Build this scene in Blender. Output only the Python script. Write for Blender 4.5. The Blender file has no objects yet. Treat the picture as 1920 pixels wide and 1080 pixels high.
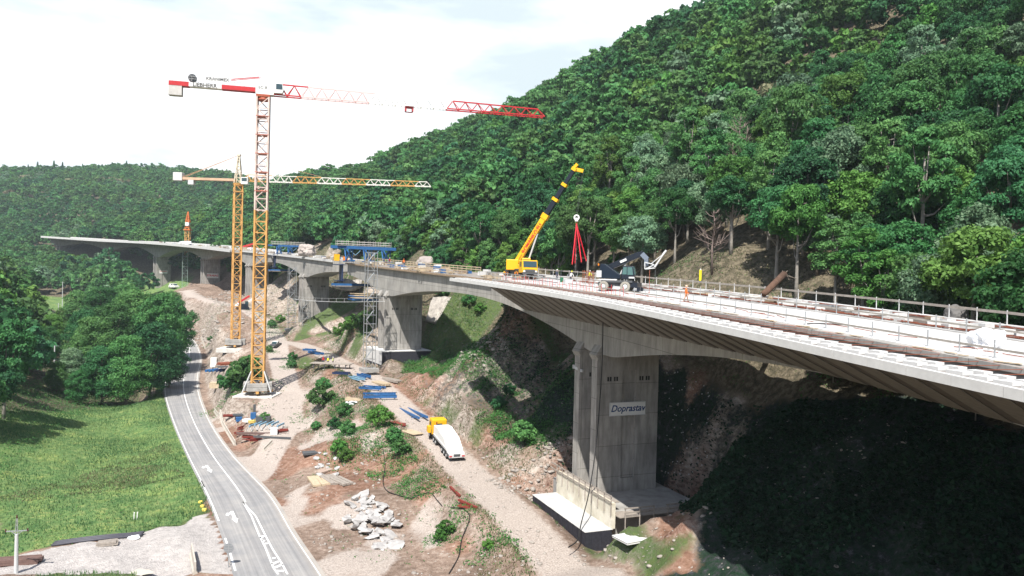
import bpy, math, random
import numpy as np
from mathutils import Vector, Matrix, Quaternion
R = math.radians
random.seed(7); rng = np.random.default_rng(7)
SC = bpy.context.scene
COL = SC.collection
# ------------------------------------------------------------------ camera
FPX, ROLL, PITCH, CAMZ = 1400.0, R(1.35), R(0.614), 33.0
cam_d = bpy.data.cameras.new('camera'); cam_o = bpy.data.objects.new('camera', cam_d); COL.objects.link(cam_o)
cam_d.sensor_width = 36.0; cam_d.lens = 36.0 * FPX / 1920.0; cam_d.clip_start = 0.5; cam_d.clip_end = 6000
Xw = Vector((1, 0, 0)); Fw = Vector((0, math.cos(PITCH), -math.sin(PITCH))); Uw = Vector((0, math.sin(PITCH), math.cos(PITCH)))
CX = math.cos(ROLL) * Xw + math.sin(ROLL) * Uw
CY = -math.sin(ROLL) * Xw + math.cos(ROLL) * Uw
CAM = Vector((0, 0, CAMZ))
mw = Matrix((( CX.x, CY.x, -Fw.x, 0), (CX.y, CY.y, -Fw.y, 0), (CX.z, CY.z, -Fw.z, CAMZ), (0, 0, 0, 1)))
cam_o.matrix_world = mw
SC.camera = cam_o
def ray(px, py):
    d = CX * ((px - 960) / FPX) + CY * ((540 - py) / FPX) + Fw
    return d / d.y
def P(px, py, Z):
    """world point on the sight line of a photo pixel at world depth Z"""
    return CAM + ray(px, py) * Z
def pix(p):
    v = Vector(p) - CAM; f = v.dot(Fw)
    return (960 + FPX * v.dot(CX) / f, 540 - FPX * v.dot(CY) / f)
# ------------------------------------------------------------------ world, sun, exposure
SUN_EL, SUN_TRAVEL = R(54), R(11)          # light travels towards +Y, a little to +X
SUN_STR, SKY_STR, CLOUD_STR, EXPOSURE = 5.0, 0.10, 0.88, 0.66
tv = Vector((math.sin(SUN_TRAVEL) * math.cos(SUN_EL), math.cos(SUN_TRAVEL) * math.cos(SUN_EL), -math.sin(SUN_EL)))
sl = bpy.data.lights.new('sun', 'SUN'); so = bpy.data.objects.new('sun', sl); COL.objects.link(so)
sl.energy = SUN_STR; sl.angle = R(0.5); sl.color = (1.0, 0.955, 0.89)
so.rotation_euler = tv.to_track_quat('-Z', 'Y').to_euler(); so.location = (0, -50, 150)
W = bpy.data.worlds.new('World'); SC.world = W; W.use_nodes = True
nt = W.node_tree; nt.nodes.clear()
def N(t, ty, **kw):
    n = t.nodes.new(ty)
    for k, v in kw.items():
        if k.startswith('i_'): n.inputs[k[2:].replace('_', ' ')].default_value = v
        elif hasattr(n, k): setattr(n, k, v)
    return n
out = N(nt, 'ShaderNodeOutputWorld')
sky = N(nt, 'ShaderNodeTexSky', sky_type='NISHITA', sun_disc=False)
sky.sun_elevation = SUN_EL; sky.sun_rotation = math.pi + SUN_TRAVEL; sky.altitude = 300; sky.air_density = 1.0; sky.dust_density = 1.5
bg = N(nt, 'ShaderNodeBackground'); bg.inputs[1].default_value = SKY_STR
nt.links.new(sky.outputs[0], bg.inputs[0])
bc = N(nt, 'ShaderNodeBackground'); bc.inputs[1].default_value = CLOUD_STR
tc = N(nt, 'ShaderNodeTexCoord'); sep = N(nt, 'ShaderNodeSeparateXYZ'); nt.links.new(tc.outputs['Generated'], sep.inputs[0])
mp = N(nt, 'ShaderNodeMapping'); mp.inputs['Scale'].default_value = (1.3, 1.3, 5.0); nt.links.new(tc.outputs['Generated'], mp.inputs[0])
n1 = N(nt, 'ShaderNodeTexNoise'); n1.inputs['Scale'].default_value = 2.1; n1.inputs['Detail'].default_value = 7; n1.inputs['Roughness'].default_value = .52
nt.links.new(mp.outputs[0], n1.inputs['Vector'])
ccr = N(nt, 'ShaderNodeValToRGB'); nt.links.new(n1.outputs[0], ccr.inputs[0])
e = ccr.color_ramp.elements; e[0].position = .35; e[0].color = (.60, .69, .73, 1); e[1].position = .49; e[1].color = (.97, .985, 1.0, 1)
e2 = ccr.color_ramp.elements.new(.41); e2.color = (.74, .82, .86, 1)
nt.links.new(ccr.outputs[0], bc.inputs[0])
# the bank of bright cloud lies low in the north; overhead and behind the air is clear
m1 = N(nt, 'ShaderNodeMapRange'); m1.inputs[1].default_value = .40; m1.inputs[2].default_value = .62; m1.inputs[3].default_value = 1; m1.inputs[4].default_value = .12
nt.links.new(sep.outputs['Z'], m1.inputs[0])
m2 = N(nt, 'ShaderNodeMapRange'); m2.inputs[1].default_value = -.1; m2.inputs[2].default_value = .45; m2.inputs[3].default_value = .15; m2.inputs[4].default_value = 1
nt.links.new(sep.outputs['Y'], m2.inputs[0])
mm = N(nt, 'ShaderNodeMath', operation='MULTIPLY'); nt.links.new(m1.outputs[0], mm.inputs[0]); nt.links.new(m2.outputs[0], mm.inputs[1])
mx = N(nt, 'ShaderNodeMixShader'); nt.links.new(mm.outputs[0], mx.inputs[0]); nt.links.new(bg.outputs[0], mx.inputs[1]); nt.links.new(bc.outputs[0], mx.inputs[2])
nt.links.new(mx.outputs[0], out.inputs[0])
SC.view_settings.view_transform = 'Standard'; SC.view_settings.look = 'None'; SC.view_settings.exposure = EXPOSURE; SC.view_settings.gamma = 1
SC.view_settings.use_curve_mapping = False
SC.cycles.max_bounces = 6; SC.cycles.diffuse_bounces = 2; SC.cycles.glossy_bounces = 2; SC.cycles.transparent_max_bounces = 4
SC.cycles.use_denoising = True; SC.cycles.caustics_reflective = False; SC.cycles.caustics_refractive = False
# ------------------------------------------------------------------ materials
MATS = {}
def mat(name, col, rough=.7, metal=0.0, noise=0.0, nscale=1.0, bump=0.0, spec=.3, coord='Object', streak=False, joints=None, col2=None):
    if name in MATS: return MATS[name]
    m = bpy.data.materials.new(name); m.use_nodes = True; t = m.node_tree; b = t.nodes['Principled BSDF']
    b.inputs['Base Color'].default_value = (*col, 1); b.inputs['Roughness'].default_value = rough; b.inputs['Metallic'].default_value = metal
    b.inputs['Specular IOR Level'].default_value = spec
    if noise or bump or streak:
        c = N(t, 'ShaderNodeTexCoord'); src = c.outputs[coord]
        mpp = N(t, 'ShaderNodeMapping'); t.links.new(src, mpp.inputs[0])
        if streak: mpp.inputs['Scale'].default_value = (1.0, .16, 1.0)
        nz = N(t, 'ShaderNodeTexNoise'); nz.inputs['Scale'].default_value = nscale; nz.inputs['Detail'].default_value = 6; nz.inputs['Roughness'].default_value = .65
        t.links.new(mpp.outputs[0], nz.inputs['Vector'])
        r = N(t, 'ShaderNodeMapRange'); r.inputs[1].default_value = .3; r.inputs[2].default_value = .7
        t.links.new(nz.outputs[0], r.inputs[0])
        c2 = col2 if col2 else tuple(max(0, x * (1 - noise)) for x in col)
        mi = N(t, 'ShaderNodeMix', data_type='RGBA'); mi.inputs['A'].default_value = (*c2, 1); mi.inputs['B'].default_value = (*[min(1, x * (1 + noise * .4)) for x in col], 1)
        t.links.new(r.outputs[0], mi.inputs['Factor']); last = mi.outputs['Result']
        if streak:
            nb = N(t, 'ShaderNodeTexNoise'); nb.inputs['Scale'].default_value = .33; nb.inputs['Detail'].default_value = 4; t.links.new(src, nb.inputs['Vector'])
            rb = N(t, 'ShaderNodeMapRange'); rb.inputs[1].default_value = .35; rb.inputs[2].default_value = .65; rb.inputs[3].default_value = .82; rb.inputs[4].default_value = 1.06
            t.links.new(nb.outputs[0], rb.inputs[0])
            ml = N(t, 'ShaderNodeMix', data_type='RGBA', blend_type='MULTIPLY'); ml.inputs['Factor'].default_value = 1
            t.links.new(last, ml.inputs['A']); t.links.new(rb.outputs[0], ml.inputs['B']); last = ml.outputs['Result']
        if joints:
            br = N(t, 'ShaderNodeTexBrick'); br.offset = 0; t.links.new(src, br.inputs['Vector'])
            br.inputs['Scale'].default_value = 1; br.inputs['Brick Width'].default_value = joints[0]; br.inputs['Row Height'].default_value = joints[1]
            br.inputs['Mortar Size'].default_value = .035; br.inputs['Mortar Smooth'].default_value = .4
            br.inputs['Color1'].default_value = (1, 1, 1, 1); br.inputs['Color2'].default_value = (.90, .91, .92, 1); br.inputs['Mortar'].default_value = (.48, .48, .48, 1)
            ml = N(t, 'ShaderNodeMix', data_type='RGBA', blend_type='MULTIPLY'); ml.inputs['Factor'].default_value = 1
            t.links.new(last, ml.inputs['A']); t.links.new(br.outputs[0], ml.inputs['B']); last = ml.outputs['Result']
        t.links.new(last, b.inputs['Base Color'])
        if bump:
            bu = N(t, 'ShaderNodeBump'); bu.inputs['Strength'].default_value = bump; bu.inputs['Distance'].default_value = .2
            t.links.new(nz.outputs[0], bu.inputs['Height']); t.links.new(bu.outputs[0], b.inputs['Normal'])
    MATS[name] = m
    return m
CONC = mat('concrete', (.40, .385, .355), .85, noise=.28, nscale=1.6, coord='UV', streak=True, joints=(5.0, 2.6), spec=.2)
CONCP = mat('pier_concrete', (.41, .39, .36), .85, noise=.42, nscale=1.3, coord='UV', streak=True, joints=(30.0, 4.0), spec=.2)
CONCL = mat('pale_concrete', (.60, .60, .585), .8, noise=.14, nscale=1.2, coord='UV', spec=.25)
SLABM = mat('slab_concrete', (.27, .25, .235), .85, noise=.25, nscale=1.5, spec=.2)
CONCD = mat('strut_concrete', (.20, .185, .17), .85, noise=.2, nscale=2, coord='UV', spec=.2)
CONCG = mat('grey_concrete', (.36, .35, .33), .85, noise=.3, nscale=.8, spec=.2)
DECKM = mat('deck_concrete', (.55, .54, .52), .85, noise=.22, nscale=.5, spec=.2)
FORM = mat('formwork_timber', (.33, .24, .16), .8, noise=.35, nscale=2.0)
TIMB = mat('sawn_timber', (.52, .42, .29), .8, noise=.25, nscale=2.5)
TIMG = mat('weathered_timber', (.34, .30, .26), .85, noise=.3, nscale=3)
REBAR = mat('rusty_rebar', (.30, .09, .05), .7, noise=.3, nscale=3)
REDST = mat('red_primed_steel', (.21, .04, .03), .6, noise=.2, nscale=2)
GALV = mat('galvanised_steel', (.46, .48, .49), .45, .6)
BLUE = mat('blue_painted_steel', (.03, .12, .30), .45, noise=.25, nscale=1.5)
BLUEP = mat('pale_blue_steel', (.20, .36, .48), .5)
NAVY = mat('dark_blue_steel', (.02, .035, .09), .5)
BLACKM = mat('black_cladding', (.035, .035, .045), .6, noise=.4, nscale=3)
RUBBER = mat('tyre_rubber', (.03, .03, .03), .8)
TYRED = mat('dusty_tyre', (.30, .28, .24), .9)
YEL = mat('yellow_paint', (.80, .43, .015), .4)
YELC = mat('crane_orange_paint', (.60, .33, .11), .5, noise=.2, nscale=.6)
REDC = mat('red_paint', (.50, .03, .035), .45, noise=.15, nscale=1)
REDP = mat('faded_red_paint', (.52, .20, .15), .5, noise=.25, nscale=.4)
WHT = mat('white_paint', (.80, .80, .78), .4, noise=.06, nscale=2)
LGREY = mat('light_grey_paint', (.55, .56, .56), .45)
DGREY = mat('dark_grey_metal', (.08, .085, .09), .5)
BLK = mat('black_paint', (.015, .02, .03), .3)
GLASS = mat('dark_glass', (.03, .06, .07), .08, spec=.8)
GLASSG = mat('green_tinted_glass', (.06, .14, .14), .1, spec=.8)
REDSL = mat('red_sling', (.62, .02, .04), .6)
ORNG = mat('orange_fabric', (.80, .17, .03), .8)
YVEST = mat('yellow_fabric', (.70, .72, .05), .8)
SKIN = mat('skin', (.48, .28, .20), .6)
DARKF = mat('dark_fabric', (.05, .06, .09), .85)
PLAST = mat('white_plastic', (.80, .82, .84), .5, noise=.12, nscale=1.5)
STONE = mat('quarried_stone', (.46, .45, .43), .9, noise=.35, nscale=.9, bump=.6, col2=(.26, .25, .25))
ROCKD = mat('dark_rock', (.17, .165, .16), .9, noise=.5, nscale=.7, bump=.8)
INK = mat('blue_lettering', (.01, .05, .18), .6)
REDL = mat('red_lettering', (.62, .06, .04), .6)
BLKL = mat('black_lettering', (.02, .02, .02), .6)
ORL = mat('orange_light', (.9, .25, .02), .4)
BARK = mat('bark', (.15, .125, .10), .9, noise=.45, nscale=2.0, bump=.5)
BARKG = mat('grey_bark', (.27, .25, .22), .9, noise=.35, nscale=2.0, bump=.4)
DEAD = mat('dead_wood', (.22, .17, .15), .9, noise=.3, nscale=2)
# ------------------------------------------------------------------ mesh builder
def basis(d):
    d = Vector(d).normalized()
    a = Vector((0, 0, 1)) if abs(d.z) < .95 else Vector((1, 0, 0))
    x = d.cross(a).normalized(); y = x.cross(d).normalized()
    return x, y, d
class MB:
    def __init__(s): s.v = []; s.f = []; s.m = []; s.uv = {}
    def add(s, vs, fs, mi=0, uvs=None):
        o = len(s.v); s.v.extend([tuple(v) for v in vs])
        for k, f in enumerate(fs):
            if uvs is not None: s.uv[len(s.f)] = uvs[k]
            s.f.append(tuple(i + o for i in f)); s.m.append(mi)
        return s
    def box(s, c, size, rz=0.0, mi=0, M=None):
        hx, hy, hz = [q / 2 for q in size]; c = Vector(c)
        vs = [Vector((x, y, z)) for z in (-hz, hz) for x, y in ((-hx, -hy), (hx, -hy), (hx, hy), (-hx, hy))]
        if rz: 
            q = Matrix.Rotation(rz, 3, 'Z'); vs = [q @ v for v in vs]
        if M is not None: vs = [M @ v for v in vs]
        vs = [v + c for v in vs]
        return s.add(vs, [(3, 2, 1, 0), (4, 5, 6, 7), (0, 1, 5, 4), (1, 2, 6, 5), (2, 3, 7, 6), (3, 0, 4, 7)], mi)
    def beam(s, p0, p1, w, h=None, mi=0):
        h = h or w; p0 = Vector(p0); p1 = Vector(p1); x, y, d = basis(p1 - p0)
        vs = [p + x * a * w / 2 + y * b * h / 2 for p in (p0, p1) for a, b in ((-1, -1), (1, -1), (1, 1), (-1, 1))]
        return s.add(vs, [(0, 1, 2, 3), (7, 6, 5, 4), (0, 4, 5, 1), (1, 5, 6, 2), (2, 6, 7, 3), (3, 7, 4, 0)], mi)
    def tube(s, p0, p1, r0, r1=None, n=10, mi=0, caps=True):
        r1 = r0 if r1 is None else r1; p0 = Vector(p0); p1 = Vector(p1); x, y, d = basis(p1 - p0)
        vs = [p + (x * math.cos(2 * math.pi * k / n) + y * math.sin(2 * math.pi * k / n)) * r for p, r in ((p0, r0), (p1, r1)) for k in range(n)]
        fs = [(k, k + n, (k + 1) % n + n, (k + 1) % n) for k in range(n)]
        if caps: fs += [tuple(range(n)), tuple(range(2 * n - 1, n - 1, -1))]
        return s.add(vs, fs, mi)
    def path(s, pts, rad, n=8, mi=0, closed_ends=True):
        pts = [Vector(p) for p in pts]; rings = []
        px = None
        for i, p in enumerate(pts):
            d = (pts[min(i + 1, len(pts) - 1)] - pts[max(i - 1, 0)]).normalized()
            if px is None: x, y, _ = basis(d)
            else:
                x = (px - d * px.dot(d)).normalized(); y = d.cross(x) * -1
            px = x; y = x.cross(d)
            r = rad[i] if isinstance(rad, (list, tuple)) else rad
            rings.append([p + (x * math.cos(2 * math.pi * k / n) + y * math.sin(2 * math.pi * k / n)) * r for k in range(n)])
        vs = [v for rg in rings for v in rg]; fs = []
        for i in range(len(pts) - 1):
            for k in range(n): fs.append((i * n + k, (i + 1) * n + k, (i + 1) * n + (k + 1) % n, i * n + (k + 1) % n))
        if closed_ends: fs += [tuple(range(n)), tuple(range(len(vs) - 1, len(vs) - n - 1, -1))]
        return s.add(vs, fs, mi)
    def prism(s, outline, axis, a, b, mi=0):
        """outline of 2-D points swept from a to b along axis 'x' 'y' or 'z'"""
        def q(u, v, t):
            return {'x': (t, u, v), 'y': (u, t, v), 'z': (u, v, t)}[axis]
        n = len(outline)
        vs = [q(u, v, a) for u, v in outline] + [q(u, v, b) for u, v in outline]
        fs = [tuple(range(n)), tuple(range(2 * n - 1, n - 1, -1))] + [(k, k + n, (k + 1) % n + n, (k + 1) % n) for k in range(n)]
        return s.add(vs, fs, mi)
    def wheel(s, c, r, w, axis=(0, 1, 0), mi=0, n=18):
        c = Vector(c); a = Vector(axis).normalized(); x, y, _ = basis(a)
        prof = [(-w / 2, r * .55), (-w / 2, r * .93), (-w * .38, r), (w * .38, r), (w / 2, r * .93), (w / 2, r * .55)]
        vs = [c + a * t + (x * math.cos(2 * math.pi * k / n) + y * math.sin(2 * math.pi * k / n)) * q for t, q in prof for k in range(n)]
        fs = []; m = len(prof)
        for i in range(m):
            j = (i + 1) % m
            for k in range(n): fs.append((i * n + k, j * n + k, j * n + (k + 1) % n, i * n + (k + 1) % n))
        return s.add(vs, fs, mi)
    def build(s, name, mats, parent=None, smooth=False, bevel=0.0, fix=True):
        me = bpy.data.meshes.new(name); me.from_pydata(s.v, [], s.f)
        if not isinstance(mats, (list, tuple)): mats = [mats]
        for m in mats: me.materials.append(m)
        if len(mats) > 1: me.polygons.foreach_set('material_index', s.m)
        uvl = me.uv_layers.new(name='UVMap'); data = np.zeros((len(me.loops), 2), dtype=np.float32)
        co = np.array(s.v, dtype=np.float32)
        for pi_, pl in enumerate(me.polygons):
            if pi_ in s.uv:
                for k, li in enumerate(pl.loop_indices): data[li] = s.uv[pi_][k]
            else:
                nn = pl.normal; ax = max(range(3), key=lambda i: abs(nn[i])); ij = ((1, 2), (0, 2), (0, 1))[ax]
                idx = np.fromiter(pl.vertices, dtype=np.int64); data[pl.loop_start:pl.loop_start + pl.loop_total] = co[idx][:, ij]
        uvl.data.foreach_set('uv', data.ravel())
        if smooth: me.polygons.foreach_set('use_smooth', [True] * len(me.polygons))
        me.update()
        if fix:
            import bmesh
            bm = bmesh.new(); bm.from_mesh(me); bmesh.ops.recalc_face_normals(bm, faces=bm.faces); bm.to_mesh(me); bm.free()
        o = bpy.data.objects.new(name, me); COL.objects.link(o)
        if parent: o.parent = parent
        if bevel:
            bv = o.modifiers.new('bevel', 'BEVEL'); bv.width = bevel; bv.segments = 2; bv.limit_method = 'ANGLE'
        return o
def fastmesh(name, V, F, mats, parent=None, attrs=None, smooth=False, mi=None):
    """numpy mesh: V (n,3), F (m,k)"""
    me = bpy.data.meshes.new(name); V = np.asarray(V, np.float32); F = np.asarray(F, np.int32); k = F.shape[1]
    me.vertices.add(len(V)); me.vertices.foreach_set('co', V.ravel())
    me.loops.add(F.size); me.loops.foreach_set('vertex_index', F.ravel())
    me.polygons.add(len(F)); me.polygons.foreach_set('loop_start', np.arange(0, F.size, k, dtype=np.int32)); me.polygons.foreach_set('loop_total', np.full(len(F), k, np.int32))
    for m in (mats if isinstance(mats, (list, tuple)) else [mats]): me.materials.append(m)
    if mi is not None: me.polygons.foreach_set('material_index', np.asarray(mi, np.int32))
    if smooth: me.polygons.foreach_set('use_smooth', np.ones(len(F), bool))
    for nm, (typ, dom, arr) in (attrs or {}).items():
        a = me.attributes.new(nm, typ, dom); key = 'color' if typ == 'FLOAT_COLOR' else ('vector' if typ == 'FLOAT_VECTOR' else 'value')
        a.data.foreach_set(key, np.asarray(arr, np.float32 if typ != 'INT' else np.int32).ravel())
    me.update(calc_edges=True)
    o = bpy.data.objects.new(name, me); COL.objects.link(o)
    if parent: o.parent = parent
    return o
def tag(o, label=None, cat=None, group=None, kind=None):
    if label: o['label'] = label
    if cat: o['category'] = cat
    if group: o['group'] = group
    if kind: o['kind'] = kind
    elif cat: o['kind'] = 'thing'
    return o
def thing(name, label, cat, loc=(0, 0, 0), rz=0.0, group=None, rot=None):
    o = bpy.data.objects.new(name, None); COL.objects.link(o); o.location = loc; o.empty_display_size = .5
    o.rotation_euler = rot if rot else (0, 0, rz)
    return tag(o, label, cat, group)
def dup(o, parent=None, loc=None, rz=None, label=None, scale=None):
    c = o.copy(); COL.objects.link(c)
    if parent: c.parent = parent
    if loc is not None: c.location = loc
    if rz is not None: c.rotation_euler = (0, 0, rz)
    if scale is not None: c.scale = (scale,) * 3
    if label: c['label'] = label
    for ch in o.children: dup(ch, c)
    return c
def _text_part(name, body, size, m, parent, M, extr=.01, shear=0.0, offset=0.0, align='CENTER', spacing=1.0):
    cu = bpy.data.curves.new(name, 'FONT'); cu.body = body; cu.size = size; cu.extrude = extr; cu.shear = shear; cu.offset = offset
    cu.align_x = align; cu.align_y = 'CENTER'; cu.space_character = spacing; cu.resolution_u = 3; cu.materials.append(m)
    o = bpy.data.objects.new(name, cu); COL.objects.link(o)
    if parent: o.parent = parent
    o.matrix_local = M
    return o
def text_part(name, body, size, m, parent, M, *a, **k):
    o = _text_part(name, body, size, m, None, Matrix(), *a, **k)
    bpy.context.view_layer.update()
    me = bpy.data.meshes.new_from_object(o.evaluated_get(bpy.context.evaluated_depsgraph_get())); me.name = name
    bpy.data.objects.remove(o); r = bpy.data.objects.new(name, me); COL.objects.link(r)
    if parent: r.parent = parent
    r.matrix_local = M
    return r
# ------------------------------------------------------------------ bridge line (left web top edge at each pier)
BP = [(-196, 81.2, -83.6, -10.4), (-98, 40.6, 5.7, -6.1), (0, 11.5, 95, -1.5), (94, -29.8, 180, 2.2), (188, -73.2, 263.4, 6.1), (282, -121, 344, 10.1),
      (376, -174, 422, 14.5), (470, -235, 494, 18.7), (562, -303, 559, 22.0), (655, -375, 619, 26.0), (750, -452, 674, 30.0)]
SOF = [(-98, -12.0), (0, -9.15), (94, -4.4), (188, -0.6), (282, 3.7), (376, 7.5), (470, 9.6), (562, 14.5), (655, 19.5), (750, 24)]
def cr(tab, s, k):
    i = max(j for j in range(len(tab)) if tab[j][0] <= s or j == 0); i = min(i, len(tab) - 2)
    p = [tab[max(i - 1, 0)], tab[i], tab[i + 1], tab[min(i + 2, len(tab) - 1)]]
    t = (s - p[1][0]) / (p[2][0] - p[1][0]); h = p[2][0] - p[1][0]
    m1_ = (p[2][k] - p[0][k]) / max(1e-6, p[2][0] - p[0][0]) * h; m2_ = (p[3][k] - p[1][k]) / max(1e-6, p[3][0] - p[1][0]) * h
    return (2*t**3-3*t**2+1)*p[1][k] + (t**3-2*t**2+t)*m1_ + (-2*t**3+3*t**2)*p[2][k] + (t**3-t**2)*m2_
def BXY(s): return Vector((cr(BP, s, 1), cr(BP, s, 2), 0))
def BDIR(s): return (BXY(s + .5) - BXY(s - .5)).normalized()
def deckz(s, off=0.0): return CAMZ + cr(BP, s, 3) + (-.012 * off if off < 0 else (.05 * off if off < 8.6 else .43 + .03 * (off - 8.6)))
def B(s, off, z):
    """bridge frame: s along, off to the right of the left web, z absolute"""
    d = BDIR(s); r = Vector((d.y, -d.x, 0)); p = BXY(s) + r * off
    return Vector((p.x, p.y, z))
def BT(s, off, dz=0.0): return B(s, off, deckz(s, off) + dz)
PIERS = [-98, 0, 94, 188, 282, 376, 470, 562, 655]
def soffit(s):
    """depth of the box below the deck at s"""
    j = min(range(len(PIERS)), key=lambda k: abs(PIERS[k] - s)); sp = PIERS[j]
    dpier = cr(BP, sp, 3) - cr(SOF, sp, 1) if sp >= -98 else 6.5
    t = min(1.0, max(0, abs(s - sp) - 3.5) / 42.0)
    return 3.2 + (dpier - 3.2) * (1 - t) ** 1.9
def bridge_so(x, y):
    ss = BSS; k = int(np.argmin((BX - x) ** 2 + (BY - y) ** 2)); s = ss[k]
    d = BDIR(s); v = Vector((x, y, 0)) - BXY(s)
    s2 = s + v.dot(d); return s2, v.x * d.y - v.y * d.x
BSS = np.arange(-150, 750, 2.0); _b = [BXY(s) for s in BSS]; BX = np.array([b.x for b in _b]); BY = np.array([b.y for b in _b])
def deck_at(px, py, z0=40, z1=700):
    d = ray(px, py); Z = z0; best = None
    while Z < z1:
        p = CAM + d * Z; s, off = bridge_so(p.x, p.y)
        if p.z <= deckz(s, off) + .0 and -9 < off < 18: return p, s, off
        if 0 < off < 8.6 and (best is None or p.z - deckz(s, off) < best[0]): best = (p.z - deckz(s, off), s, off)
        Z += .25
    return BT(best[1], best[2]), best[1], best[2]
# ------------------------------------------------------------------ terrain
CP = []
def cw(x, y, z): CP.append((x, y, z))
def cp(px, py, Z): p = P(px, py, Z); CP.append((p.x, p.y, p.z))
def cb(s, off, z): p = B(s, off, 0); CP.append((p.x, p.y, z))
# valley floor and meadow
for q in [(-24.7,79,1),(-31,92,1),(-40,109,1),(-53,132,1),(-86,190,1),(-60,100,.6),(-75,120,.6),(-95,165,.8),(-45,80,.6),(-70,88,.8),(-30,60,1),(-60,60,1),
          (-115,200,1.5),(-145,245,3),(-165,300,5),(-195,345,7.5),(-232,430,12),(-262,450,10.5),(-300,520,16),(-360,560,22),(-175,380,11),(-200,440,17),(-250,500,21)]: cw(*q)
# left hill
for q in [(-97,110,8),(-120,110,24),(-118,150,15),(-200,150,62),(-150,190,22),(-185,240,34),(-260,300,62),(-255,350,37),(-318,400,46),(-250,390,13),(-212,350,11),(-180,290,6),(-160,60,50),(-260,60,100),
          (-320,200,112),(-420,350,120),(-420,460,58),(-350,480,28),(-85,85,3),(-105,50,14),(-70,30,3),(-500,560,70),(-440,620,38),(-700,400,170),(-700,600,120)]: cw(*q)
# site beside the road
for q in [(560,900,112),(650,1060,82),(700,975,97),(480,870,123),(620,880,120),(760,1000,94),(850,1000,90),(950,1075,80),(450,800,142),(560,840,135),(400,720,172),(395,690,190)]:
    cp(*q)
cp(483,742,165); cp(540,745,163); cp(535,700,185); cp(525,660,215); cp(440,656,220); cp(520,640,233); cp(590,618,263); cp(400,700,205); cp(430,690,195)
cp(600,750,150); cp(650,820,125); cp(760,790,133); cp(850,900,105); cp(560,700,180); cp(600,690,190); cp(620,672,200)
# upper track
TRACK = [(1120,1078,73),(1060,1072,77),(960,960,92),(870,880,110),(835,840,119),(760,770,140),(690,705,165),(640,682,190),(600,660,212),(560,645,228),(520,640,235)]
for q in TRACK: cp(*q)
cb(350,4,23); cb(330,-6,21); cb(376,10,27.5); cb(350,12,26); cb(350,18,32); cb(420,3,25); cb(445,0,24); cb(230,2,16); cb(140,2,14.5); cb(300,2,20); cb(300,-12,20)
# behind the track, under the bridge
for q in [(930,880,107),(1050,860,106),(950,780,125),(850,700,150),(1000,700,135),(900,640,175),(1000,600,165),(1060,640,145),(880,560,200),(800,760,140),(760,710,158),(870,800,124)]: cp(*q)
for q in [(840,606,193),(846,562,200),(735,692,178),(650,620,215),(600,600,262),(680,600,240),(640,560,262)]: cp(*q)
# pier feet
for o in (-1, 8): cb(0, o, 6.2); cb(6, o, 6.4); cb(94, o, 16); cb(188, o, 14); cb(282, o, 21); cb(376, o, 26.6); cb(470, o, 24)
cb(0,-8,3.2); cb(-10,-7.5,3.0); cb(12,-7,4.5); cb(0,14,13); cb(8,14,14.5)
# slope under and right of the near spans
for s in (-110, -80, -50, -25): cb(s, -5, 5); cb(s, 5, 11.2); cb(s, 12, 16.0); cb(s, 21, 22)
cb(-14,-5.5,5.6); cb(-14,3,8.5); cb(-22,-10,3.6); cb(-60,-16,2); cb(-30,-18,2.2)
cb(0,21,24.0); cb(20,20,31); cb(50,18,33); cb(94,20,34); cb(140,20,37); cb(188,20,39); cb(235,20,40); cb(282,20,43); cb(376,20,46); cb(470,20,46); cb(562,20,50); cb(655,18,54)
for s, a, b, c in [(-110,31,58,112),(-60,32,60,115),(0,35,64,120),(50,39,70,130),(94,40,72,138),(188,44,78,137),(282,48,80,130),(376,52,78,120),(470,54,75,110),(562,56,76,100),(655,60,80,104)]:
    cb(s, 36, a); cb(s, 85, b); cb(s, 160, c)
for s, z in [(-60,190),(94,146),(188,136),(282,126),(376,114),(470,104)]: cb(s, 260, z)
# path and banks by the far piers
cp(380,560,350); cp(345,545,390); cp(430,575,325); cp(455,572,318); cp(500,600,285); cp(466,560,340)
cp(400,640,265); cp(375,600,300); cp(420,610,275)
# far hill
for px, z1, z2 in [(-250,150,60),(0,143,56),(100,150,56),(200,155,56),(300,150,56),(400,148,58),(500,138,62),(600,140,80),(760,150,120)]:
    for Z, z in ((950, z1), (700, z2)):
        cw(ray(px, 500).x * Z, Z, z)
    cw(ray(px, 500).x * 825, 825, (z1 + z2) / 2 + 4); cw(ray(px, 500).x * 1250, 1250, z1 - 20)
for q in [(-1500,300,150),(-1500,1500,100),(1300,1500,140),(1300,0,170),(500,0,170),(500,600,170),(300,900,160),(-600,-100,90),(600,-200,170),(0,-200,20),(30,20,1),(0,1500,130),(-1000,700,150),(-40,-40,2),(60,-60,30)]: cw(*q)
RN = [q for q in CP]
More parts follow.
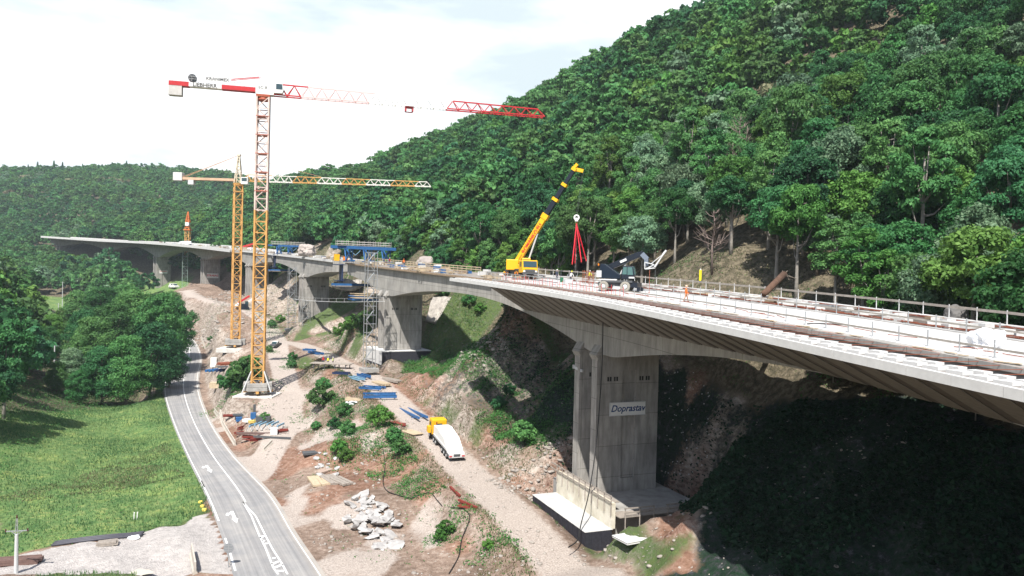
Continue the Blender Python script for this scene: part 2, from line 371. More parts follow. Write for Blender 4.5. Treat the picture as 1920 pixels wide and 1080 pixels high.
# road (flat in section), tracks flattened
ROADL = [(455,1150,67.5),(437,1080,79.2),(413,1000,92.4),(383,925,109),(347,850,131.5),(322,790,160),(307,740,190),(309,700,219),(318,675,245),(326,660,262),(336,640,287),(341,625,306),(338,612,330)]
ROADR = [(655,1150,69.5),(612,1080,80.7),(557,1000,94.2),(510,925,111),(438,850,133.5),(397,790,162),(377,740,192),(374,700,221),(379,675,247),(378,660,264),(370,640,289),(358,625,308),(347,612,332)]
def roadz(Z): return 1.0 if Z < 195 else 1.0 + (Z - 195) ** 2 * .062 / ((Z - 195) + 30)
rl = []; rr = []
for (a, b) in zip(ROADL, ROADR):
    ray_l = ray(a[0], a[1]); ray_r = ray(b[0], b[1]); 
    zl = (CAMZ - 1.0) / -ray_l.z if a[2] < 195 else a[2]; zr = (CAMZ - 1.0) / -ray_r.z if b[2] < 195 else b[2]
    pl = CAM + ray_l * zl; pr = CAM + ray_r * zr; z = roadz((pl.y + pr.y) / 2); pl.z = z; pr.z = z; rl.append(pl); rr.append(pr)
rc = [(a + b) / 2 for a, b in zip(rl, rr)]
rc.insert(0, rc[0] + (rc[0] - rc[1]) * 2)
RC = rc
for c in rc: CP.append((c.x, c.y, c.z))
C = np.array(CP, float)
_, ui = np.unique(np.round(C[:, :2] / 2.5), axis=0, return_index=True); C = C[np.sort(ui)]
SCL = 100.0
def tpsK(d2): return np.where(d2 > 1e-12, .5 * d2 * np.log(np.maximum(d2, 1e-12)), 0)
A = C[:, :2] / SCL; n = len(A)
K = tpsK(((A[:, None] - A[None]) ** 2).sum(-1)) + np.eye(n) * .0006
Pm = np.hstack([np.ones((n, 1)), A]); M_ = np.zeros((n + 3, n + 3)); M_[:n, :n] = K; M_[:n, n:] = Pm; M_[n:, :n] = Pm.T
Wt = np.linalg.solve(M_, np.concatenate([C[:, 2], np.zeros(3)]))
def tps(x, y):
    x = np.asarray(x, float) / SCL; y = np.asarray(y, float) / SCL; out_ = np.empty(x.shape)
    xf, yf = x.ravel(), y.ravel(); o = np.empty(len(xf))
    for i in range(0, len(xf), 20000):
        q = np.stack([xf[i:i + 20000], yf[i:i + 20000]], 1)
        k = tpsK(((q[:, None] - A[None]) ** 2).sum(-1)); o[i:i + 20000] = k @ Wt[:n] + Wt[n] + q @ Wt[n + 1:]
    return o.reshape(x.shape)
def vnoise(x, y, seed=0):
    xi = np.floor(x).astype(np.int64); yi = np.floor(y).astype(np.int64); fx = x - xi; fy = y - yi
    fx = fx * fx * (3 - 2 * fx); fy = fy * fy * (3 - 2 * fy)
    def h(a, b):
        q = (a * 374761393 + b * 668265263 + seed * 982451653) & 0xffffffff; q = ((q ^ (q >> 13)) * 1274126177) & 0xffffffff
        return ((q ^ (q >> 16)) & 0xffff) / 65535.0
    return (h(xi, yi) * (1 - fx) + h(xi + 1, yi) * fx) * (1 - fy) + (h(xi, yi + 1) * (1 - fx) + h(xi + 1, yi + 1) * fx) * fy - .5
def dist_poly(X, Y, pts):
    """distance to polyline and interpolated z"""
    best = np.full(X.shape, 1e9); zz = np.zeros(X.shape)
    for a, b in zip(pts[:-1], pts[1:]):
        dx, dy = b[0] - a[0], b[1] - a[1]; L = dx * dx + dy * dy
        t = np.clip(((X - a[0]) * dx + (Y - a[1]) * dy) / L, 0, 1)
        d = np.hypot(X - a[0] - t * dx, Y - a[1] - t * dy); m_ = d < best
        best = np.where(m_, d, best); zz = np.where(m_, a[2] + t * (b[2] - a[2]), zz)
    return best, zz
def inpoly(X, Y, pts):
    r = np.zeros(X.shape, bool); j = len(pts) - 1
    for i in range(len(pts)):
        xi, yi = pts[i][0], pts[i][1]; xj, yj = pts[j][0], pts[j][1]
        c = ((yi > Y) != (yj > Y)) & (X < (xj - xi) * (Y - yi) / (yj - yi + 1e-12) + xi); r ^= c; j = i
    return r
track_pts = [tuple(P(*q)) for q in TRACK]
TR2 = [(470,900,117),(500,850,129),(540,790,146),(540,745,163),(533,700,185),(522,665,212),(520,640,235)]
track2 = [tuple(P(*q)) for q in TR2]
PATH = [(520,640,235),(500,605,280),(455,575,316),(430,572,326),(380,560,352),(345,545,392)]
track3 = [tuple(P(*q)) for q in PATH]
def grow(a, b, step, f, lim):
    o = []; x = b
    while x < lim: step *= f; x += step; o.append(x)
    return o
fx = list(np.arange(-130, 66, .9)); xs = [-q for q in grow(0, 130, .9, 1.075, 1500)][::-1] + fx + grow(0, fx[-1], .9, 1.075, 1400)
fy = list(np.arange(60, 300, .9)); ys = [60 - q for q in grow(0, 0, .9, 1.12, 260)][::-1] + fy + grow(0, fy[-1], .9, 1.05, 1500)
xs = np.array(xs); ys = np.array(ys)
GX, GY = np.meshgrid(xs, ys)
GZ = tps(GX, GY)
def crs(pts, m=8):
    o = []; q = [Vector(p) for p in pts]
    for i in range(len(q) - 1):
        p0, p1, p2, p3 = q[max(i - 1, 0)], q[i], q[i + 1], q[min(i + 2, len(q) - 1)]
        for k in range(m):
            t_ = k / m; o.append(.5 * ((2 * p1) + (p2 - p0) * t_ + (2 * p0 - 5 * p1 + 4 * p2 - p3) * t_ ** 2 + (3 * p1 - p0 - 3 * p2 + p3) * t_ ** 3))
    o.append(q[-1]); return o
dR, zR = dist_poly(GX, GY, [tuple(c) for c in [rc[0]] + crs(rc[1:])])
dT, zT = dist_poly(GX, GY, track_pts); dT2, zT2 = dist_poly(GX, GY, track2); dT3, zT3 = dist_poly(GX, GY, track3)
def sm(x, a, b): t = np.clip((x - a) / (b - a), 0, 1); return t * t * (3 - 2 * t)
nearm = 1 - sm(np.hypot(GX + 20, GY - 150), 200, 420)
# rough ground in the site and on the hills
site_w = np.clip(sm(GX, -150, -60) * nearm, 0, 1)
meadow_flat = 1 - sm(dist_poly(GX, GY, [(-75, 92, 0), (-85, 130, 0), (-110, 170, 0)])[0], 18, 34)
yard_flat = 1 - sm(dist_poly(GX, GY, [(-16, 84, 0), (-26, 105, 0), (-40, 135, 0), (-55, 160, 0)])[0], 9, 18)
amp = (1 - meadow_flat) * (1 - .85 * yard_flat)
rough = vnoise(GX / 9, GY / 9, 1) * 2.4 + vnoise(GX / 4, GY / 4, 2) * 1.5 + np.abs(vnoise(GX / 2.2 + GY / 5, GY / 2.2, 3)) * 1.5 + vnoise(GX / 1.1, GY / 1.1, 4) * .4
hilln = vnoise(GX / 45, GY / 45, 5) * 9 + vnoise(GX / 20, GY / 20, 6) * 4
s_off = np.zeros_like(GX)
for i in range(0, len(BSS) - 1, 4):
    pass
bx, by = BX[::5], BY[::5]
dB = np.full(GX.shape, 1e9); sB = np.zeros(GX.shape); oB = np.zeros(GX.shape)
for s, x, y in zip(BSS[::5], bx, by):
    d = np.hypot(GX - x, GY - y); m_ = d < dB; dd = BDIR(s)
    dB = np.where(m_, d, dB); oB = np.where(m_, (GX - x) * dd.y - (GY - y) * dd.x, oB); sB = np.where(m_, s + (GX - x) * dd.x + (GY - y) * dd.y, sB)
hill_w = np.clip(sm(oB, 30, 75) + sm(GY, 600, 700) + (1 - sm(GX, -260, -140)) * .6, 0, 1)
GZ = GZ + rough * amp * nearm * .8 + hilln * hill_w
GZ = np.where(meadow_flat > 0, GZ + vnoise(GX / 6, GY / 6, 9) * .5 * meadow_flat, GZ)
under = (oB > -1) & (oB < 22)
lim = CAMZ + np.interp(sB, [b[0] for b in BP], [b[3] for b in BP]) - 2.0
GZ = np.where((oB > -2) & (oB < 17.5) & (sB > -120) & (sB < 700), np.minimum(GZ, lim - 1.6), GZ)
# footings pads
for (s0, s1, o0, o1, z) in [(-11, 11, -8.4, 11, 2.1), (88, 104, -3, 9.5, 12.5), (183, 198, -3, 9.5, 12.6)]:
    w = (1 - sm(np.maximum(np.maximum(s0 - sB, sB - s1), np.maximum(o0 - oB, oB - o1)), 0, 3.5)); GZ = GZ * (1 - w) + z * w
for d, z, hw, bl in ((dT3, zT3, 2.5, 5), (dT2, zT2, 3.0, 5), (dT, zT, 3.4, 4), (dR, zR, 5.5, 5)):
    w = 1 - sm(d, hw, hw + bl); GZ = GZ * (1 - w) + (z - (.10 if d is dR else 0)) * w
ROADX = lambda Y: np.interp(Y, [c.y for c in rc] + [400, 500], [c.x for c in rc] + [-178, -240])
cut = sm(dT, 4, 8) * sm(dT2, 4, 8) * sm(dT3, 3, 7) * sm(dR, 9, 14) * (1 - yard_flat) * (1 - meadow_flat) * nearm * (GX > ROADX(GY)) * (oB < 17) * (sB > -60)
cut = cut * (1 - sm((sB < 14) * (sB > -14) * (oB > -10) * 1.0, 0, 1))
u_ = GX * .8 + GY * .45; v_ = GY * .8 - GX * .45
rg1 = (.5 - np.abs(vnoise(u_ / 7, v_ / 3.2, 91)) * 2) * 1.5 + (.5 - np.abs(vnoise(u_ / 3.2, v_ / 1.7, 92)) * 2) * .9 + vnoise(GX / 1.3, GY / 1.3, 93) * .5
GZ = GZ + rg1 * cut
GZ = np.where((oB > -2) & (oB < 17.5) & (sB > -120) & (sB < 700), np.minimum(GZ, lim - 1.6), GZ)
w = (1 - sm(np.hypot(GX - P(483, 742, 165).x, GY - 165), 5.5, 9)); GZ = GZ * (1 - w) + 6.1 * w
def gz(x, y):
    i = int(np.clip(np.searchsorted(xs, x) - 1, 0, len(xs) - 2)); j = int(np.clip(np.searchsorted(ys, y) - 1, 0, len(ys) - 2))
    u = (x - xs[i]) / (xs[i + 1] - xs[i]); v = (y - ys[j]) / (ys[j + 1] - ys[j])
    return float((GZ[j, i] * (1 - u) + GZ[j, i + 1] * u) * (1 - v) + (GZ[j + 1, i] * (1 - u) + GZ[j + 1, i + 1] * u) * v)
def G(px, py, z0=50, z1=1200):
    """where the sight line of a photo pixel meets the ground"""
    d = ray(px, py); Z = z0
    while Z < z1:
        p = CAM + d * Z
        if p.z <= gz(p.x, p.y): return Vector((p.x, p.y, gz(p.x, p.y)))
        Z += .3 if Z < 350 else 2
    return Vector((p.x, p.y, gz(p.x, p.y)))
def onground(x, y): return Vector((x, y, gz(x, y)))
# surface kinds (stored per vertex, second set includes painted bridge shade): R grass, G pale gravel, B rock, A red soil
def wp(pts, z0=50): return [tuple(G(*q, z0=z0)) for q in pts]
meadow = wp([(0,1000),(0,905),(60,850),(130,790),(240,755),(306,742),(330,800),(360,860),(383,925),(378,960),(330,985),(240,1003),(130,1012),(60,1035),(0,1052)])
meadow.insert(0, (-110, 80, 0))
tri = wp([(362,1035),(378,1020),(405,1028),(418,1078),(370,1078)])
meadow2 = [(-330, 480, 0), (-250, 480, 0), (-165, 330, 0), (-122, 225, 0), (-100, 190, 0), (-88, 165, 0), (-110, 150, 0), (-250, 330, 0)]
field = wp([(62,596),(150,600),(160,560),(70,558)], 200)
grass = np.zeros(GX.shape); 
jit = vnoise(GX / 2.5, GY / 2.5, 11) * 3 + vnoise(GX / 7, GY / 7, 12) * 3
for pl, jj in ((meadow, .3), (tri, .15), (meadow2, .3), ([(-300, 380, 0), (-200, 380, 0), (-200, 470, 0), (-250, 520, 0), (-330, 500, 0)], .2)):
    grass = np.maximum(grass, inpoly(GX + jit * jj, GY - jit * jj, pl).astype(float))
roadside = ((dR > 4.6) & (dR < 6.5) & (GX < np.interp(GY, [c.y for c in rc], [c.x for c in rc]))).astype(float) * (GY > 118)
grass = np.maximum(grass, roadside)
leftside = (GX < np.interp(GY, [60, 95, 112, 150, 200, 330], [-62, -66, -70, -84, -100, -150])) & (GY > 90) & (GY < 330) & (GX < ROADX(GY) - 7)
grass = np.maximum(grass, leftside.astype(float))
gn = vnoise(GX / 11, GY / 11, 21) + .6 * vnoise(GX / 4, GY / 4, 22) + .35 * vnoise(GX / 1.6, GY / 1.6, 23)
GVX, GVY = np.gradient(GZ, axis=1) / np.gradient(GX, axis=1), np.gradient(GZ, axis=0) / np.gradient(GY, axis=0)
steep = np.hypot(GVX, GVY)
slopeg = ((gn > .0) & (amp * nearm > .5) & (dT > 4) & (dT2 > 3.4) & (yard_flat < .3)).astype(float) * .8
grass = np.maximum(grass, slopeg * (GX > -70) * .8)
rockw = np.clip(sm(steep, .45, .85), 0, 1) * nearm
gravel = np.maximum.reduce([(1 - sm(dT, 2.2, 4.2)) * .8, (1 - sm(dT2, 2.2, 3.6)), (1 - sm(dT3, 2.2, 4))])
yardn = sm(vnoise(GX / 5, GY / 9, 31) + .5 * vnoise(GX / 1.8, GY / 4, 32), -.05, .25) * yard_flat * .8
gravel = np.maximum(gravel, yardn)
lgravel = inpoly(GX, GY, wp([(0,1052),(60,1035),(200,1014),(330,988),(385,962),(410,1000),(440,1078),(0,1078)]) + [(-60, 60, 0)]).astype(float)
red = np.clip(.8 + .4 * sm(dT, 4, 9) * sm(-oB, -2, 2), 0, 1) * sm(vnoise(GX / 8, GY / 8, 41) + .5 * vnoise(GX / 2.5, GY / 2.5, 42), -.08, .32) * (GX > -60)
forest = np.clip(np.maximum(sm(oB + vnoise(GX / 3, GY / 3, 97) * 4, np.where(sB < 80, 15.5, 24), np.where(sB < 80, 19, 34)), (sm(-GX, 92, 105) * ((GY < 290) | (GX < -215)) * (GX < ROADX(GY) - 7))) + sm(GY, 440, 500), 0, 1) * (dT3 > 6)
oJ = oB; oB = oB + vnoise(GX / 4, GY / 4, 95) * 5 + vnoise(GX / 1.7, GY / 1.7, 96) * 2
dk = ((sB > -130) & (sB < -11) & (oB > -6.5 + .05 * (sB + 9)) & (oB < 20)) | ((sB >= -12) & (sB < 26) & (oB > 9.5 - .25 * (sB + 12) * (sB > 0)) & (oB < 17))  # deck shade painted into the ground colour below the near spans
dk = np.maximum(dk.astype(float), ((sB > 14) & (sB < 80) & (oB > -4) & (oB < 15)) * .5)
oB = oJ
ridge_poly = wp([(1090,1079),(1150,960),(1240,930),(1300,880),(1325,905),(1300,960),(1308,1079)])
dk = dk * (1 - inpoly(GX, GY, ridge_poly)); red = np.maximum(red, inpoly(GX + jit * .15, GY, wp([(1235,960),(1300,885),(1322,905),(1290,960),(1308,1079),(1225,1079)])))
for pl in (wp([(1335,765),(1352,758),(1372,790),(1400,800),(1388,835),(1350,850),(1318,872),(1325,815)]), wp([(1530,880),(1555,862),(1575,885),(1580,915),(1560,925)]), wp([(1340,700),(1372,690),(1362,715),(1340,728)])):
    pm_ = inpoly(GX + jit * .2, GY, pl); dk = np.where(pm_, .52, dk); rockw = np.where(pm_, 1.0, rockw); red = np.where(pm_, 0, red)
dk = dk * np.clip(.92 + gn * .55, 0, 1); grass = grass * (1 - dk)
forest = np.maximum(forest, (((GX < np.interp(GY, [60, 112, 150, 200], [-60, -78, -98, -120])) & (GY > 60) & (GY < 290)).astype(float)) * (grass < .5))
def blur(a, n_=2):
    for _ in range(n_):
        p_ = np.pad(a, 1, mode='edge'); a = sum(p_[i:i + a.shape[0], j:j + a.shape[1]] * w_ for (i, j, w_) in ((0,0,1),(0,1,2),(0,2,1),(1,0,2),(1,1,4),(1,2,2),(2,0,1),(2,1,2),(2,2,1))) / 16
    return a
forest = np.maximum(forest, ((sB > 96) & (sB < 330) & (oB + vnoise(GX / 3, GY / 3, 98) * 5 > 9.5) & (oB < 40) & (vnoise(GX / 7, GY / 7, 99) > -.22)) * .85)
fld = inpoly(GX, GY, [(-300, 380, 0), (-200, 380, 0), (-200, 470, 0), (-250, 520, 0), (-330, 500, 0)]); forest = np.where(fld, 0, forest)
dk, forest, rockw, red = blur(dk), blur(forest), blur(rockw, 3), blur(red); grass_b = blur(grass, 1)
mead = inpoly(GX, GY, meadow).astype(float); mead = np.maximum(np.maximum(mead, leftside), fld)
ATT = np.stack([grass_b, gravel, rockw, red], -1).reshape(-1, 4)
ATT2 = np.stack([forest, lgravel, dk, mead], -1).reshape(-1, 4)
ny, nx = GX.shape; ii = np.arange(ny * nx).reshape(ny, nx)
F = np.stack([ii[:-1, :-1], ii[:-1, 1:], ii[1:, 1:], ii[1:, :-1]], -1).reshape(-1, 4)
gm = bpy.data.materials.new('ground_cover'); gm.use_nodes = True; t = gm.node_tree; b = t.nodes['Principled BSDF']; b.inputs['Roughness'].default_value = .95; b.inputs['Specular IOR Level'].default_value = .1
geo = N(t, 'ShaderNodeNewGeometry')
def nz(scale, det=5, ro=.6, vec=None, dist=0):
    n_ = N(t, 'ShaderNodeTexNoise'); n_.inputs['Scale'].default_value = scale; n_.inputs['Detail'].default_value = det; n_.inputs['Roughness'].default_value = ro; n_.inputs['Distortion'].default_value = dist
    t.links.new(vec if vec else geo.outputs['Position'], n_.inputs['Vector']); return n_
def ramp(src, stops):
    r_ = N(t, 'ShaderNodeValToRGB'); t.links.new(src, r_.inputs[0]); el = r_.color_ramp.elements
    for k, (p_, c_) in enumerate(stops):
        q = el[k] if k < 2 else el.new(p_); q.position = p_; q.color = (*c_, 1)
    return r_.outputs[0]
def mixc(f, a, b_, bt='MIX'):
    m_ = N(t, 'ShaderNodeMix', data_type='RGBA', blend_type=bt)
    if isinstance(f, float): m_.inputs['Factor'].default_value = f
    else: t.links.new(f, m_.inputs['Factor'])
    for s_, k in ((a, 'A'), (b_, 'B')):
        if isinstance(s_, tuple): m_.inputs[k].default_value = (*s_, 1)
        else: t.links.new(s_, m_.inputs[k])
    return m_.outputs['Result']
def edge(src, w, lo=.35, hi=.65):
    """mask plus a bit of noise, sharpened"""
    a = N(t, 'ShaderNodeMath', operation='ADD'); t.links.new(src, a.inputs[0]); s2 = N(t, 'ShaderNodeMath', operation='MULTIPLY_ADD'); t.links.new(w, s2.inputs[0]); s2.inputs[1].default_value = .7; s2.inputs[2].default_value = -.35
    t.links.new(s2.outputs[0], a.inputs[1]); r_ = N(t, 'ShaderNodeMapRange'); r_.inputs[1].default_value = lo; r_.inputs[2].default_value = hi; t.links.new(a.outputs[0], r_.inputs[0]); return r_.outputs[0]
a1 = N(t, 'ShaderNodeAttribute', attribute_name='cover'); s1 = N(t, 'ShaderNodeSeparateColor'); t.links.new(a1.outputs['Color'], s1.inputs[0])
a2 = N(t, 'ShaderNodeAttribute', attribute_name='cover_b'); s2_ = N(t, 'ShaderNodeSeparateColor'); t.links.new(a2.outputs['Color'], s2_.inputs[0])
nA = nz(.25, 8, .68); nB = nz(1.3, 7, .7); nC = nz(5.0, 4, .6)
mpn = N(t, 'ShaderNodeMapping'); mpn.inputs['Scale'].default_value = (1.0, .35, 1.6); mpn.inputs['Rotation'].default_value = (.3, .5, .6); t.links.new(geo.outputs['Position'], mpn.inputs[0])
nS = nz(1.1, 7, .72, mpn.outputs[0], .6)
soil = ramp(nB.outputs[0], [(.28, (.15, .11, .085)), (.50, (.29, .215, .17)), (.72, (.45, .37, .315))])
redsoil = ramp(nB.outputs[0], [(.28, (.15, .08, .055)), (.5, (.29, .175, .125)), (.7, (.43, .30, .24))])
grav = ramp(nC.outputs[0], [(.25, (.29, .24, .21)), (.5, (.44, .38, .335)), (.75, (.58, .52, .47))])
lgr = ramp(nB.outputs[0], [(.25, (.31, .29, .275)), (.5, (.45, .42, .40)), (.75, (.56, .53, .50))])
rock = ramp(nS.outputs[0], [(.30, (.12, .095, .08)), (.44, (.30, .25, .21)), (.56, (.46, .40, .35)), (.72, (.60, .56, .51))])
rock = mixc(edge(a1.outputs['Alpha'], nA.outputs[0], .3, .8), rock, ramp(nS.outputs[0], [(.30, (.12, .06, .045)), (.46, (.30, .18, .135)), (.60, (.45, .33, .27)), (.75, (.58, .50, .44))]))
grs = ramp(nB.outputs[0], [(.25, (.035, .085, .030)), (.48, (.085, .15, .055)), (.62, (.14, .19, .075)), (.8, (.25, .24, .13))])
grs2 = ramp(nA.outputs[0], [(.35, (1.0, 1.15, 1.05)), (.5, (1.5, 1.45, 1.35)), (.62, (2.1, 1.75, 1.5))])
fl = ramp(nB.outputs[0], [(.3, (.045, .045, .030)), (.48, (.11, .095, .065)), (.60, (.21, .175, .125)), (.70, (.09, .12, .05))])
shade_col = ramp(nB.outputs[0], [(.3, (.009, .013, .012)), (.46, (.018, .042, .024)), (.58, (.040, .044, .046)), (.70, (.13, .135, .14))])  # near-black tones standing for shade under the deck
c = mixc(edge(a1.outputs['Alpha'], nA.outputs[0], .4, .7), soil, redsoil)
c = mixc(edge(s1.outputs['Blue'], nB.outputs[0]), c, rock)
vo = N(t, 'ShaderNodeTexVoronoi'); vo.inputs['Scale'].default_value = 1.5; t.links.new(geo.outputs['Position'], vo.inputs['Vector'])
st = N(t, 'ShaderNodeMapRange'); st.inputs[1].default_value = .22; st.inputs[2].default_value = .16; t.links.new(vo.outputs['Distance'], st.inputs[0])
stm = N(t, 'ShaderNodeMath', operation='MULTIPLY'); t.links.new(st.outputs[0], stm.inputs[0]); rs = N(t, 'ShaderNodeMapRange'); rs.inputs[1].default_value = .5; rs.inputs[2].default_value = .62; t.links.new(nA.outputs[0], rs.inputs[0]); t.links.new(rs.outputs[0], stm.inputs[1])
c = mixc(stm.outputs[0], c, (.52, .50, .46))
c = mixc(1.0, c, ramp(nz(.11, 5, .6).outputs[0], [(.36, (.66, .64, .62)), (.62, (1.04, 1.03, 1.02))]), 'MULTIPLY')
c = mixc(edge(s1.outputs['Green'], nB.outputs[0], .3, .7), c, grav)
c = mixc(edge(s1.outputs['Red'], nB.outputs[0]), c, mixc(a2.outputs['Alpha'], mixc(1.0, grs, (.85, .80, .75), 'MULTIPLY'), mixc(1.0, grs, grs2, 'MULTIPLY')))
c = mixc(edge(s2_.outputs['Red'], nB.outputs[0]), c, fl)
c = mixc(edge(s2_.outputs['Blue'], nB.outputs[0], .4, .6), c, shade_col)
c = mixc(edge(s2_.outputs['Green'], nB.outputs[0]), c, lgr)
t.links.new(c, b.inputs['Base Color'])
bu = N(t, 'ShaderNodeBump'); bu.inputs['Strength'].default_value = .75; bu.inputs['Distance'].default_value = .35
ad = N(t, 'ShaderNodeMath', operation='ADD'); t.links.new(nS.outputs[0], ad.inputs[0]); t.links.new(nC.outputs[0], ad.inputs[1]); t.links.new(ad.outputs[0], bu.inputs['Height']); t.links.new(bu.outputs[0], b.inputs['Normal'])
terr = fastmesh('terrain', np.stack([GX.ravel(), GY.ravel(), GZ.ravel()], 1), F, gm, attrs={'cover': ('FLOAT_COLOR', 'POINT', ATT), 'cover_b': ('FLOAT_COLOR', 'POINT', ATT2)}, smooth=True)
tag(terr, kind='structure', label='valley floor, construction site ground and hillsides')
# ------------------------------------------------------------------ road
def strip(name, L, Rr, m, dz=.04, kind='structure', n=1):
    V = []; Fc = []
    for a, b_ in zip(L, Rr):
        for k in range(n + 1):
            q = Vector(a).lerp(Vector(b_), k / n); V.append((q.x, q.y, q.z + dz))
    w_ = n + 1
    for i in range(len(L) - 1):
        for k in range(n): Fc.append((i * w_ + k, i * w_ + k + 1, (i + 1) * w_ + k + 1, (i + 1) * w_ + k))
    return V, Fc
RL, RR_ = crs(rl), crs(rr)
asm = bpy.data.materials.new('asphalt'); asm.use_nodes = True; t = asm.node_tree; b = t.nodes['Principled BSDF']; b.inputs['Roughness'].default_value = .9; b.inputs['Specular IOR Level'].default_value = .2
geo = N(t, 'ShaderNodeNewGeometry'); uvn = N(t, 'ShaderNodeTexCoord')
mpn = N(t, 'ShaderNodeMapping'); mpn.inputs['Scale'].default_value = (1.6, .02, 1); t.links.new(uvn.outputs['UV'], mpn.inputs[0])
nT = nz(1.6, 3, .5, mpn.outputs[0]); nD = nz(.35, 6, .65); nF = nz(9, 2)
ca = ramp(nT.outputs[0], [(.35, (.235, .235, .24)), (.65, (.32, .32, .32))])
cb2 = ramp(nD.outputs[0], [(.35, (.86, .86, .86)), (.7, (1.12, 1.08, 1.03))])
c = mixc(1.0, ca, cb2, 'MULTIPLY')
sx = N(t, 'ShaderNodeSeparateXYZ'); t.links.new(uvn.outputs['UV'], sx.inputs[0])
ed = N(t, 'ShaderNodeMapRange'); ed.inputs[1].default_value = 8.0; ed.inputs[2].default_value = 9.2; t.links.new(sx.outputs[0], ed.inputs[0])
edn = N(t, 'ShaderNodeMath', operation='MULTIPLY'); t.links.new(ed.outputs[0], edn.inputs[0]); t.links.new(nD.outputs[0], edn.inputs[1])
c = mixc(edn.outputs[0], c, (.44, .39, .33))
t.links.new(c, b.inputs['Base Color'])
V, Fc = strip('road', RL, RR_, asm, .03, n=8)
ro = fastmesh('road', V, Fc, asm); tag(ro, 'two lane asphalt road curving along the valley', kind='structure')
uvl = ro.data.uv_layers.new(name='UVMap'); dl = 0; ds = [0]
for a, b_ in zip(RL[:-1], RL[1:]): ds.append(ds[-1] + (b_ - a).length)
vi = np.empty(len(ro.data.loops), np.int32); ro.data.loops.foreach_get('vertex_index', vi)
uvv = np.array([(9.5 * (i % 9) / 8, ds[i // 9]) for i in range(len(V))], np.float32)
uvl.data.foreach_set('uv', uvv[vi].ravel())
# sample the road at a photo row -> markings drawn along the road at lateral fraction
def roadp(s, f):
    k = min(max(int(np.searchsorted(ds, s)) - 1, 0), len(ds) - 2); u = (s - ds[k]) / (ds[k + 1] - ds[k])
    a = RL[k].lerp(RL[k + 1], u); b_ = RR_[k].lerp(RR_[k + 1], u); return a.lerp(b_, f)
def roadf(px, py):
    z_ = (CAMZ - 1.0) / -ray(px, py).z; p = CAM + ray(px, py) * z_
    best = min(((roadp(s, f) - p).length, s, f) for s in np.arange(0, 200, 1.0) for f in np.arange(-.05, 1.06, .02)); return best[1], best[2]
LINE = mat('road_paint', (.74, .74, .72), .7, noise=.15, nscale=2)
def line(mb, pts, w, dz=.036):
    pts = [Vector(p) for p in pts]
    vs = []
    for i, p in enumerate(pts):
        d = (pts[min(i + 1, len(pts) - 1)] - pts[max(i - 1, 0)]); d.z = 0; d.normalize(); r = Vector((d.y, -d.x, 0)) * w / 2
        vs += [p - r + Vector((0, 0, dz)), p + r + Vector((0, 0, dz))]
    mb.add(vs, [(2 * i, 2 * i + 1, 2 * i + 3, 2 * i + 2) for i in range(len(pts) - 1)])
def rline(mb, s0, s1, f0, f1, w, st=2.0):
    n_ = max(2, int((s1 - s0) / st)); line(mb, [roadp(s0 + (s1 - s0) * k / n_, f0 + (f1 - f0) * k / n_) for k in range(n_ + 1)], w)
mk = MB()
EL = ds[-1]
# centre line: photo points
cl = [(525,1080),(486,1000),(473,972),(455,940),(415,875),(385,820),(352,762),(343,735)]
csf = [roadf(*q) for q in cl]
cpf = np.polyfit([q[0] for q in csf[3:]], [q[1] for q in csf[3:]], 1); f_at = lambda s: float(np.clip(np.polyval(cpf, s), .40, .62)); csf[3] = (csf[3][0], f_at(csf[3][0]))
sA = csf[3][0]
pts = [roadp(s, f_at(s)) for s in np.arange(sA, csf[-1][0], 2)] + [roadp(s, f_at(csf[-1][0])) for s in np.arange(csf[-1][0], EL, 2)]
line(mk, pts, .20)
# widening island
l1 = [roadp(*roadf(*q)) for q in [(455,940),(470,970),(487,1003),(500,1030),(514,1062),(520,1078)]]; line(mk, l1, .2)
l2 = [roadp(*roadf(*q)) for q in [(455,940),(478,970),(497,1005),(512,1030),(530,1060),(540,1078)]]; line(mk, l2, .2)
for (x0, y0, x1, y1) in [(489,1007,495,1006),(492,1014,499,1012),(495,1020,503,1018),(509,1048,519,1044),(512,1056,524,1052),(516,1064,528,1060),(519,1072,533,1068)]:
    line(mk, [roadp(*roadf(x0, y0)), roadp(*roadf(x1, y1))], .45)
# edge lines
for (a_, b_) in [((378,900),(409,978)),((421,1010),(438,1070))]:
    sa, fa = roadf(*b_); sb, fb = roadf(*a_); rline(mk, sa, sb, .04, .04, .22)
rline(mk, roadf(383,925)[0] + 3, EL - 2, .045, .045, .14); rline(mk, 0, EL - 2, .935, .935, .12)
# arrows
for (ax, ay) in [(390, 880), (437, 970)]:
    s0, f0 = roadf(ax, ay); c0 = roadp(s0, f0); d = (roadp(s0 - 3, f0) - c0).normalized(); r = Vector((d.y, -d.x, 0))
    def q(u, v): p = c0 + d * u + r * v; return (p.x, p.y, p.z + .036)
    mk.add([q(-2.4, -.2), q(-2.4, .2), q(1.0, .2), q(1.0, -.2)], [(0, 1, 2, 3)])
    mk.add([q(1.0, -.42), q(1.0, .42), q(3.0, 0)], [(0, 1, 2)])
    mk.add([q(-2.0, .2), q(-1.2, .2), q(-.8, .6), q(-1.6, .6)], [(0, 1, 2, 3)]); mk.add([q(-2.1, .6), q(-.3, .6), q(-.9, .95)], [(0, 1, 2)])
mo = mk.build('road_markings', LINE, fix=False); tag(mo, 'white painted lane lines and turning arrows', kind='structure')
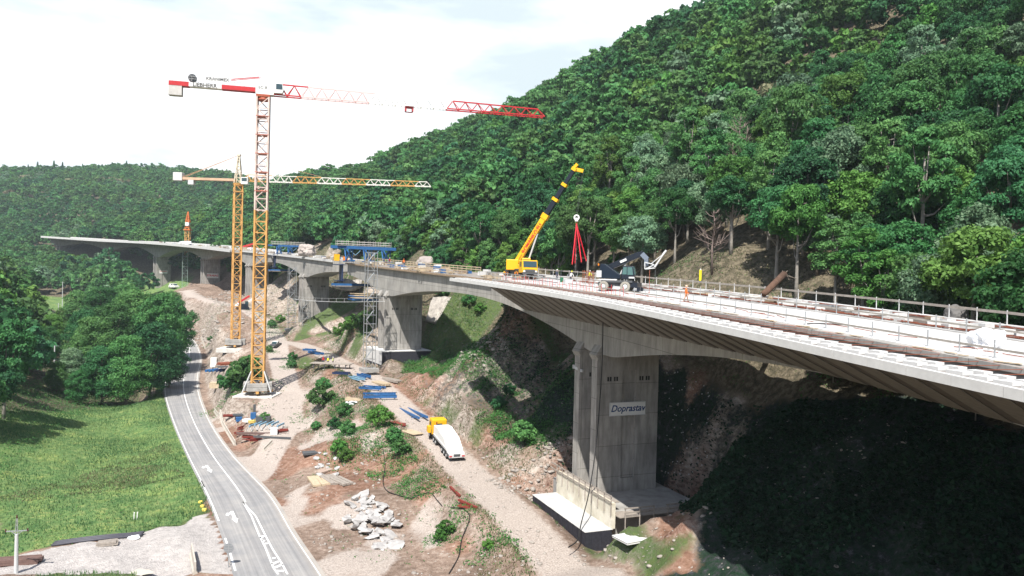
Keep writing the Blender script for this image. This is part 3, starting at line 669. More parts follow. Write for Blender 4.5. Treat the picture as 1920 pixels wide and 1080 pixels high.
# ------------------------------------------------------------------ viaduct
VIA = thing('viaduct', 'long curved concrete box girder viaduct under construction along the hillside', 'bridge', (0, 0, 0))
def girder(s0, s1, ovl=.25, ovr=.25, dmul=1.0, st=2.0, slab=.35, wing=0.0):
    """box girder between two stations; section in the bridge frame"""
    n_ = max(1, int(round((s1 - s0) / st))); ss = [s0 + (s1 - s0) * k / n_ for k in range(n_ + 1)]
    mb = MB(); W_ = 8.6
    def sec(s):
        D = soffit(s) * dmul
        wl, wr = wing, wing
        pts = [(-ovl - wl, 0), (W_ + ovr + wr, 0), (W_ + ovr + wr, -slab), (W_ + .02, -slab - (.9 if wing else .15)), (W_, -D), (0, -D), (0.0, -slab - (.9 if wing else .15)), (-ovl - wl, -slab)]
        return [BT(s, o, dz) for o, dz in pts], pts, D
    rings = [sec(s) for s in ss]; m_ = 8
    for i in range(n_):
        a, pa, Da = rings[i]; b_, pb, Db = rings[i + 1]
        for k in range(m_):
            j = (k + 1) % m_
            if k in (3, 5): 
                u = [(ss[i], pa[k][1]), (ss[i], pa[j][1]), (ss[i + 1], pb[j][1]), (ss[i + 1], pb[k][1])]
            else: u = [(ss[i], pa[k][0]), (ss[i], pa[j][0]), (ss[i + 1], pb[j][0]), (ss[i + 1], pb[k][0])]
            mb.add([a[k], a[j], b_[j], b_[k]], [(0, 1, 2, 3)], uvs=[u])
    for ring, fl_ in ((rings[0][0], False), (rings[-1][0], True)): mb.add(ring, [tuple(range(8)) if not fl_ else tuple(range(7, -1, -1))])
    o = mb.build('girder', [CONC], VIA, fix=False)
    import bmesh
    bm = bmesh.new(); bm.from_mesh(o.data); bmesh.ops.remove_doubles(bm, verts=bm.verts, dist=.001); bmesh.ops.recalc_face_normals(bm, faces=bm.faces); bm.to_mesh(o.data); bm.free()
    return o
girder(-140, 47); girder(47.15, 133); girder(150, 235, wing=0.0); girder(243, 300, wing=0); girder(300.05, 674, wing=7.0)
# finished far deck: pale edge fascia on both sides
def sweep(name, s0, s1, prof, m, st=3.0, parent=None):
    n_ = max(1, int(round((s1 - s0) / st))); mb = MB(); k_ = len(prof); vs = []
    for i in range(n_ + 1):
        s = s0 + (s1 - s0) * i / n_; vs += [BT(s, o, dz) for o, dz in prof]
    fs = [(i * k_ + k, i * k_ + (k + 1) % k_, (i + 1) * k_ + (k + 1) % k_, (i + 1) * k_ + k) for i in range(n_) for k in range(k_)]
    fs += [tuple(range(k_)), tuple(range(len(vs) - 1, len(vs) - k_ - 1, -1))]
    mb.add(vs, fs); return mb.build(name, m, parent or VIA)
sweep('parapet', 290, 674, [(-7.6, -.75), (-7.25, -.75), (-7.25, .75), (-7.6, .75)], CONCL)
sweep('parapet', 290, 674, [(15.6, -.75), (15.95, -.75), (15.95, .75), (15.6, .75)], CONCL)
sweep('parapet', 150, 300, [(-.65, -.35), (-.28, -.35), (-.28, .35), (-.65, .35)], CONCL)
# rough shuttering edge on the middle spans
sweep('edge_formwork', 36, 133, [(-.75, -.28), (-.28, -.28), (-.28, .06), (-.75, .06)], FORM)
# near widened part, left side: precast edge slabs on inclined strut plates
rr2 = random.Random(4); SP = 2.95; s = 36.0; k = 0; STRD = mat('strut_recess_shade', (.115, .10, .09), .9, noise=.3, nscale=1.5)  # infill colour imitates the shade in the recesses between strut plates
while s > -70:
    a, b_ = s - SP + .03, s
    mb = MB()
    def blk(o0, o1, z0, z1, sa=a, sb=b_):
        vs = [BT(q, o, z) for q in (sa, sb) for o, z in ((o0, z0), (o1, z0), (o1, z1), (o0, z1))]
        mb.add(vs, [(0, 1, 2, 3), (7, 6, 5, 4), (0, 4, 5, 1), (1, 5, 6, 2), (2, 6, 7, 3), (3, 7, 4, 0)])
    w0 = -8.0
    blk(w0, w0 + .35, -.44, .09); slabo = mb.build('edge_fascia', CONCL, VIA); mb = MB(); blk(w0 + .352, -4.7, -.26, 0.0)
    mb.build('edge_slab', SLABM, VIA)
    if s < 24:
        mb = MB()
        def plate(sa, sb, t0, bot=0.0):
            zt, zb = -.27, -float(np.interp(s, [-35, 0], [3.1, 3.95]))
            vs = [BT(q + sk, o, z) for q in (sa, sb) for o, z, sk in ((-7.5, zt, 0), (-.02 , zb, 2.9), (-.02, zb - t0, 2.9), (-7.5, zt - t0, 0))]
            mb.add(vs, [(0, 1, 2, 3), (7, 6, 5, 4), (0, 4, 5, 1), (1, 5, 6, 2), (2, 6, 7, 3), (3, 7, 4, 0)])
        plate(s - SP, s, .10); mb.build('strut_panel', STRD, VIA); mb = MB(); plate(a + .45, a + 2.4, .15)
        mb.build('strut_plate', CONCD, VIA)
    # raised shear blocks on the slab
    mb = MB()
    for q in (a + .75, a + 2.2):
        for o, w in ((-6.75, .7), (-5.45, .6)):
            mb = MB(); d = BDIR(q); mb.box(BT(q + rr2.uniform(-.08, .08), o + rr2.uniform(-.08, .08), .09), (1.0, w, .20), math.atan2(d.y, d.x)); mb.build('shear_block', CONCL, slabo)
    s -= SP; k += 1
# web ledge where the struts land, plus cross rebars over the gap

mb = MB(); rr_ = random.Random(3)
s = -66.0
while s < 33:
    mb.beam(BT(s, -4.75, -.12), BT(s, .2, -.08), .035)
    s += 1.47
for o in (-4.5, -.12): mb.path([BT(q, o + rr_.uniform(-.05, .05), -.02 + rr_.uniform(-.04, .04)) for q in np.arange(-66, 34, 2.0)], .045 if o > -1 else .02, 4)
mb.build('rebar_mesh', REBAR, VIA)
mb = MB()
s = -66.0
while s < 34:
    if rr_.random() < .4: mb.box(BT(s, .15 + rr_.uniform(-.15, .15), .09), (rr_.uniform(.5, 1.6), rr_.uniform(.12, .3), .05), math.atan2(BDIR(s).y, BDIR(s).x) + rr_.uniform(-.2, .2))
    s += rr_.uniform(.5, 1.2)
tag(mb.build('timber_strip', TIMB, VIA), kind='stuff')
# starter bars standing along the web
mb = MB(); s = -5.0
while s < 33:
    h = rr_.uniform(.6, 1.3); mb.beam(BT(s, .25, 0), BT(s + .05, .25, h), .045)
    if rr_.random() < .6: mb.beam(BT(s, .25, h * .7), BT(s + 1.1, .25, h * .7), .04)
    s += rr_.uniform(.7, 1.3)
mb.build('starter_bars', mat('red_bar', (.55, .05, .05), .6), VIA)
# white membrane / fresh slab on the box top
def patch(name, s0, s1, o0, o1, dz, m, th=.03, st=2.0):
    return sweep(name, s0, s1, [(o0, dz - th), (o1, dz - th), (o1, dz), (o0, dz)], m, st)
WTOP = mat('fresh_deck_slab', (.56, .555, .545), .7, noise=.30, nscale=.45)
patch('deck_slab', -140, 32, .45, 8.3, .055, WTOP, .05)
patch('deck_slab', 32.1, 133, .1, 8.4, .045, mat('used_deck', (.27, .245, .22), .85, noise=.45, nscale=.6), .04)
# right wing slabs
sweep('wing_slab', -140, 60, [(8.88, -.32), (16.7, -.32), (16.7, 0), (8.88, 0)], mat('wing_formwork', (.13, .105, .09), .8, noise=.5, nscale=.8))
sweep('wing_edge', -140, 60, [(15.9, .003), (16.7, .003), (16.7, .14), (15.9, .14)], WTOP)
sweep('wing_kerb', -140, 40, [(8.9, .003), (9.15, .003), (9.15, .08), (8.9, .08)], WTOP)
sweep('right_wing', 150, 300, [(8.88, -.3), (9.6, -.3), (9.6, .3), (8.88, .3)], CONCL)
mb = MB(); s = -60.0
while s < 45:
    for o in (10.6, 12.1, 13.7):
        if rr_.random() < .55:
            mb.box(BT(s + rr_.uniform(-.4, .4), o + rr_.uniform(-.3, .3), .15), (rr_.uniform(.8, 1.5), rr_.uniform(.6, 1.0), rr_.uniform(.2, .4)), rr_.uniform(0, 3))
    s += 1.7
tag(mb.build('slab_rubble', CONCL, VIA), kind='stuff')
# piers: two transverse wall slabs each
def pier(sp, zfoot, sign=None):
    top = deckz(sp) - soffit(sp) + .35
    root = MB()
    d = BDIR(sp); ang = math.atan2(d.y, d.x)
    pob = None
    for idx, t0 in enumerate((0.0, 4.9)):
        mb = MB(); th = 1.45; H = top - zfoot
        def wb(o0, o1, z0, z1, ta=t0, tb=t0 + th):
            vs = [B(sp + q, o, z) for q in (ta, tb) for o, z in ((o0, z0), (o1, z0), (o1, z1), (o0, z1))]
            uv_f = [(o0, z0), (o1, z0), (o1, z1), (o0, z1)]; uv_s = [(ta, z0), (tb, z0), (tb, z1), (ta, z1)]
            uvs = [uv_f, uv_f[::-1], [(ta, z0), (tb, z0), (tb, z0), (ta, z0)], uv_s, [(ta, z0)] * 4, uv_s]
            mb.add(vs, [(0, 1, 2, 3), (7, 6, 5, 4), (0, 4, 5, 1), (1, 5, 6, 2), (2, 6, 7, 3), (3, 7, 4, 0)], uvs=uvs)
        rc0, rc1 = zfoot + H * .10, zfoot + H * .86
        wb(-.45, 3.3, zfoot, top); wb(5.3, 8.7, zfoot, top); wb(3.302, 5.298, zfoot, rc0); wb(3.302, 5.298, rc1, top)
        wb(3.302, 5.298, rc0 + .003, rc1 - .003, t0 + .28, t0 + th - .28)
        # corbel cap at the left end
        vs = [B(sp + q, o, z) for q in (t0 - .25, t0 + th + .25) for o, z in ((-.8, top - .5), (.0, top - .5), (-.003, top + .75))]
        mb.add(vs, [(0, 1, 2), (5, 4, 3), (0, 3, 4, 1), (1, 4, 5, 2), (2, 5, 3, 0)])
        mb.add([B(sp + q, o, z) for q in (t0 - .25, t0 + th + .25) for o, z in ((-.8, top - .502), (-.46, top - 1.1), (-.46, top - .502))], [(0, 1, 2), (5, 4, 3), (0, 3, 4, 1), (1, 4, 5, 2), (2, 5, 3, 0)])
        w = mb.build('pier_wall', CONCP, VIA)
        if sp < 200:
            mb = MB()
            for o in (1.35, 2.3, 6.1, 7.05):
                for q in (-.18, .18): mb.box(B(sp + t0 - .006, o + q, top - 3.6), (.02, .24, .55), ang)
            mb.build('anchor_pocket', BLKL, w)
    return top
def zf(sp, o=4): p = B(sp, o, 0); return gz(p.x, p.y)
TOPS = {}
TOPS[0] = pier(0, 5.9)
for sp, zfoot in ((94, 15.5), (188, 13.0), (282, 18), (376, 24), (470, 20), (562, 18), (655, 22), (-98, -2)): TOPS[sp] = pier(sp, min(zfoot, 60))
# footing of the near pier: high wall, white ledge, black clad front
ft = thing('pier_footing', 'white topped concrete ledge with black sheet cladding beside the near pier', 'footing', (0, 0, 0))
Cn = P(1147, 992, 86); dA = (P(1043, 923, 100.4) - Cn); dA.z = 0; LA = dA.length; dA.normalize(); lf = Vector((-dA.y, dA.x, 0))
def fb(mb, a0, a1, l0, l1, z0, z1, mi=0):
    vs = [Cn.xy.to_3d() + dA * a + lf * l + Vector((0, 0, z)) for z in (z0, z1) for a, l in ((a0, l0), (a1, l0), (a1, l1), (a0, l1))]
    mb.add(vs, [(0, 1, 2, 3), (7, 6, 5, 4), (0, 4, 5, 1), (1, 5, 6, 2), (2, 6, 7, 3), (3, 7, 4, 0)], mi)
zt = Cn.z
m1_ = MB(); fb(m1_, 0, LA, .0, 3.35, 1.0, zt - .05); m1_.build('core', CONCG, ft)
m1_ = MB(); fb(m1_, -.12, LA + .12, -.1, 3.5, zt - .047, zt); m1_.build('ledge', WTOP, ft)
m1_ = MB(); kk = 0; a = -.05
while a < LA:
    fb(m1_, a, min(a + .68, LA + .05), 3.352, 3.42 + .05 * (kk % 2), 1.0, zt - .06); a += .7; kk += 1
for q in range(5): fb(m1_, -.07 - .04 * (q % 2), -.003, q * .67, q * .67 + .66, 1.0, zt - .06)
m1_.build('cladding', BLACKM, ft)
STW = mat('stained_concrete', (.66, .62, .53), .85, noise=.3, nscale=.5, coord='Object', col2=(.42, .38, .28))
m1_ = MB(); fb(m1_, 0.02, LA, -.45, -.003, zt + .003, zt + 2.95); m1_.build('wall', STW, ft)
m1_ = MB(); fb(m1_, 1.2, LA + 2, -12.8, -.46, 1.0, zt + 1.55); m1_.build('base_slab', CONCG, ft)
pf = thing('timber_walkway', 'plank walkway with handrails round the foot of the near pier', 'walkway', (0, 0, 0))
zp = zt + 2.7
m1_ = MB(); fb(m1_, -.9, 1.15, -11.5, -.5, zp - 1.25, zp - 1.15); fb(m1_, 1.2, LA, -1.6, -.5, zp - .1, zp)
fb(m1_, -.4, 2.2, -15.0, -11.52, zp - 1.2, zp - 1.1)
m1_.build('planks', TIMG, pf)
m1_ = MB()
def fp(a, l, z): return Cn.xy.to_3d() + dA * a + lf * l + Vector((0, 0, z))
for k in range(10):
    a = .2 + k * (LA - .4) / 9; m1_.beam(fp(a, .06, zp - 1.2), fp(a, .06, zp + 1.15), .13)
for z in (.35, 1.05): m1_.beam(fp(0, .14, zp + z), fp(LA + 1.5, .14, zp + z), .05, .16)
for k in range(7):
    l = -1.2 - k * 1.9; m1_.beam(fp(-.95, l, zp - 2.6), fp(-.95, l, zp - .1), .12)
for (l0, l1) in ((-1, -5.0), (-6.6, -12.7)):
    for z in (-.65, -.15): m1_.beam(fp(-1.03, l0, zp + z), fp(-1.03, l1, zp + z), .05, .16)
for k in range(3): m1_.beam(fp(-.4 + k * 1.2, -15.0, zp - 1.2), fp(-.4 + k * 1.2, -15.0, zp + 1.3 - .3 * k), .1)
m1_.beam(fp(-.5, -15, zp + .9), fp(3, -15, zp + .1), .05, .15); m1_.beam(fp(-.5, -15, zp + .3), fp(3, -15, zp - .4), .05, .15)
m1_.build('handrail', TIMG, pf)
# sign on the near pier
def bframe(sp, off, z, out_=-.02):
    """matrix whose +X runs to the right across the bridge, +Y is up, +Z towards the near end"""
    d = BDIR(sp); r = Vector((d.y, -d.x, 0)); p = B(sp + out_, off, z)
    return Matrix(((r.x, 0, -d.x, p.x), (r.y, 0, -d.y, p.y), (r.z, 1, -d.z, p.z), (0, 0, 0, 1)))
def sign(sp, off, z, w, h, name, label, txts, out_=-.08):
    M = bframe(sp, off, z, out_); o = thing(name, label, 'sign'); o.matrix_world = M
    mb = MB(); mb.box((0, 0, 0), (w, h, .08)); mb.build('board', WHT, o)
    mb = MB()
    for q in (-1, 1): mb.box((0, q * (h / 2 - .03), .055), (w, .06, .03)); mb.box((q * (w / 2 - .03), 0, .055), (.06, h - .124, .03))
    mb.build('frame', LGREY, o)
    for (tx, sz, x, y, m, shr, offs) in txts:
        text_part('lettering', tx, sz, m, o, Matrix.Translation((x, y, .05)), .008, shr, offs)
    return o
zs = P(1182, 770, 95).z
sign(0, 4.1, zs, 5.3, 1.75, 'company_sign', 'white board with dark blue script lettering on the near pier', [('Doprastav', 1.2, 0, .05, INK, .3, .022)])
zs = P(398, 517, 424).z
sign(376, 4.5, zs, 6.4, 2.7, 'company_sign', 'white board with red block lettering on a distant pier wall', [('STRABAG', 1.45, 0, .1, REDL, 0, .04)])
zs = P(308, 510, 498).z
sign(470, 4.0, zs, 5.2, 2.1, 'company_sign', 'small white board with red lettering on the last visible pier', [('STRABAG', 1.0, 0, .35, REDL, 0, .03), ])
# ------------------------------------------------------------------ foliage
def leafmat(name, col, col2, trans=.30):
    m = bpy.data.materials.new(name); m.use_nodes = True; t = m.node_tree; b = t.nodes['Principled BSDF']; b.inputs['Roughness'].default_value = .62; b.inputs['Specular IOR Level'].default_value = .22
    at = N(t, 'ShaderNodeAttribute', attribute_name='tone'); oi = N(t, 'ShaderNodeObjectInfo')
    m1 = N(t, 'ShaderNodeMix', data_type='RGBA'); m1.inputs['A'].default_value = (*col, 1); m1.inputs['B'].default_value = (*col2, 1); t.links.new(at.outputs['Fac'], m1.inputs['Factor'])
    hs = N(t, 'ShaderNodeHueSaturation'); r1 = N(t, 'ShaderNodeMapRange'); r1.inputs[3].default_value = .485; r1.inputs[4].default_value = .525; t.links.new(oi.outputs['Random'], r1.inputs[0])
    mlt = N(t, 'ShaderNodeMath', operation='MULTIPLY'); mlt.inputs[1].default_value = 7.31; fr = N(t, 'ShaderNodeMath', operation='FRACT'); t.links.new(oi.outputs['Random'], mlt.inputs[0]); t.links.new(mlt.outputs[0], fr.inputs[0])
    r2 = N(t, 'ShaderNodeMapRange'); r2.inputs[3].default_value = .68; r2.inputs[4].default_value = 1.32; t.links.new(fr.outputs[0], r2.inputs[0])
    t.links.new(r1.outputs[0], hs.inputs['Hue']); t.links.new(r2.outputs[0], hs.inputs['Value']); t.links.new(m1.outputs['Result'], hs.inputs['Color'])
    t.links.new(hs.outputs[0], b.inputs['Base Color'])
    tr = N(t, 'ShaderNodeBsdfTranslucent'); t.links.new(hs.outputs[0], tr.inputs['Color']); mxs = N(t, 'ShaderNodeMixShader'); mxs.inputs[0].default_value = trans
    o_ = t.nodes['Material Output']; t.links.new(b.outputs[0], mxs.inputs[1]); t.links.new(tr.outputs[0], mxs.inputs[2]); t.links.new(mxs.outputs[0], o_.inputs[0])
    return m
LM = {'dark': leafmat('dark_leaves', (.019, .092, .034), (.060, .195, .056)),
      'mid': leafmat('mid_green_leaves', (.040, .130, .040), (.130, .275, .078)),
      'bright': leafmat('yellow_green_leaves', (.055, .150, .028), (.150, .290, .062)),
      'pale': leafmat('silvery_leaves', (.045, .125, .058), (.24, .36, .21)),
      'flower': leafmat('blossoming_leaves', (.10, .12, .05), (.42, .38, .24))}
def leaves(P0, Nrm, size, rg):
    n_ = len(P0)
    Nn = Nrm + rg.normal(0, .55, (n_, 3)); Nn /= np.linalg.norm(Nn, axis=1, keepdims=True)
    T = np.cross(Nn, rg.normal(0, 1, (n_, 3))); T /= np.linalg.norm(T, axis=1, keepdims=True); Bn = np.cross(Nn, T)
    sz = size * rg.uniform(.6, 1.35, (n_, 1)); a = T * sz; b_ = Bn * sz * rg.uniform(.45, .8, (n_, 1)); dr = Nn * sz * rg.uniform(-.35, .1, (n_, 1))
    V = np.stack([P0 - a + dr, P0 - b_ * .9, P0 + a + dr, P0 + b_], 1).reshape(-1, 3)
    return V, np.arange(n_ * 4).reshape(-1, 4)
def crown_pts(H, r, base, nleaf, nl, rg, flat=.72, shape=1.0):
    Hc = H - base; cz = base + Hc * .52; C_ = []; Rl = []
    for k in range(nl):
        ph = k * 2.39996 + rg.uniform(-.4, .4); zz = -0.85 + 1.8 * (k + .5) / nl; zz += rg.uniform(-.1, .1)
        rr = math.sqrt(max(0.05, 1 - (abs(zz) ** 2.2))) * rg.uniform(.50, .82)
        if zz > .4: rr *= .75
        C_.append((rr * r * math.cos(ph), rr * r * math.sin(ph), cz + zz * Hc * .40 * shape)); Rl.append(r * rg.uniform(.26, .46) * (1.1 - .25 * max(0, zz)))
    C_ = np.array(C_); Rl = np.array(Rl)
    w = Rl ** 2; k = rg.choice(nl, nleaf, p=w / w.sum())
    d = rg.normal(0, 1, (nleaf, 3)); d[:, 2] += .35; d /= np.linalg.norm(d, axis=1, keepdims=True)
    # clumps: pull directions towards a few twig directions of each lobe
    tw = rg.normal(0, 1, (nl * 9, 3)); tw[:, 2] = np.abs(tw[:, 2]) * .8 - .1; tw /= np.linalg.norm(tw, axis=1, keepdims=True)
    td = tw[k * 9 + rg.integers(0, 9, nleaf)]; dd = td * 1.15 + d * .75; dd /= np.linalg.norm(dd, axis=1, keepdims=True)
    rad = Rl[k] * (rg.uniform(.25, 1.0, nleaf) ** .38) * rg.uniform(.85, 1.2, nleaf)
    p = C_[k] + dd * rad[:, None] * np.array([1, 1, flat])
    p[:, 2] = np.maximum(p[:, 2], base * .8)
    return p, dd, C_, Rl
def tree_proto(name, H, r, base, nleaf, nl, lsize, seed, bark, tr=None, limbs=6, shape=1.0):
    rg = np.random.default_rng(seed)
    p, dd, C_, Rl = crown_pts(H, r, base, nleaf, nl, rg, shape=shape)
    V, F_ = leaves(p, dd, lsize, rg)
    lob = rg.uniform(0, 1, 64); tone = np.clip(rg.uniform(0, 1, len(F_)) * .6 + .4 * lob[(np.floor(p[:, 0] * .9).astype(int) * 7 + np.floor(p[:, 1] * .9).astype(int) * 3 + np.floor(p[:, 2]).astype(int)) % 64], 0, 1)
    tmb = MB(); tr = tr or H * .018 + .05; lean = rg.uniform(-.4, .4, 2)
    pts = [(lean[0] * k * k / 25 * 1.0, lean[1] * k * k / 25, (H * .78) * k / 5 - (.5 if k == 0 else 0)) for k in range(6)]
    tmb.path(pts, [tr * (1.25 if k == 0 else 1 - .15 * k) for k in range(6)], 7)
    for k in rg.choice(len(C_), min(limbs, len(C_)), replace=False):
        z0 = rg.uniform(max(base * .7, 1.0), H * .6); u = z0 / (H * .78) * 5; b0 = Vector((lean[0] * u * u / 25, lean[1] * u * u / 25, z0))
        e_ = Vector(C_[k]); mid = b0.lerp(e_, .5) + Vector((0, 0, -.08 * H * rg.uniform(0, 1)))
        tmb.path([b0, mid, e_], [tr * .45, tr * .3, tr * .1], 5)
    return dict(V=V, F=F_, tone=tone, mb=tmb, bark=bark, H=H, r=r, name=name, cm={}, tm=None)
def tree_inst(pr, kind, loc, sc, rz, label, group='trees on the slopes', name='broadleaf_tree', zs=1.0):
    o = thing(name, label, 'tree', loc, rz, group); o.scale = (sc, sc, sc * zs)
    if kind not in pr['cm']:
        c_ = fastmesh('crown', pr['V'], pr['F'], LM[kind], o, attrs={'tone': ('FLOAT', 'FACE', pr['tone'])}); pr['cm'][kind] = c_.data
    else:
        c_ = bpy.data.objects.new('crown', pr['cm'][kind]); COL.objects.link(c_); c_.parent = o
    if pr['tm'] is None:
        t_ = pr['mb'].build('trunk', pr['bark'], o, smooth=True); pr['tm'] = t_.data
    else:
        t_ = bpy.data.objects.new('trunk', pr['tm']); COL.objects.link(t_); t_.parent = o
    return o, c_
NEARP = [tree_proto('a', 13.5, 4.6, 3.5, 10500, 24, .215, 1, BARK), tree_proto('b', 15, 4.2, 6.5, 9500, 22, .21, 2, BARKG), tree_proto('c', 12, 5.0, 2.5, 11500, 28, .22, 3, BARK), tree_proto('d', 15.5, 3.6, 5.0, 9000, 22, .20, 4, BARKG), tree_proto('a2', 14.5, 5.3, 4.0, 11500, 19, .23, 5, BARKG), tree_proto('b2', 11.5, 4.0, 2.0, 9000, 30, .20, 6, BARK)]
MIDP = [tree_proto('e', 13.5, 4.8, 3.0, 3600, 18, .34, 11, BARK), tree_proto('f', 15, 4.3, 4.0, 3300, 16, .34, 12, BARKG), tree_proto('g', 12, 5.2, 2.5, 3900, 20, .35, 13, BARK)]
FARP = [tree_proto('h', 13, 4.8, 2.5, 820, 12, .66, 21, BARK, limbs=3), tree_proto('i', 14, 5.0, 3.0, 880, 13, .68, 22, BARK, limbs=3), tree_proto('j', 12, 5.4, 2.5, 950, 14, .70, 23, BARK, limbs=3)]
BIGP = [tree_proto('k', 25, 8.6, .6, 24000, 46, .28, 31, BARK, shape=1.12), tree_proto('l', 22, 7.8, .5, 21000, 42, .28, 32, BARK, shape=1.12)]
BUSH2 = tree_proto('u', 6.5, 3.0, .6, 4200, 18, .24, 8, BARKG, tr=.08)
SPOTS = []   # (dist, pos, region, tall-trunk flag)
trg = np.random.default_rng(5)
def vis(p, h=12):
    if p.y < 20: return False
    a = pix((p.x, p.y, p.z)); b_ = pix((p.x, p.y, p.z + h)); return -60 < a[0] < 1980 and b_[1] < 1100 and a[1] > -130
def edge_off(s):
    return float(np.interp(s, [-100, -22, -8, 20, 60, 90, 150, 400], [21.5, 22.5, 29, 32, 28, 26, 25, 24]))
s = -78.0
while s < 620:
    off = edge_off(s)
    row = 0
    if s < -14 or 62 < s < 200:
        for kk in range(2):
            q = B(s + 3.2 * kk + trg.uniform(-1, 1), off - 1.2 + trg.uniform(-1, 1), 0); q.z = gz(q.x, q.y); SPOTS.append((q, 'foot'))
    while off < 190:
        q = B(s + trg.uniform(-2.5, 2.5), off + trg.uniform(-2.2, 2.2), 0); q.z = gz(q.x, q.y)
        if q.y < 700: SPOTS.append((q, 'edge' if row == 0 else ('edge2' if row == 1 else 'hill')))
        off += 6.3 if row < 3 else 7.6; row += 1
    s += 6.4
for gx_ in np.arange(-420, -70, 8.6):
    for gy_ in np.arange(92, 440, 8.6):
        x = gx_ + trg.uniform(-3, 3); y = gy_ + trg.uniform(-3, 3); z = gz(x, y)
        hillx = float(np.interp(y, [80, 112, 153, 200, 260, 340, 400, 440], [-80, -84, -99, -130, -176, -244, -275, -300]))
        if x < hillx: SPOTS.append((Vector((x, y, z)), 'left'))
FC = P(110, 575, 455)
for gx_ in np.arange(-420, -100, 9.5):
    for gy_ in np.arange(225, 600, 9.5):
        x = gx_ + trg.uniform(-3.5, 3.5); y = gy_ + trg.uniform(-3.5, 3.5); z = gz(x, y); q = Vector((x, y, z))
        if float(np.interp(y, [225, 340, 400, 440, 600], [-165, -232, -262, -300, -430])) > x: continue
        s_, o_ = bridge_so(x, y)
        if o_ > -11 : continue
        px, py = pix((x, y, z)); 
        if px > 292 or (px > 250 and y > 300 and py > 560): continue
        if 50 < px < 170 and 553 < py < 640: continue
        if y < 470 and 60 < px < 175 and 548 < pix((x, y, z + 13))[1] < 612: continue
        SPOTS.append((q, 'valley'))
# behind and below the far piers
for s_ in np.arange(240, 560, 9):
    for o_ in (13, 21):
        q = B(s_ + trg.uniform(-3, 3), o_ + trg.uniform(-2, 2), 0); q.z = gz(q.x, q.y)
        if q.z + 6 < deckz(s_) - 2: SPOTS.append((q, 'behind'))
for s_ in np.arange(492, 700, 8.5):
    for o_ in (-14, -22, -31):
        q = B(s_ + trg.uniform(-3, 3), o_ + trg.uniform(-2, 2), 0); q.z = gz(q.x, q.y); SPOTS.append((q, 'front'))
SPOTS = [q for q in SPOTS if vis(q[0])]
def dist(q): return math.hypot(q[0].x, q[0].y) / (1.0 if q[1] not in ('edge', 'foot') else 1.35)
SPOTS.sort(key=lambda q: dist(q) * (.33 if q[1] == 'front' else .5 if q[1] == 'behind' else 1))
LAND = [(0, 'the near meadow edge'), (150, 'the far valley floor'), (300, 'the sign carrying far piers'), (440, 'the second tower crane'), (560, 'the smaller blue form traveller'), (660, 'the large blue form traveller'),
        (780, 'the bare rock outcrop'), (900, 'the stacked deck timbers'), (990, 'the yellow mobile crane'), (1085, 'the red lifting slings'), (1170, 'the black telehandler'), (1290, 'the orange clad worker'),
        (1400, 'the open brown slope'), (1520, 'the fallen log'), (1640, 'the first deck rail bay'), (1790, 'the big grey boulder'), (1900, 'the white wrapped bundle')]
ADJ = {'dark': 'dark green', 'mid': 'mid green', 'bright': 'yellow green', 'pale': 'silvery pale green', 'flower': 'cream flowering'}
used = {}
def lm_s(l): return l.replace('the ', '', 1)
def tlabel(kind, q, reg, sc):
    px, py = pix((q.x, q.y, q.z + 8)); lm = min(LAND, key=lambda l: abs(l[0] - px))[1]
    if reg in ('left', 'valley', 'front', 'behind'): zone = 'on the left hillside' if reg == 'left' else 'in the valley wood' if reg == 'valley' else 'before the far deck' if reg == 'front' else 'under the deck'; hh = int(max(0, (py - 400)) // 35)
    else: zone = 'slope above' if reg == 'hill' else ('foot behind' if reg != 'foot' else 'low growth behind'); hh = int(max(0, (560 - py)) // 60)
    rowt = ['lowest', 'second', 'third', 'fourth', 'fifth', 'sixth', 'seventh', 'eighth', 'ninth', 'tenth', 'eleventh', 'twelfth', 'thirteenth', 'fourteenth', 'fifteenth'][min(hh, 14)]
    if reg in ('left', 'valley', 'front', 'behind'):
        l_ = f'{ADJ[kind]} tree {zone}, {rowt} tier, {lm_s(lm)}'
    else: l_ = f'{ADJ[kind]} tree, {rowt} tier, {zone} {lm_s(lm)}'
    szs = ['', 'large', 'small', 'narrow', 'broad', 'leaning', 'bushy']
    base = l_; k = used.get(base, 0); used[base] = k + 1
    if k: 
        ords = ['', 'second', 'third', 'fourth', 'fifth', 'sixth', 'seventh', 'eighth', 'ninth', 'tenth', 'eleventh']
        l_ = base + f', {ords[min(k, 10)]} back'
    return l_
NIND = 268; srcs = []
for i, (q, reg) in enumerate(SPOTS[:NIND]):
    D = q.length; u = trg.random(); px, py = pix(q)
    if reg in ('left', 'valley', 'front', 'behind'): kind = 'dark' if u < .40 else 'mid' if u < .85 else 'bright' if u < .93 else 'pale'
    else:
        pale_b = .26 if 1180 < px < 1360 else .08
        kind = 'pale' if u < pale_b else 'dark' if u < .42 else 'mid' if u < .78 else 'bright'
    if D > 360: pr = FARP[i % 3]
    elif D > 215: pr = MIDP[int(trg.integers(3))]
    elif reg == 'edge': pr = NEARP[[1, 3][int(trg.integers(2))]]
    else: pr = NEARP[int(trg.integers(6))]
    if reg == 'foot': pr = BUSH2
    if reg == 'edge' and -8 < bridge_so(q.x, q.y)[0] < 80: pr = NEARP[1]
    sc = trg.uniform(.82, 1.18) * (1.05 if reg in ('left', 'hill') else .95)
    if reg in ('behind', 'front'): dz_ = deckz(bridge_so(q.x, q.y)[0]) - (3.5 if reg == 'behind' else 5.5) - q.z; sc = min(1.6, max(.45, dz_ / pr['H']))
    tree_inst(pr, kind, q - Vector((0, 0, .2)), sc, trg.uniform(0, 6.28), tlabel(kind, q, reg, sc), 'trees of the hillside forest' if reg not in ('left', 'valley') else 'trees of the valley woods', zs=trg.uniform(.88, 1.2))
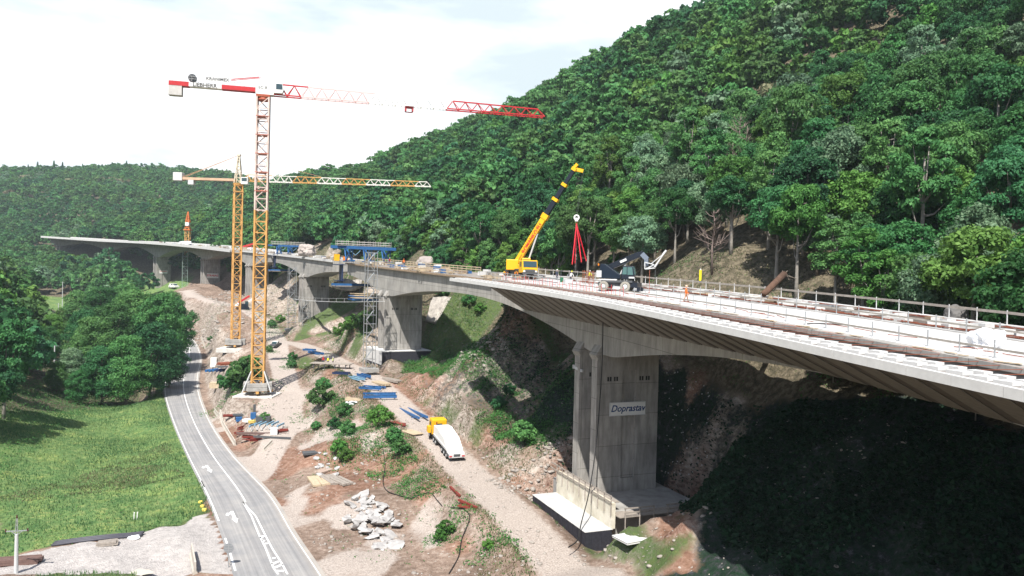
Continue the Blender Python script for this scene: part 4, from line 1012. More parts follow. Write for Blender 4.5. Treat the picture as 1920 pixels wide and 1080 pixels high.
# real trees of the farthest sort, whose crowns the far wood repeats
rest = SPOTS[NIND:]
for j in range(6):
    q, reg = rest.pop(j * 3); kind = ['dark', 'mid', 'mid', 'bright', 'pale', 'flower'][j]; pr = FARP[j % 3]
    o, c_ = tree_inst(pr, kind, q - Vector((0, 0, .2)), 1.0, 1.0 + j, tlabel(kind, q, reg, 1), 'trees of the hillside forest' if reg != 'valley' and reg != 'left' else 'trees of the valley woods'); srcs.append(c_)
# the big trees by the meadow and road
for k, (px, Z, H, kind) in enumerate([(252, 236, 27, 'mid'), (300, 226, 25, 'mid'), (210, 216, 24, 'mid'), (322, 250, 22, 'dark'), (180, 205, 20, 'mid'), (285, 192, 20, 'dark'), (240, 186, 18, 'mid'), (195, 184, 15, 'dark'), (162, 230, 19, 'dark'),
                                      (138, 195, 11, 'pale'), (110, 185, 8, 'mid'), (150, 178, 8.5, 'dark'), (92, 215, 11, 'mid'), (60, 190, 14, 'dark'), (240, 290, 26, 'mid'), (298, 290, 22, 'dark'), (190, 285, 24, 'dark'), (150, 300, 19, 'mid'), (100, 250, 12, 'bright'), (120, 300, 11, 'bright'), (320, 205, 14, 'dark'), (322, 330, 17, 'mid')]):
    p = P(px, 540, Z); p.z = gz(p.x, p.y) - .3; pr = BIGP[k % 2]; sc = H / pr['H']
    lbs = ['tallest tree of the big roadside clump', 'tall tree right of the tallest roadside tree', 'tall tree left of the tallest roadside tree', 'dark tree overhanging the far road bend', 'rounded tree on the left flank of the clump',
           'dark front tree of the clump by the road edge', 'front middle tree of the clump facing the meadow', 'low dark front tree of the clump above the meadow', 'dark tree behind the left flank of the clump', 'silvery rounded bush tree at the top of the meadow',
           'small green bushy tree beside the silvery one', 'small dark bushy tree at the meadow top corner', 'green bushy tree beside the grey utility pole', 'dark tree at the foot of the left hillside', 'tall green tree behind the roadside clump', 'dark tree behind the right part of the clump',
           'dark tall tree behind the left part of the clump', 'green tree between the clump and the small field', 'bright green bushy tree below the small field', 'bright green bushy tree at the small field edge', 'low dark tree whose shade falls on the road', 'green tree by the road beyond the bend']
    tree_inst(pr, kind, p, sc, k * 1.3, lbs[k], 'big trees beside the road and meadow')
# the rest of the wood and the far hills as one mass
pts = [(q.x, q.y, q.z) for q, r_ in rest]
for Z in np.arange(560, 1120, 9.2):
    w = 9.2
    for x in np.arange(-.80 * Z, .15 * Z, w):
        xx = x + trg.uniform(-3.5, 3.5); yy = Z + trg.uniform(-3.5, 3.5); s_, o_ = bridge_so(xx, yy)
        if o_ < 24 and s_ < 745 and o_ > -14: continue
        if o_ > 24 and o_ < 190 and yy < 700 and s_ < 620: continue
        pts.append((xx, yy, gz(xx, yy)))
# wood floor behind the crest and between
pts = np.array(pts); print('far trees', len(pts), 'spots', len(SPOTS), 'used labels max', max(used.values()))
me = bpy.data.meshes.new('distant_wood'); me.vertices.add(len(pts)); me.vertices.foreach_set('co', pts.astype(np.float32).ravel())
nn = len(pts)
cl_ = vnoise(pts[:, 0] / 60, pts[:, 1] / 60, 77) + trg.uniform(-.45, .45, nn)
idx = np.where(cl_ < -.25, 0, np.where(cl_ < .12, 1, np.where(cl_ < .32, 2, np.where(cl_ < .58, 3, 4))))
fl = (pts[:, 1] > 800) & (vnoise(pts[:, 0] / 35, pts[:, 1] / 35, 78) > .30) & (trg.random(nn) < .5); idx = np.where(fl, 5, idx)
for nm, arr in (('tree_size', trg.uniform(.8, 1.25, nn)), ('tree_turn', trg.uniform(0, 6.28, nn))):
    a = me.attributes.new(nm, 'FLOAT', 'POINT'); a.data.foreach_set('value', arr.astype(np.float32))
a = me.attributes.new('tree_kind', 'INT', 'POINT'); a.data.foreach_set('value', idx.astype(np.int32))
fo = bpy.data.objects.new('distant_wood', me); COL.objects.link(fo); tag(fo, 'dense broadleaf forest covering the upper slopes and far hills', kind='stuff')
ng = bpy.data.node_groups.new('wood_scatter', 'GeometryNodeTree'); ng.interface.new_socket('Geometry', in_out='INPUT', socket_type='NodeSocketGeometry'); ng.interface.new_socket('Geometry', in_out='OUTPUT', socket_type='NodeSocketGeometry')
gi = ng.nodes.new('NodeGroupInput'); go_ = ng.nodes.new('NodeGroupOutput'); iop = ng.nodes.new('GeometryNodeInstanceOnPoints'); g2i = ng.nodes.new('GeometryNodeGeometryToInstance')
for c_ in reversed(srcs):
    oi_ = ng.nodes.new('GeometryNodeObjectInfo'); oi_.transform_space = 'ORIGINAL'; oi_.inputs['Object'].default_value = c_; oi_.inputs['As Instance'].default_value = True
    ng.links.new(oi_.outputs['Geometry'], g2i.inputs[0])
def na(nm, ty):
    q = ng.nodes.new('GeometryNodeInputNamedAttribute'); q.data_type = ty; q.inputs['Name'].default_value = nm; return [o for o in q.outputs if o.enabled][0]
ng.links.new(gi.outputs[0], iop.inputs['Points']); ng.links.new(g2i.outputs[0], iop.inputs['Instance']); iop.inputs['Pick Instance'].default_value = True
ng.links.new(na('tree_kind', 'INT'), iop.inputs['Instance Index']); ng.links.new(na('tree_size', 'FLOAT'), iop.inputs['Scale'])
cx_ = ng.nodes.new('ShaderNodeCombineXYZ'); ng.links.new(na('tree_turn', 'FLOAT'), cx_.inputs[2]); ng.links.new(cx_.outputs[0], iop.inputs['Rotation'])
ng.links.new(iop.outputs[0], go_.inputs[0]); md = fo.modifiers.new('scatter', 'NODES'); md.node_group = ng
# conifers along the far crest are a few real trees
def conifer_mb(H):
    rg = np.random.default_rng(9); P0 = []; Nn = []
    for k in range(900):
        z = H * (.12 + .86 * rg.random() ** 1.2); rr = (1 - z / H) * H * .2 * (0.75 + .25 * math.sin(z * 4)); ph = rg.uniform(0, 6.28); P0.append((rr * math.cos(ph), rr * math.sin(ph), z)); Nn.append((math.cos(ph) * .6, math.sin(ph) * .6, .6))
    V, F_ = leaves(np.array(P0), np.array(Nn), .8, rg); t_ = MB(); t_.path([(0, 0, -.5), (0, 0, H * .9)], [.3, .05], 6)
    return dict(V=V, F=F_, tone=rg.uniform(0, 1, len(F_)), mb=t_, bark=BARK, H=H, r=4, cm={}, tm=None)
CON = conifer_mb(19)
for k in range(11):
    px = 8 + k * 26 + trg.uniform(-16, 16); x = ray(px, 500).x * 955; z = gz(x, 955)
    tree_inst(CON, 'dark', (x, 955, z + 2), trg.uniform(.45, 1.1), k, f'dark pointed conifer on the far hill crest, number {k+1} counting from the left end', 'conifers on the far crest', 'conifer_tree')
# bare dead trees on the slope
for k, (px, py, Z, H) in enumerate([(1384, 330, 155, 17), (1398, 345, 150, 14), (1372, 350, 150, 12), (1545, 300, 140, 11), (1338, 470, 117, 10)]):
    p = P(px, 400, Z); p.z = gz(p.x, p.y); rg = random.Random(k); o = thing('dead_tree', ['tallest bare grey dead tree among green crowns', 'bare dead tree right of the tallest one', 'bare dead tree left of the tallest one', 'twisted leafless tree above the fallen log', 'bare leaning dead sapling on the open slope'][k], 'tree', p, k, 'bare dead trees')
    mb = MB(); mb.path([(0, 0, -.4), (.2, 0, H * .4), (-.1, .2, H * .75), (.1, .1, H)], [.22, .17, .1, .03], 6); mb.build('trunk', DEAD, o, smooth=True); mb = MB()
    for q in range(26):
        z = H * rg.uniform(.3, .95); a = rg.uniform(0, 6.28); L = (H - z) * .45 + .8; e_ = (math.cos(a) * L, math.sin(a) * L, z + L * rg.uniform(.3, .9)); m_ = (e_[0] * .5, e_[1] * .5, z + L * .2); mb.path([(0, 0, z), m_, e_], [.08, .05, .02], 4)
        for w_ in range(3): a2 = a + rg.uniform(-.9, .9); mb.path([m_, (m_[0] + math.cos(a2) * L * .5, m_[1] + math.sin(a2) * L * .5, m_[2] + L * .5)], [.035, .015], 3)
    mb.build('branches', DEAD, o)
# ------------------------------------------------------------------ bushes, undergrowth, grass, rubble
BUSH = tree_proto('bush', 3.0, 1.9, .25, 2600, 14, .17, 51, BARK, tr=.05, limbs=5)
BSH = [(600,765,4.4,'mid'),(605,735,3.0,'mid'),(645,780,2.6,'mid'),(628,805,2.2,'dark'),(652,815,2.4,'mid'),(712,800,3.6,'bright'),(738,830,2.6,'mid'),(750,855,2.6,'mid'),(635,850,2.4,'bright'),(648,865,2.2,'bright'),(547,690,2.4,'mid'),(548,675,2.2,'mid'),
       (455,725,6.5,'mid'),(435,735,5.2,'dark'),(470,705,4.8,'mid'),(496,790,1.7,'mid'),(592,805,1.6,'mid'),(980,830,3.4,'mid'),(835,1005,1.9,'bright'),(825,1015,1.4,'bright'),(915,1030,1.1,'bright'),(510,615,3,'mid'),(525,605,3,'bright'),(660,625,5,'bright'),(640,632,4,'bright'),(685,615,4.5,'mid'),
       (955,740,2,'dark'),(935,770,2.2,'dark'),(1550,705,2.2,'mid'),(1660,735,2.2,'mid'),(1850,600,3.2,'mid'),(880,575,3,'mid'),(830,560,4,'mid'),(900,590,2.6,'bright'),(1150,495,2.2,'mid'),(395,640,2,'mid'),(505,660,2,'mid')]
BLAB = ['on the bank left of the blue frames', 'on the bank just below the timber stacks', 'below the white sheet heap', 'halfway down the stony bank', 'right of the halfway bush', 'beside the red bars on the truck track', 'below the pallet boards left of the truck', 'lowest beside the truck track', 'at the foot of the stony bank', 'just right of the lowest foot bush',
        'beside the pale gravel track', 'at the top of the pale gravel track', 'left of the front crane base', 'big dark one beside the front crane base', 'behind the front crane ballast', 'in front of the front crane slab', 'on the gravel track right edge', 'left of the near pier on the rocks', 'above the stone pile right side', 'small one above the stone pile', 'small one by the black hose',
        'behind the crane mast near the third pier', 'yellowish one near the third pier', 'bright one left of the scaffold tower', 'bright one on the red bank', 'behind the scaffold tower foot', 'in bridge shade on the slope', 'in bridge shade above the rock cut', 'sunlit strip under the deck', 'sunlit strip further right under the deck', 'behind the deck rail by the grey boulder',
        'beyond the shotcrete wall', 'above the shotcrete wall', 'right of the shotcrete wall', 'left of the black telehandler boom', 'on the stony roadside bank', 'beside the dark pickup']
for k, (px, py, H, kind) in enumerate(BSH):
    p = G(px, py); o = tree_inst(BUSH, kind, p - Vector((0, 0, .1)), H / 3.0, k * 1.7, f'{ADJ[kind]} leafy bush {BLAB[k]}', 'bushes scattered over the banks', 'bush')[0]
    o['category'] = 'bush'
    for ch in o.children:
        if ch.name.startswith('trunk'): ch.name = 'stems'
def scatter_poly(pts, n_, rg):
    P_ = np.array([(q[0], q[1]) for q in pts]); lo, hi = P_.min(0), P_.max(0); X = rg.uniform(lo[0], hi[0], n_ * 4); Y = rg.uniform(lo[1], hi[1], n_ * 4); k = inpoly(X, Y, pts); return X[k][:n_], Y[k][:n_]
def gzv(X, Y):
    return np.array([gz(x, y) for x, y in zip(X, Y)])
ug = np.random.default_rng(61); PX = []; TN = []
def weeds(poly, n_, h, thr=-.1, sc=4.0):
    X, Y = scatter_poly(poly, n_, ug); ix, iy = np.searchsorted(xs, X) - 1, np.searchsorted(ys, Y) - 1; k = (vnoise(X / sc, Y / sc, 62) + .5 * vnoise(X / 1.5, Y / 1.5, 63) + ug.uniform(-.38, .38, len(X)) > thr) & (dR[iy, ix] > 6) & (dT[iy, ix] > 3.0) & (dT2[iy, ix] > 3.0) & (lgravel[iy, ix] < .5); X, Y = X[k], Y[k]; Z = gzv(X, Y)
    hh = h * (0.4 + vnoise(X / 1.6, Y / 1.6, 64) + .5); PX.append(np.stack([X, Y, Z + ug.uniform(0, 1, len(X)) * hh], 1))
weeds(wp([(750,700),(800,655),(850,665),(930,690),(960,720),(900,740),(870,705),(800,700)]), 14000, 1.0, -.4)
weeds(wp([(890,790),(930,760),(1000,790),(1070,800),(1060,830),(990,840),(940,830)]), 5000, .9, -.3)
weeds(wp([(810,630),(880,600),(960,620),(1075,690),(1075,790),(1000,760),(930,700),(870,660)]), 8000, .8, .02)
weeds(wp([(600,640),(660,600),(700,600),(690,630),(650,650)]), 3000, 1.0, -.3)
weeds(wp([(530,590),(560,560),(600,570),(560,625),(520,630)]), 1500, .8, -.2)
keep = PX; PX = []
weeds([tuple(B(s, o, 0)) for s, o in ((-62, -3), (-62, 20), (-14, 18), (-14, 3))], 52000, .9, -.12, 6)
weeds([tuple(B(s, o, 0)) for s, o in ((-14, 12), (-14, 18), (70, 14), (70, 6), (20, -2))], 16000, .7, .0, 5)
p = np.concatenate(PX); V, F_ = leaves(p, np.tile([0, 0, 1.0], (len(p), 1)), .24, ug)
so_ = fastmesh('shade_undergrowth', V, F_, leafmat('shade_painted_weed_leaves', (.004, .022, .010), (.020, .085, .036), .1), attrs={'tone': ('FLOAT', 'FACE', np.clip(ug.uniform(0, 1, len(F_)) * .4 + .6 * (vnoise(p[:, 0] / 3, p[:, 1] / 3, 66) + .5), 0, 1))})  # leaf colour darkened to imitate the shade under the bridge
tag(so_, 'brambles on the slope under the bridge, shade painted into their leaf colour', kind='stuff'); PX = keep
weeds([tuple(B(s, o, 0)) for s, o in ((20, -3), (20, 8), (88, 12), (88, 4))], 7000, .6, .0)
weeds([tuple(B(s, o, 0)) for s, o in ((-5, 17), (-5, 33), (80, 30), (80, 18))], 3500, .5, .1)
weeds([(-60, 90, 0), (-55, 200, 0), (20, 120, 0), (0, 70, 0), (-20, 76, 0)], 14000, .3, .34, 4)
weeds(wp([(840,955),(900,900),(960,960),(1000,1060),(860,1060)]), 5000, .3, .16, 3)
weeds(wp([(610,740),(700,760),(760,830),(840,920),(760,940),(640,860)]), 15000, .42, .08, 3.5)
weeds(wp([(0,700),(60,640),(150,690),(250,745),(130,792),(60,850),(0,905)]), 9000, 1.6, -.5, 4)
weeds([tuple(B(s, o, 0)) for s, o in ((98, 9.5), (98, 30), (330, 28), (330, 9.5))], 34000, 1.5, -.12, 6)
weeds([tuple(B(s, o, 0)) for s, o in ((20, 9), (20, 17), (98, 22), (98, 9))], 12000, .7, -.1, 5)
weeds([tuple(B(s, o, 0)) for s, o in ((196, -10), (196, 8), (290, 8), (290, -8))], 7000, .8, .08, 5)
weeds(wp([(430,690),(470,670),(480,720),(430,760)]), 1500, .5, -.1, 2)
weeds(wp([(490,620),(540,600),(560,640),(500,650)]), 1200, .5, -.1, 2)
weeds(wp([(340,600),(420,570),(450,610),(380,630)]), 2500, .5, .05, 3)
for (px, py, H, kind) in BSH:
    c_ = G(px, py); n_ = int(90 * H); a_ = ug.uniform(0, 6.28, n_); r_ = H * ug.uniform(.2, 1.25, n_) ** 1.0; X = c_.x + np.cos(a_) * r_ * 1.2; Y = c_.y + np.sin(a_) * r_; PX.append(np.stack([X, Y, gzv(X, Y) + ug.uniform(0, 1, n_) * H * .28 * np.clip(1.3 - r_ / H, .1, 1)], 1))
p = np.concatenate(PX); p = np.concatenate([p, p + ug.normal(0, .28, p.shape) * (1, 1, .25)]); V, F_ = leaves(p, np.tile([0, 0, 1.0], (len(p), 1)), .125, ug)
uo = fastmesh('undergrowth', V, F_, leafmat('weed_leaves', (.030, .105, .026), (.10, .225, .055)), attrs={'tone': ('FLOAT', 'FACE', np.clip(ug.uniform(0, 1, len(F_)) * .6 + .4 * (vnoise(p[:, 0] / 2, p[:, 1] / 2, 65) + .5), 0, 1))})
dg = []
for poly, n_, th in (([(-72, 100, 0), (-50, 215, 0), (-30, 215, 0), (20, 130, 0), (8, 76, 0), (-15, 74, 0), (-45, 120, 0)], 120000, -.22), (wp([(330,610),(400,590),(470,600),(440,650),(380,650)]), 6000, .05), ([tuple(B(s, o, 0)) for s, o in ((-8, 17.5), (-8, 36), (110, 30), (110, 17.5))], 16000, -.2)):
    X, Y = scatter_poly(poly, n_, ug); k = (vnoise(X / 6, Y / 6, 67) + .5 * vnoise(X / 2, Y / 2, 68) > th); X, Y = X[k], Y[k]; ix, iy = np.searchsorted(xs, X) - 1, np.searchsorted(ys, Y) - 1; k = (dT[iy, ix] > 3.6) & (dT2[iy, ix] > 3.4) & (dR[iy, ix] > 6.5) & (yard_flat[iy, ix] < .5) & (dk[iy, ix] < .4); dg.append((X[k], Y[k]))
X = np.concatenate([d[0] for d in dg]); Y = np.concatenate([d[1] for d in dg])
def blades(X, Y, h, wd, rg):
    n_ = len(X); Z = gzv(X, Y); a = rg.uniform(0, 6.28, n_); l = rg.uniform(.2, .7, n_) * h; d = np.stack([np.cos(a), np.sin(a)], 1); t_ = np.stack([-d[:, 1], d[:, 0]], 1) * wd * .5
    b0 = np.stack([X - t_[:, 0], Y - t_[:, 1], Z - .03], 1); b1 = np.stack([X + t_[:, 0], Y + t_[:, 1], Z - .03], 1)
    hh = h * rg.uniform(.6, 1.3, n_); tp = np.stack([X + d[:, 0] * l, Y + d[:, 1] * l, Z + hh], 1)
    return np.stack([b0, b1, tp], 1).reshape(-1, 3), np.arange(n_ * 3).reshape(-1, 3)
V, F_ = blades(X, Y, .20 * (.6 + np.clip(vnoise(X / 3, Y / 3, 60) + .5, 0, 1)), .17, ug)
dgo = fastmesh('dry_grass', V, F_, leafmat('dry_grass_blades', (.05, .11, .03), (.25, .24, .13), .3), attrs={'tone': ('FLOAT', 'FACE', np.clip(.5 + vnoise(X / 5, Y / 5, 69) * 1.1 + ug.uniform(-.3, .3, len(X)), 0, 1))})
tag(dgo, 'thin dry grass and weeds growing over the earth banks', kind='stuff')
tag(uo, 'low green weeds and brambles growing in patches on the banks', kind='stuff')
# meadow grass
def blades(X, Y, h, wd, rg):
    n_ = len(X); Z = gzv(X, Y); a = rg.uniform(0, 6.28, n_); l = rg.uniform(.2, .7, n_) * h; d = np.stack([np.cos(a), np.sin(a)], 1); t_ = np.stack([-d[:, 1], d[:, 0]], 1) * wd * .5
    b0 = np.stack([X - t_[:, 0], Y - t_[:, 1], Z - .03], 1); b1 = np.stack([X + t_[:, 0], Y + t_[:, 1], Z - .03], 1)
    hh = h * rg.uniform(.6, 1.3, n_); tp = np.stack([X + d[:, 0] * l, Y + d[:, 1] * l, Z + hh], 1)
    return np.stack([b0, b1, tp], 1).reshape(-1, 3), np.arange(n_ * 3).reshape(-1, 3)
X, Y = scatter_poly([(-62, 74, 0), (-120, 100, 0), (-120, 210, 0), (-92, 215, 0), (-34, 92, 0), (-30, 74, 0)], 70000, ug); k = (X < np.interp(Y, [c.y for c in rc], [c.x for c in rc]) - 4.7); X, Y = X[k], Y[k]; k = (grass[np.searchsorted(ys, Y) - 1, np.searchsorted(xs, X) - 1] > .5) & (lgravel[np.searchsorted(ys, Y) - 1, np.searchsorted(xs, X) - 1] < .3); X, Y = X[k], Y[k]
hm = .30 * (.7 + 1.0 * (vnoise(X / 5, Y / 5, 71) + .5) + .6 * (vnoise(X / 1.5, Y / 1.5, 72)))
V, F_ = blades(X, Y, hm, .12, ug)
go2 = fastmesh('meadow_grass', V, F_, leafmat('grass_blades', (.070, .19, .065), (.27, .40, .16), .35), attrs={'tone': ('FLOAT', 'FACE', np.clip(.5 + vnoise(X / 6, Y / 6, 73) * .9 + vnoise(X / 1.8, Y / 1.8, 74) * .5 + ug.uniform(-.25, .25, len(X)), 0, 1))})
tag(go2, 'rough green meadow grass beside the road', kind='stuff')
# loose stones
def boulder_mesh(seed, flat=1.0):
    import bmesh
    from mathutils import noise as mn
    bm = bmesh.new(); bmesh.ops.create_icosphere(bm, subdivisions=4, radius=.5)
    for v in bm.verts:
        p_ = v.co * 2.2 + Vector((seed, 0, 0)); v.co *= 1 + .45 * mn.noise(p_ * .8) + .22 * mn.noise(p_ * 2.1) + .10 * mn.noise(p_ * 5); v.co.z *= flat
        k = max(abs(v.co.x), abs(v.co.y), abs(v.co.z)); v.co = v.co * .75 + v.co.normalized() * .5 / max(k, .2) * .5 * .25
    me = bpy.data.meshes.new('boulder'); bm.to_mesh(me); bm.free(); me.materials.append(STONE); return me
def rockmesh(rg, flat=.6, n_=2):
    import bmesh
    bm = bmesh.new(); bmesh.ops.create_icosphere(bm, subdivisions=1, radius=.5)
    for v in bm.verts:
        d = v.co.normalized(); k = max(abs(d.x), abs(d.y), abs(d.z)); v.co = v.co * (1 - .35) + d * .5 / k * .35; v.co *= rg.uniform(.78, 1.15); v.co.z *= flat
    me = bpy.data.meshes.new('rock'); bm.to_mesh(me); bm.free(); return me
rkg = random.Random(5); RV = []; RF = []; base = rockmesh(rkg); bv = np.array([v.co[:] for v in base.vertices]); bf = np.array([p_.vertices[:] for p_ in base.polygons])
def stones(poly, n_, smin, smax, thr=-9):
    X, Y = scatter_poly(poly, n_, ug); k = vnoise(X / 5, Y / 5, 81) > thr; X, Y = X[k], Y[k]; Z = gzv(X, Y)
    for x, y, z in zip(X, Y, Z):
        s_ = smin * (smax / smin) ** (ug.random() ** 2.2); M = Matrix.Rotation(ug.uniform(0, 6.28), 3, 'Z') @ Matrix.Rotation(ug.uniform(-.6, .6), 3, 'X'); v_ = (bv * ug.uniform(.6, 1.2, (1, 3)) * s_) @ np.array(M).T + (x, y, z + s_ * .1)
        RF.append(bf + len(RV) * len(bv)); RV.append(v_)
stones(wp([(625,1078),(470,860),(410,780),(400,690),(620,660),(720,720),(900,820),(1090,1075)]), 4200, .10, .65, -.1)
stones(wp([(870,640),(950,640),(960,690),(880,700),(840,680)]), 700, .35, 1.3)
stones([tuple(B(s, o, 0)) for s, o in ((200, -16), (200, 6), (330, 6), (330, -14))], 900, .3, 1.7)
stones(wp([(340,600),(400,590),(420,620),(400,650),(350,630)]), 400, .4, 1.8)
stones(wp([(900,900),(1000,860),(1040,880),(1010,930),(960,930)]), 160, .2, .9)
stones(wp([(1020,830),(1075,820),(1075,900),(1020,890)]), 60, .3, 1.1)
stones([tuple(B(s, o, 0)) for s, o in ((-40, -8), (-40, 18), (40, 18), (40, 10), (-8, -9))], 1200, .1, .6)
ro_ = fastmesh('rubble', np.concatenate(RV), np.concatenate(RF), mat('loose_stone', (.36, .325, .29), .9, noise=.4, nscale=.8, bump=.4)); tag(ro_, 'loose stones strewn over the earth banks', kind='stuff')
# pile of quarried slabs, each its own block
RM = []
for k in range(6):
    m_ = rockmesh(random.Random(k + 20), .42); m_.materials.append(STONE); m_.name = 'stone_slab'; RM.append(m_)
pile = [tuple(G(*q)) for q in [(655,935),(690,925),(720,950),(745,985),(755,1025),(720,1035),(690,1010),(650,985)]]
X, Y = scatter_poly(pile, 120, np.random.default_rng(3)); cx, cy = X.mean(), Y.mean()
order = np.argsort(np.hypot(X - cx, Y - cy))
for k in range(88):
    x, y = X[k], Y[k]; o = bpy.data.objects.new('stone_block', RM[k % 6]); COL.objects.link(o); s_ = rkg.uniform(1.0, 2.5) if k % 3 else rkg.uniform(.6, 1.2); d = math.hypot(x - cx, y - cy)
    o.location = (x, y, gz(x, y) + max(.1, .75 - d * .13)); o.rotation_euler = (rkg.uniform(-.45, .45), rkg.uniform(-.45, .45), rkg.uniform(0, 6)); o.scale = (s_, s_ * rkg.uniform(.6, .95), s_ * rkg.uniform(.6, 1.0))
    tag(o, 'rough pale grey quarry block lying in the stone pile', 'stone', 'stones of the pile beside the road')
# grey boulder behind the rail, fallen log
bo = bpy.data.objects.new('boulder', boulder_mesh(7, 1.1)); COL.objects.link(bo); bo.data.materials.clear(); bo.data.materials.append(ROCKD); q = P(1792, 596, 69); bo.location = (q.x, q.y, q.z); bo.scale = (1.9, 1.6, 2.1); tag(bo, 'big grey boulder behind the far deck rail', 'boulder')
lg = thing('fallen_log', 'thick brown fallen log with broken root end on the slope', 'log', P(1445, 540, 88)); mb = MB(); a0 = P(1432, 551, 86) - Vector(lg.location); a1 = P(1470, 515, 92) - Vector(lg.location); mb.path([a0, a0.lerp(a1, .5), a1], [.36, .40, .46], 9); mb.build('trunk', mat('red_brown_bark', (.13, .075, .05), .9, noise=.4, nscale=2), lg, smooth=True); mb = MB()
for k in range(7): mb.path([a1, a1 + Vector((rkg.uniform(-.2, 1.8), rkg.uniform(-1, 1), rkg.uniform(-.8, .8)))], [.16, .04], 5)
mb.build('roots', BARK, lg)
# ------------------------------------------------------------------ cranes
def lattice(mb, base, H, w, step, r, mi=0, rz=0.0, top_w=None, diag=True, r2=None, mifun=None):
    top_w = top_w or w; r2 = r2 or r * .55; n_ = max(1, int(round(H / step))); c, s_ = math.cos(rz), math.sin(rz)
    def cor(k, z):
        ww = (w + (top_w - w) * z / H) / 2; x, y = [(-ww, -ww), (ww, -ww), (ww, ww), (-ww, ww)][k % 4]
        return Vector((base[0] + x * c - y * s_, base[1] + x * s_ + y * c, base[2] + z))
    for i in range(n_):
        z0, z1 = H * i / n_, H * (i + 1) / n_; m_ = mifun(i / n_) if mifun else mi
        for k in range(4):
            mb.beam(cor(k, z0), cor(k, z1), r * 2, mi=m_)
            mb.beam(cor(k, z0), cor(k + 1, z0), r2 * 2, mi=m_)
            if diag: mb.beam(cor(k, z0), cor(k + 1, z1), r2 * 2, mi=m_) if (i + k) % 2 else mb.beam(cor(k + 1, z0), cor(k, z1), r2 * 2, mi=m_)
    for k in range(4): mb.beam(cor(k, H), cor(k + 1, H), r2 * 2, mi=mi)
def jib(mb, L, h0, h1, w, step, z, x0=1.2, r=.11, sect=None):
    """triangular lattice arm along +x, bottom chords at z; sect(t)->material index"""
    n_ = int(L / step)
    for i in range(n_):
        xa, xb = x0 + L * i / n_, x0 + L * (i + 1) / n_; ta, tb = i / n_, (i + 1) / n_; mi = sect(ta) if sect else 0
        ha, hb = h0 + (h1 - h0) * ta, h0 + (h1 - h0) * tb; xm = (xa + xb) / 2; hm_ = (ha + hb) / 2
        for sg in (-1, 1):
            mb.beam((xa, sg * w / 2, z), (xb, sg * w / 2, z), r * 1.5, mi=mi)
            mb.beam((xa, sg * w / 2, z), (xm, 0, z + hm_), r * .9, mi=mi); mb.beam((xm, 0, z + hm_), (xb, sg * w / 2, z), r * .9, mi=mi)
        mb.beam((xa, -w / 2, z), (xa, w / 2, z), r * .8, mi=mi)
        if i < n_ - 1: mb.beam((xm, 0, z + hm_), (xm + L / n_, 0, z + hm_), r * 1.6, mi=mi)
def ballast_base(t, zb, s=1.0, slab=8.6):
    mb = MB(); mb.box((0, 0, -.35), (slab, slab * .85, 1.3)); mb.build('foundation_slab', mat('pale_slab', (.60, .58, .54), .85, noise=.2, nscale=.6), t, bevel=.08)
    mb = MB()
    for q in (0, math.pi / 2): mb.box((0, 0, zb - .25), (6.4 * s, .6, .5), q + .3)
    mb.build('base_cross', YELC, t)
    for k in range(4):
        a = k * math.pi / 2 + .3
        for lv in range(2):
            mb = MB(); mb.box((math.cos(a) * 2.35 * s, math.sin(a) * 2.35 * s, zb + .42 + lv * .85), (1.3, 4.1 * s, .8), a); mb.build('ballast_block', CONCG, t, bevel=.05)
# first crane: flat topped, red and white
c1 = P(483, 741, 165); c1.z = gz(c1.x, c1.y); ZB1 = 1.3
hub = P(508, 172, 165); jang = math.atan2(16, 62)
T1 = thing('tower_crane', 'tallest tower crane with orange mast and long red and white flat topped jib', 'crane', (c1.x, c1.y, c1.z), 0, None)
HS = hub.z - c1.z - 1.4
ballast_base(T1, ZB1)
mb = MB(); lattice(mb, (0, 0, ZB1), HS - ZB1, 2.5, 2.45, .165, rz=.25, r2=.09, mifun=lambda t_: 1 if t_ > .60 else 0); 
mb.build('mast', [YELC, mat('overexposed_mast_paint', (.66, .52, .46), .5, noise=.3, nscale=.5)], T1)  # upper mast paled in colour to imitate overexposure against the sky
for k in range(4):
    a = .25 + math.pi / 4 + k * math.pi / 2; mb = MB(); mb.beam((math.cos(a) * 1.75, math.sin(a) * 1.75, ZB1 + 4.5), (math.cos(a) * 4.2, math.sin(a) * 4.2, ZB1 - .2), .2); mb.build('brace', LGREY, T1)
for k in range(5):
    z = HS - 4.2 - k * 4.1; mb = MB(); mb.box((0, 0, z), (2.9, 2.9, .14), .25); mb.box((.3, .2, z + .2), (1.2, .7, .25), .25); mb.build('mast_platform', REDP, T1)
mb = MB(); mb.tube((0, 0, HS - .6), (0, 0, HS + .1), 1.5, 1.35, 14); mb.box((0, 0, HS + .25), (2.9, 2.9, .5), jang); mb.build('slewing_ring', mat('rust_red_paint', (.35, .08, .04), .6), T1)
R1 = Matrix.Translation((0, 0, 0)) @ Matrix.Rotation(jang, 4, 'Z')
def loc_part(mb, name, m, par, M, **k):
    mb.v = [tuple(M @ Vector(v)) for v in mb.v]; return mb.build(name, m, par, **k)
mb = MB(); mb.box((.3, 0, HS + 1.7), (3.8, 2.2, 2.3)); mb.prism([(-1.2, HS + 2.85), (1.9, HS + 2.85), (.2, HS + 4.6), (-.3, HS + 4.6)], 'y', -.6, .6); th = loc_part(mb, 'tower_head', WHT, T1, R1, bevel=.05)
text_part('lettering', 'EC-B', .9, BLKL, T1, R1 @ Matrix(((1, 0, 0, -.1), (0, 0, -1, -1.12), (0, 1, 0, HS + 2.0), (0, 0, 0, 1))), .01)
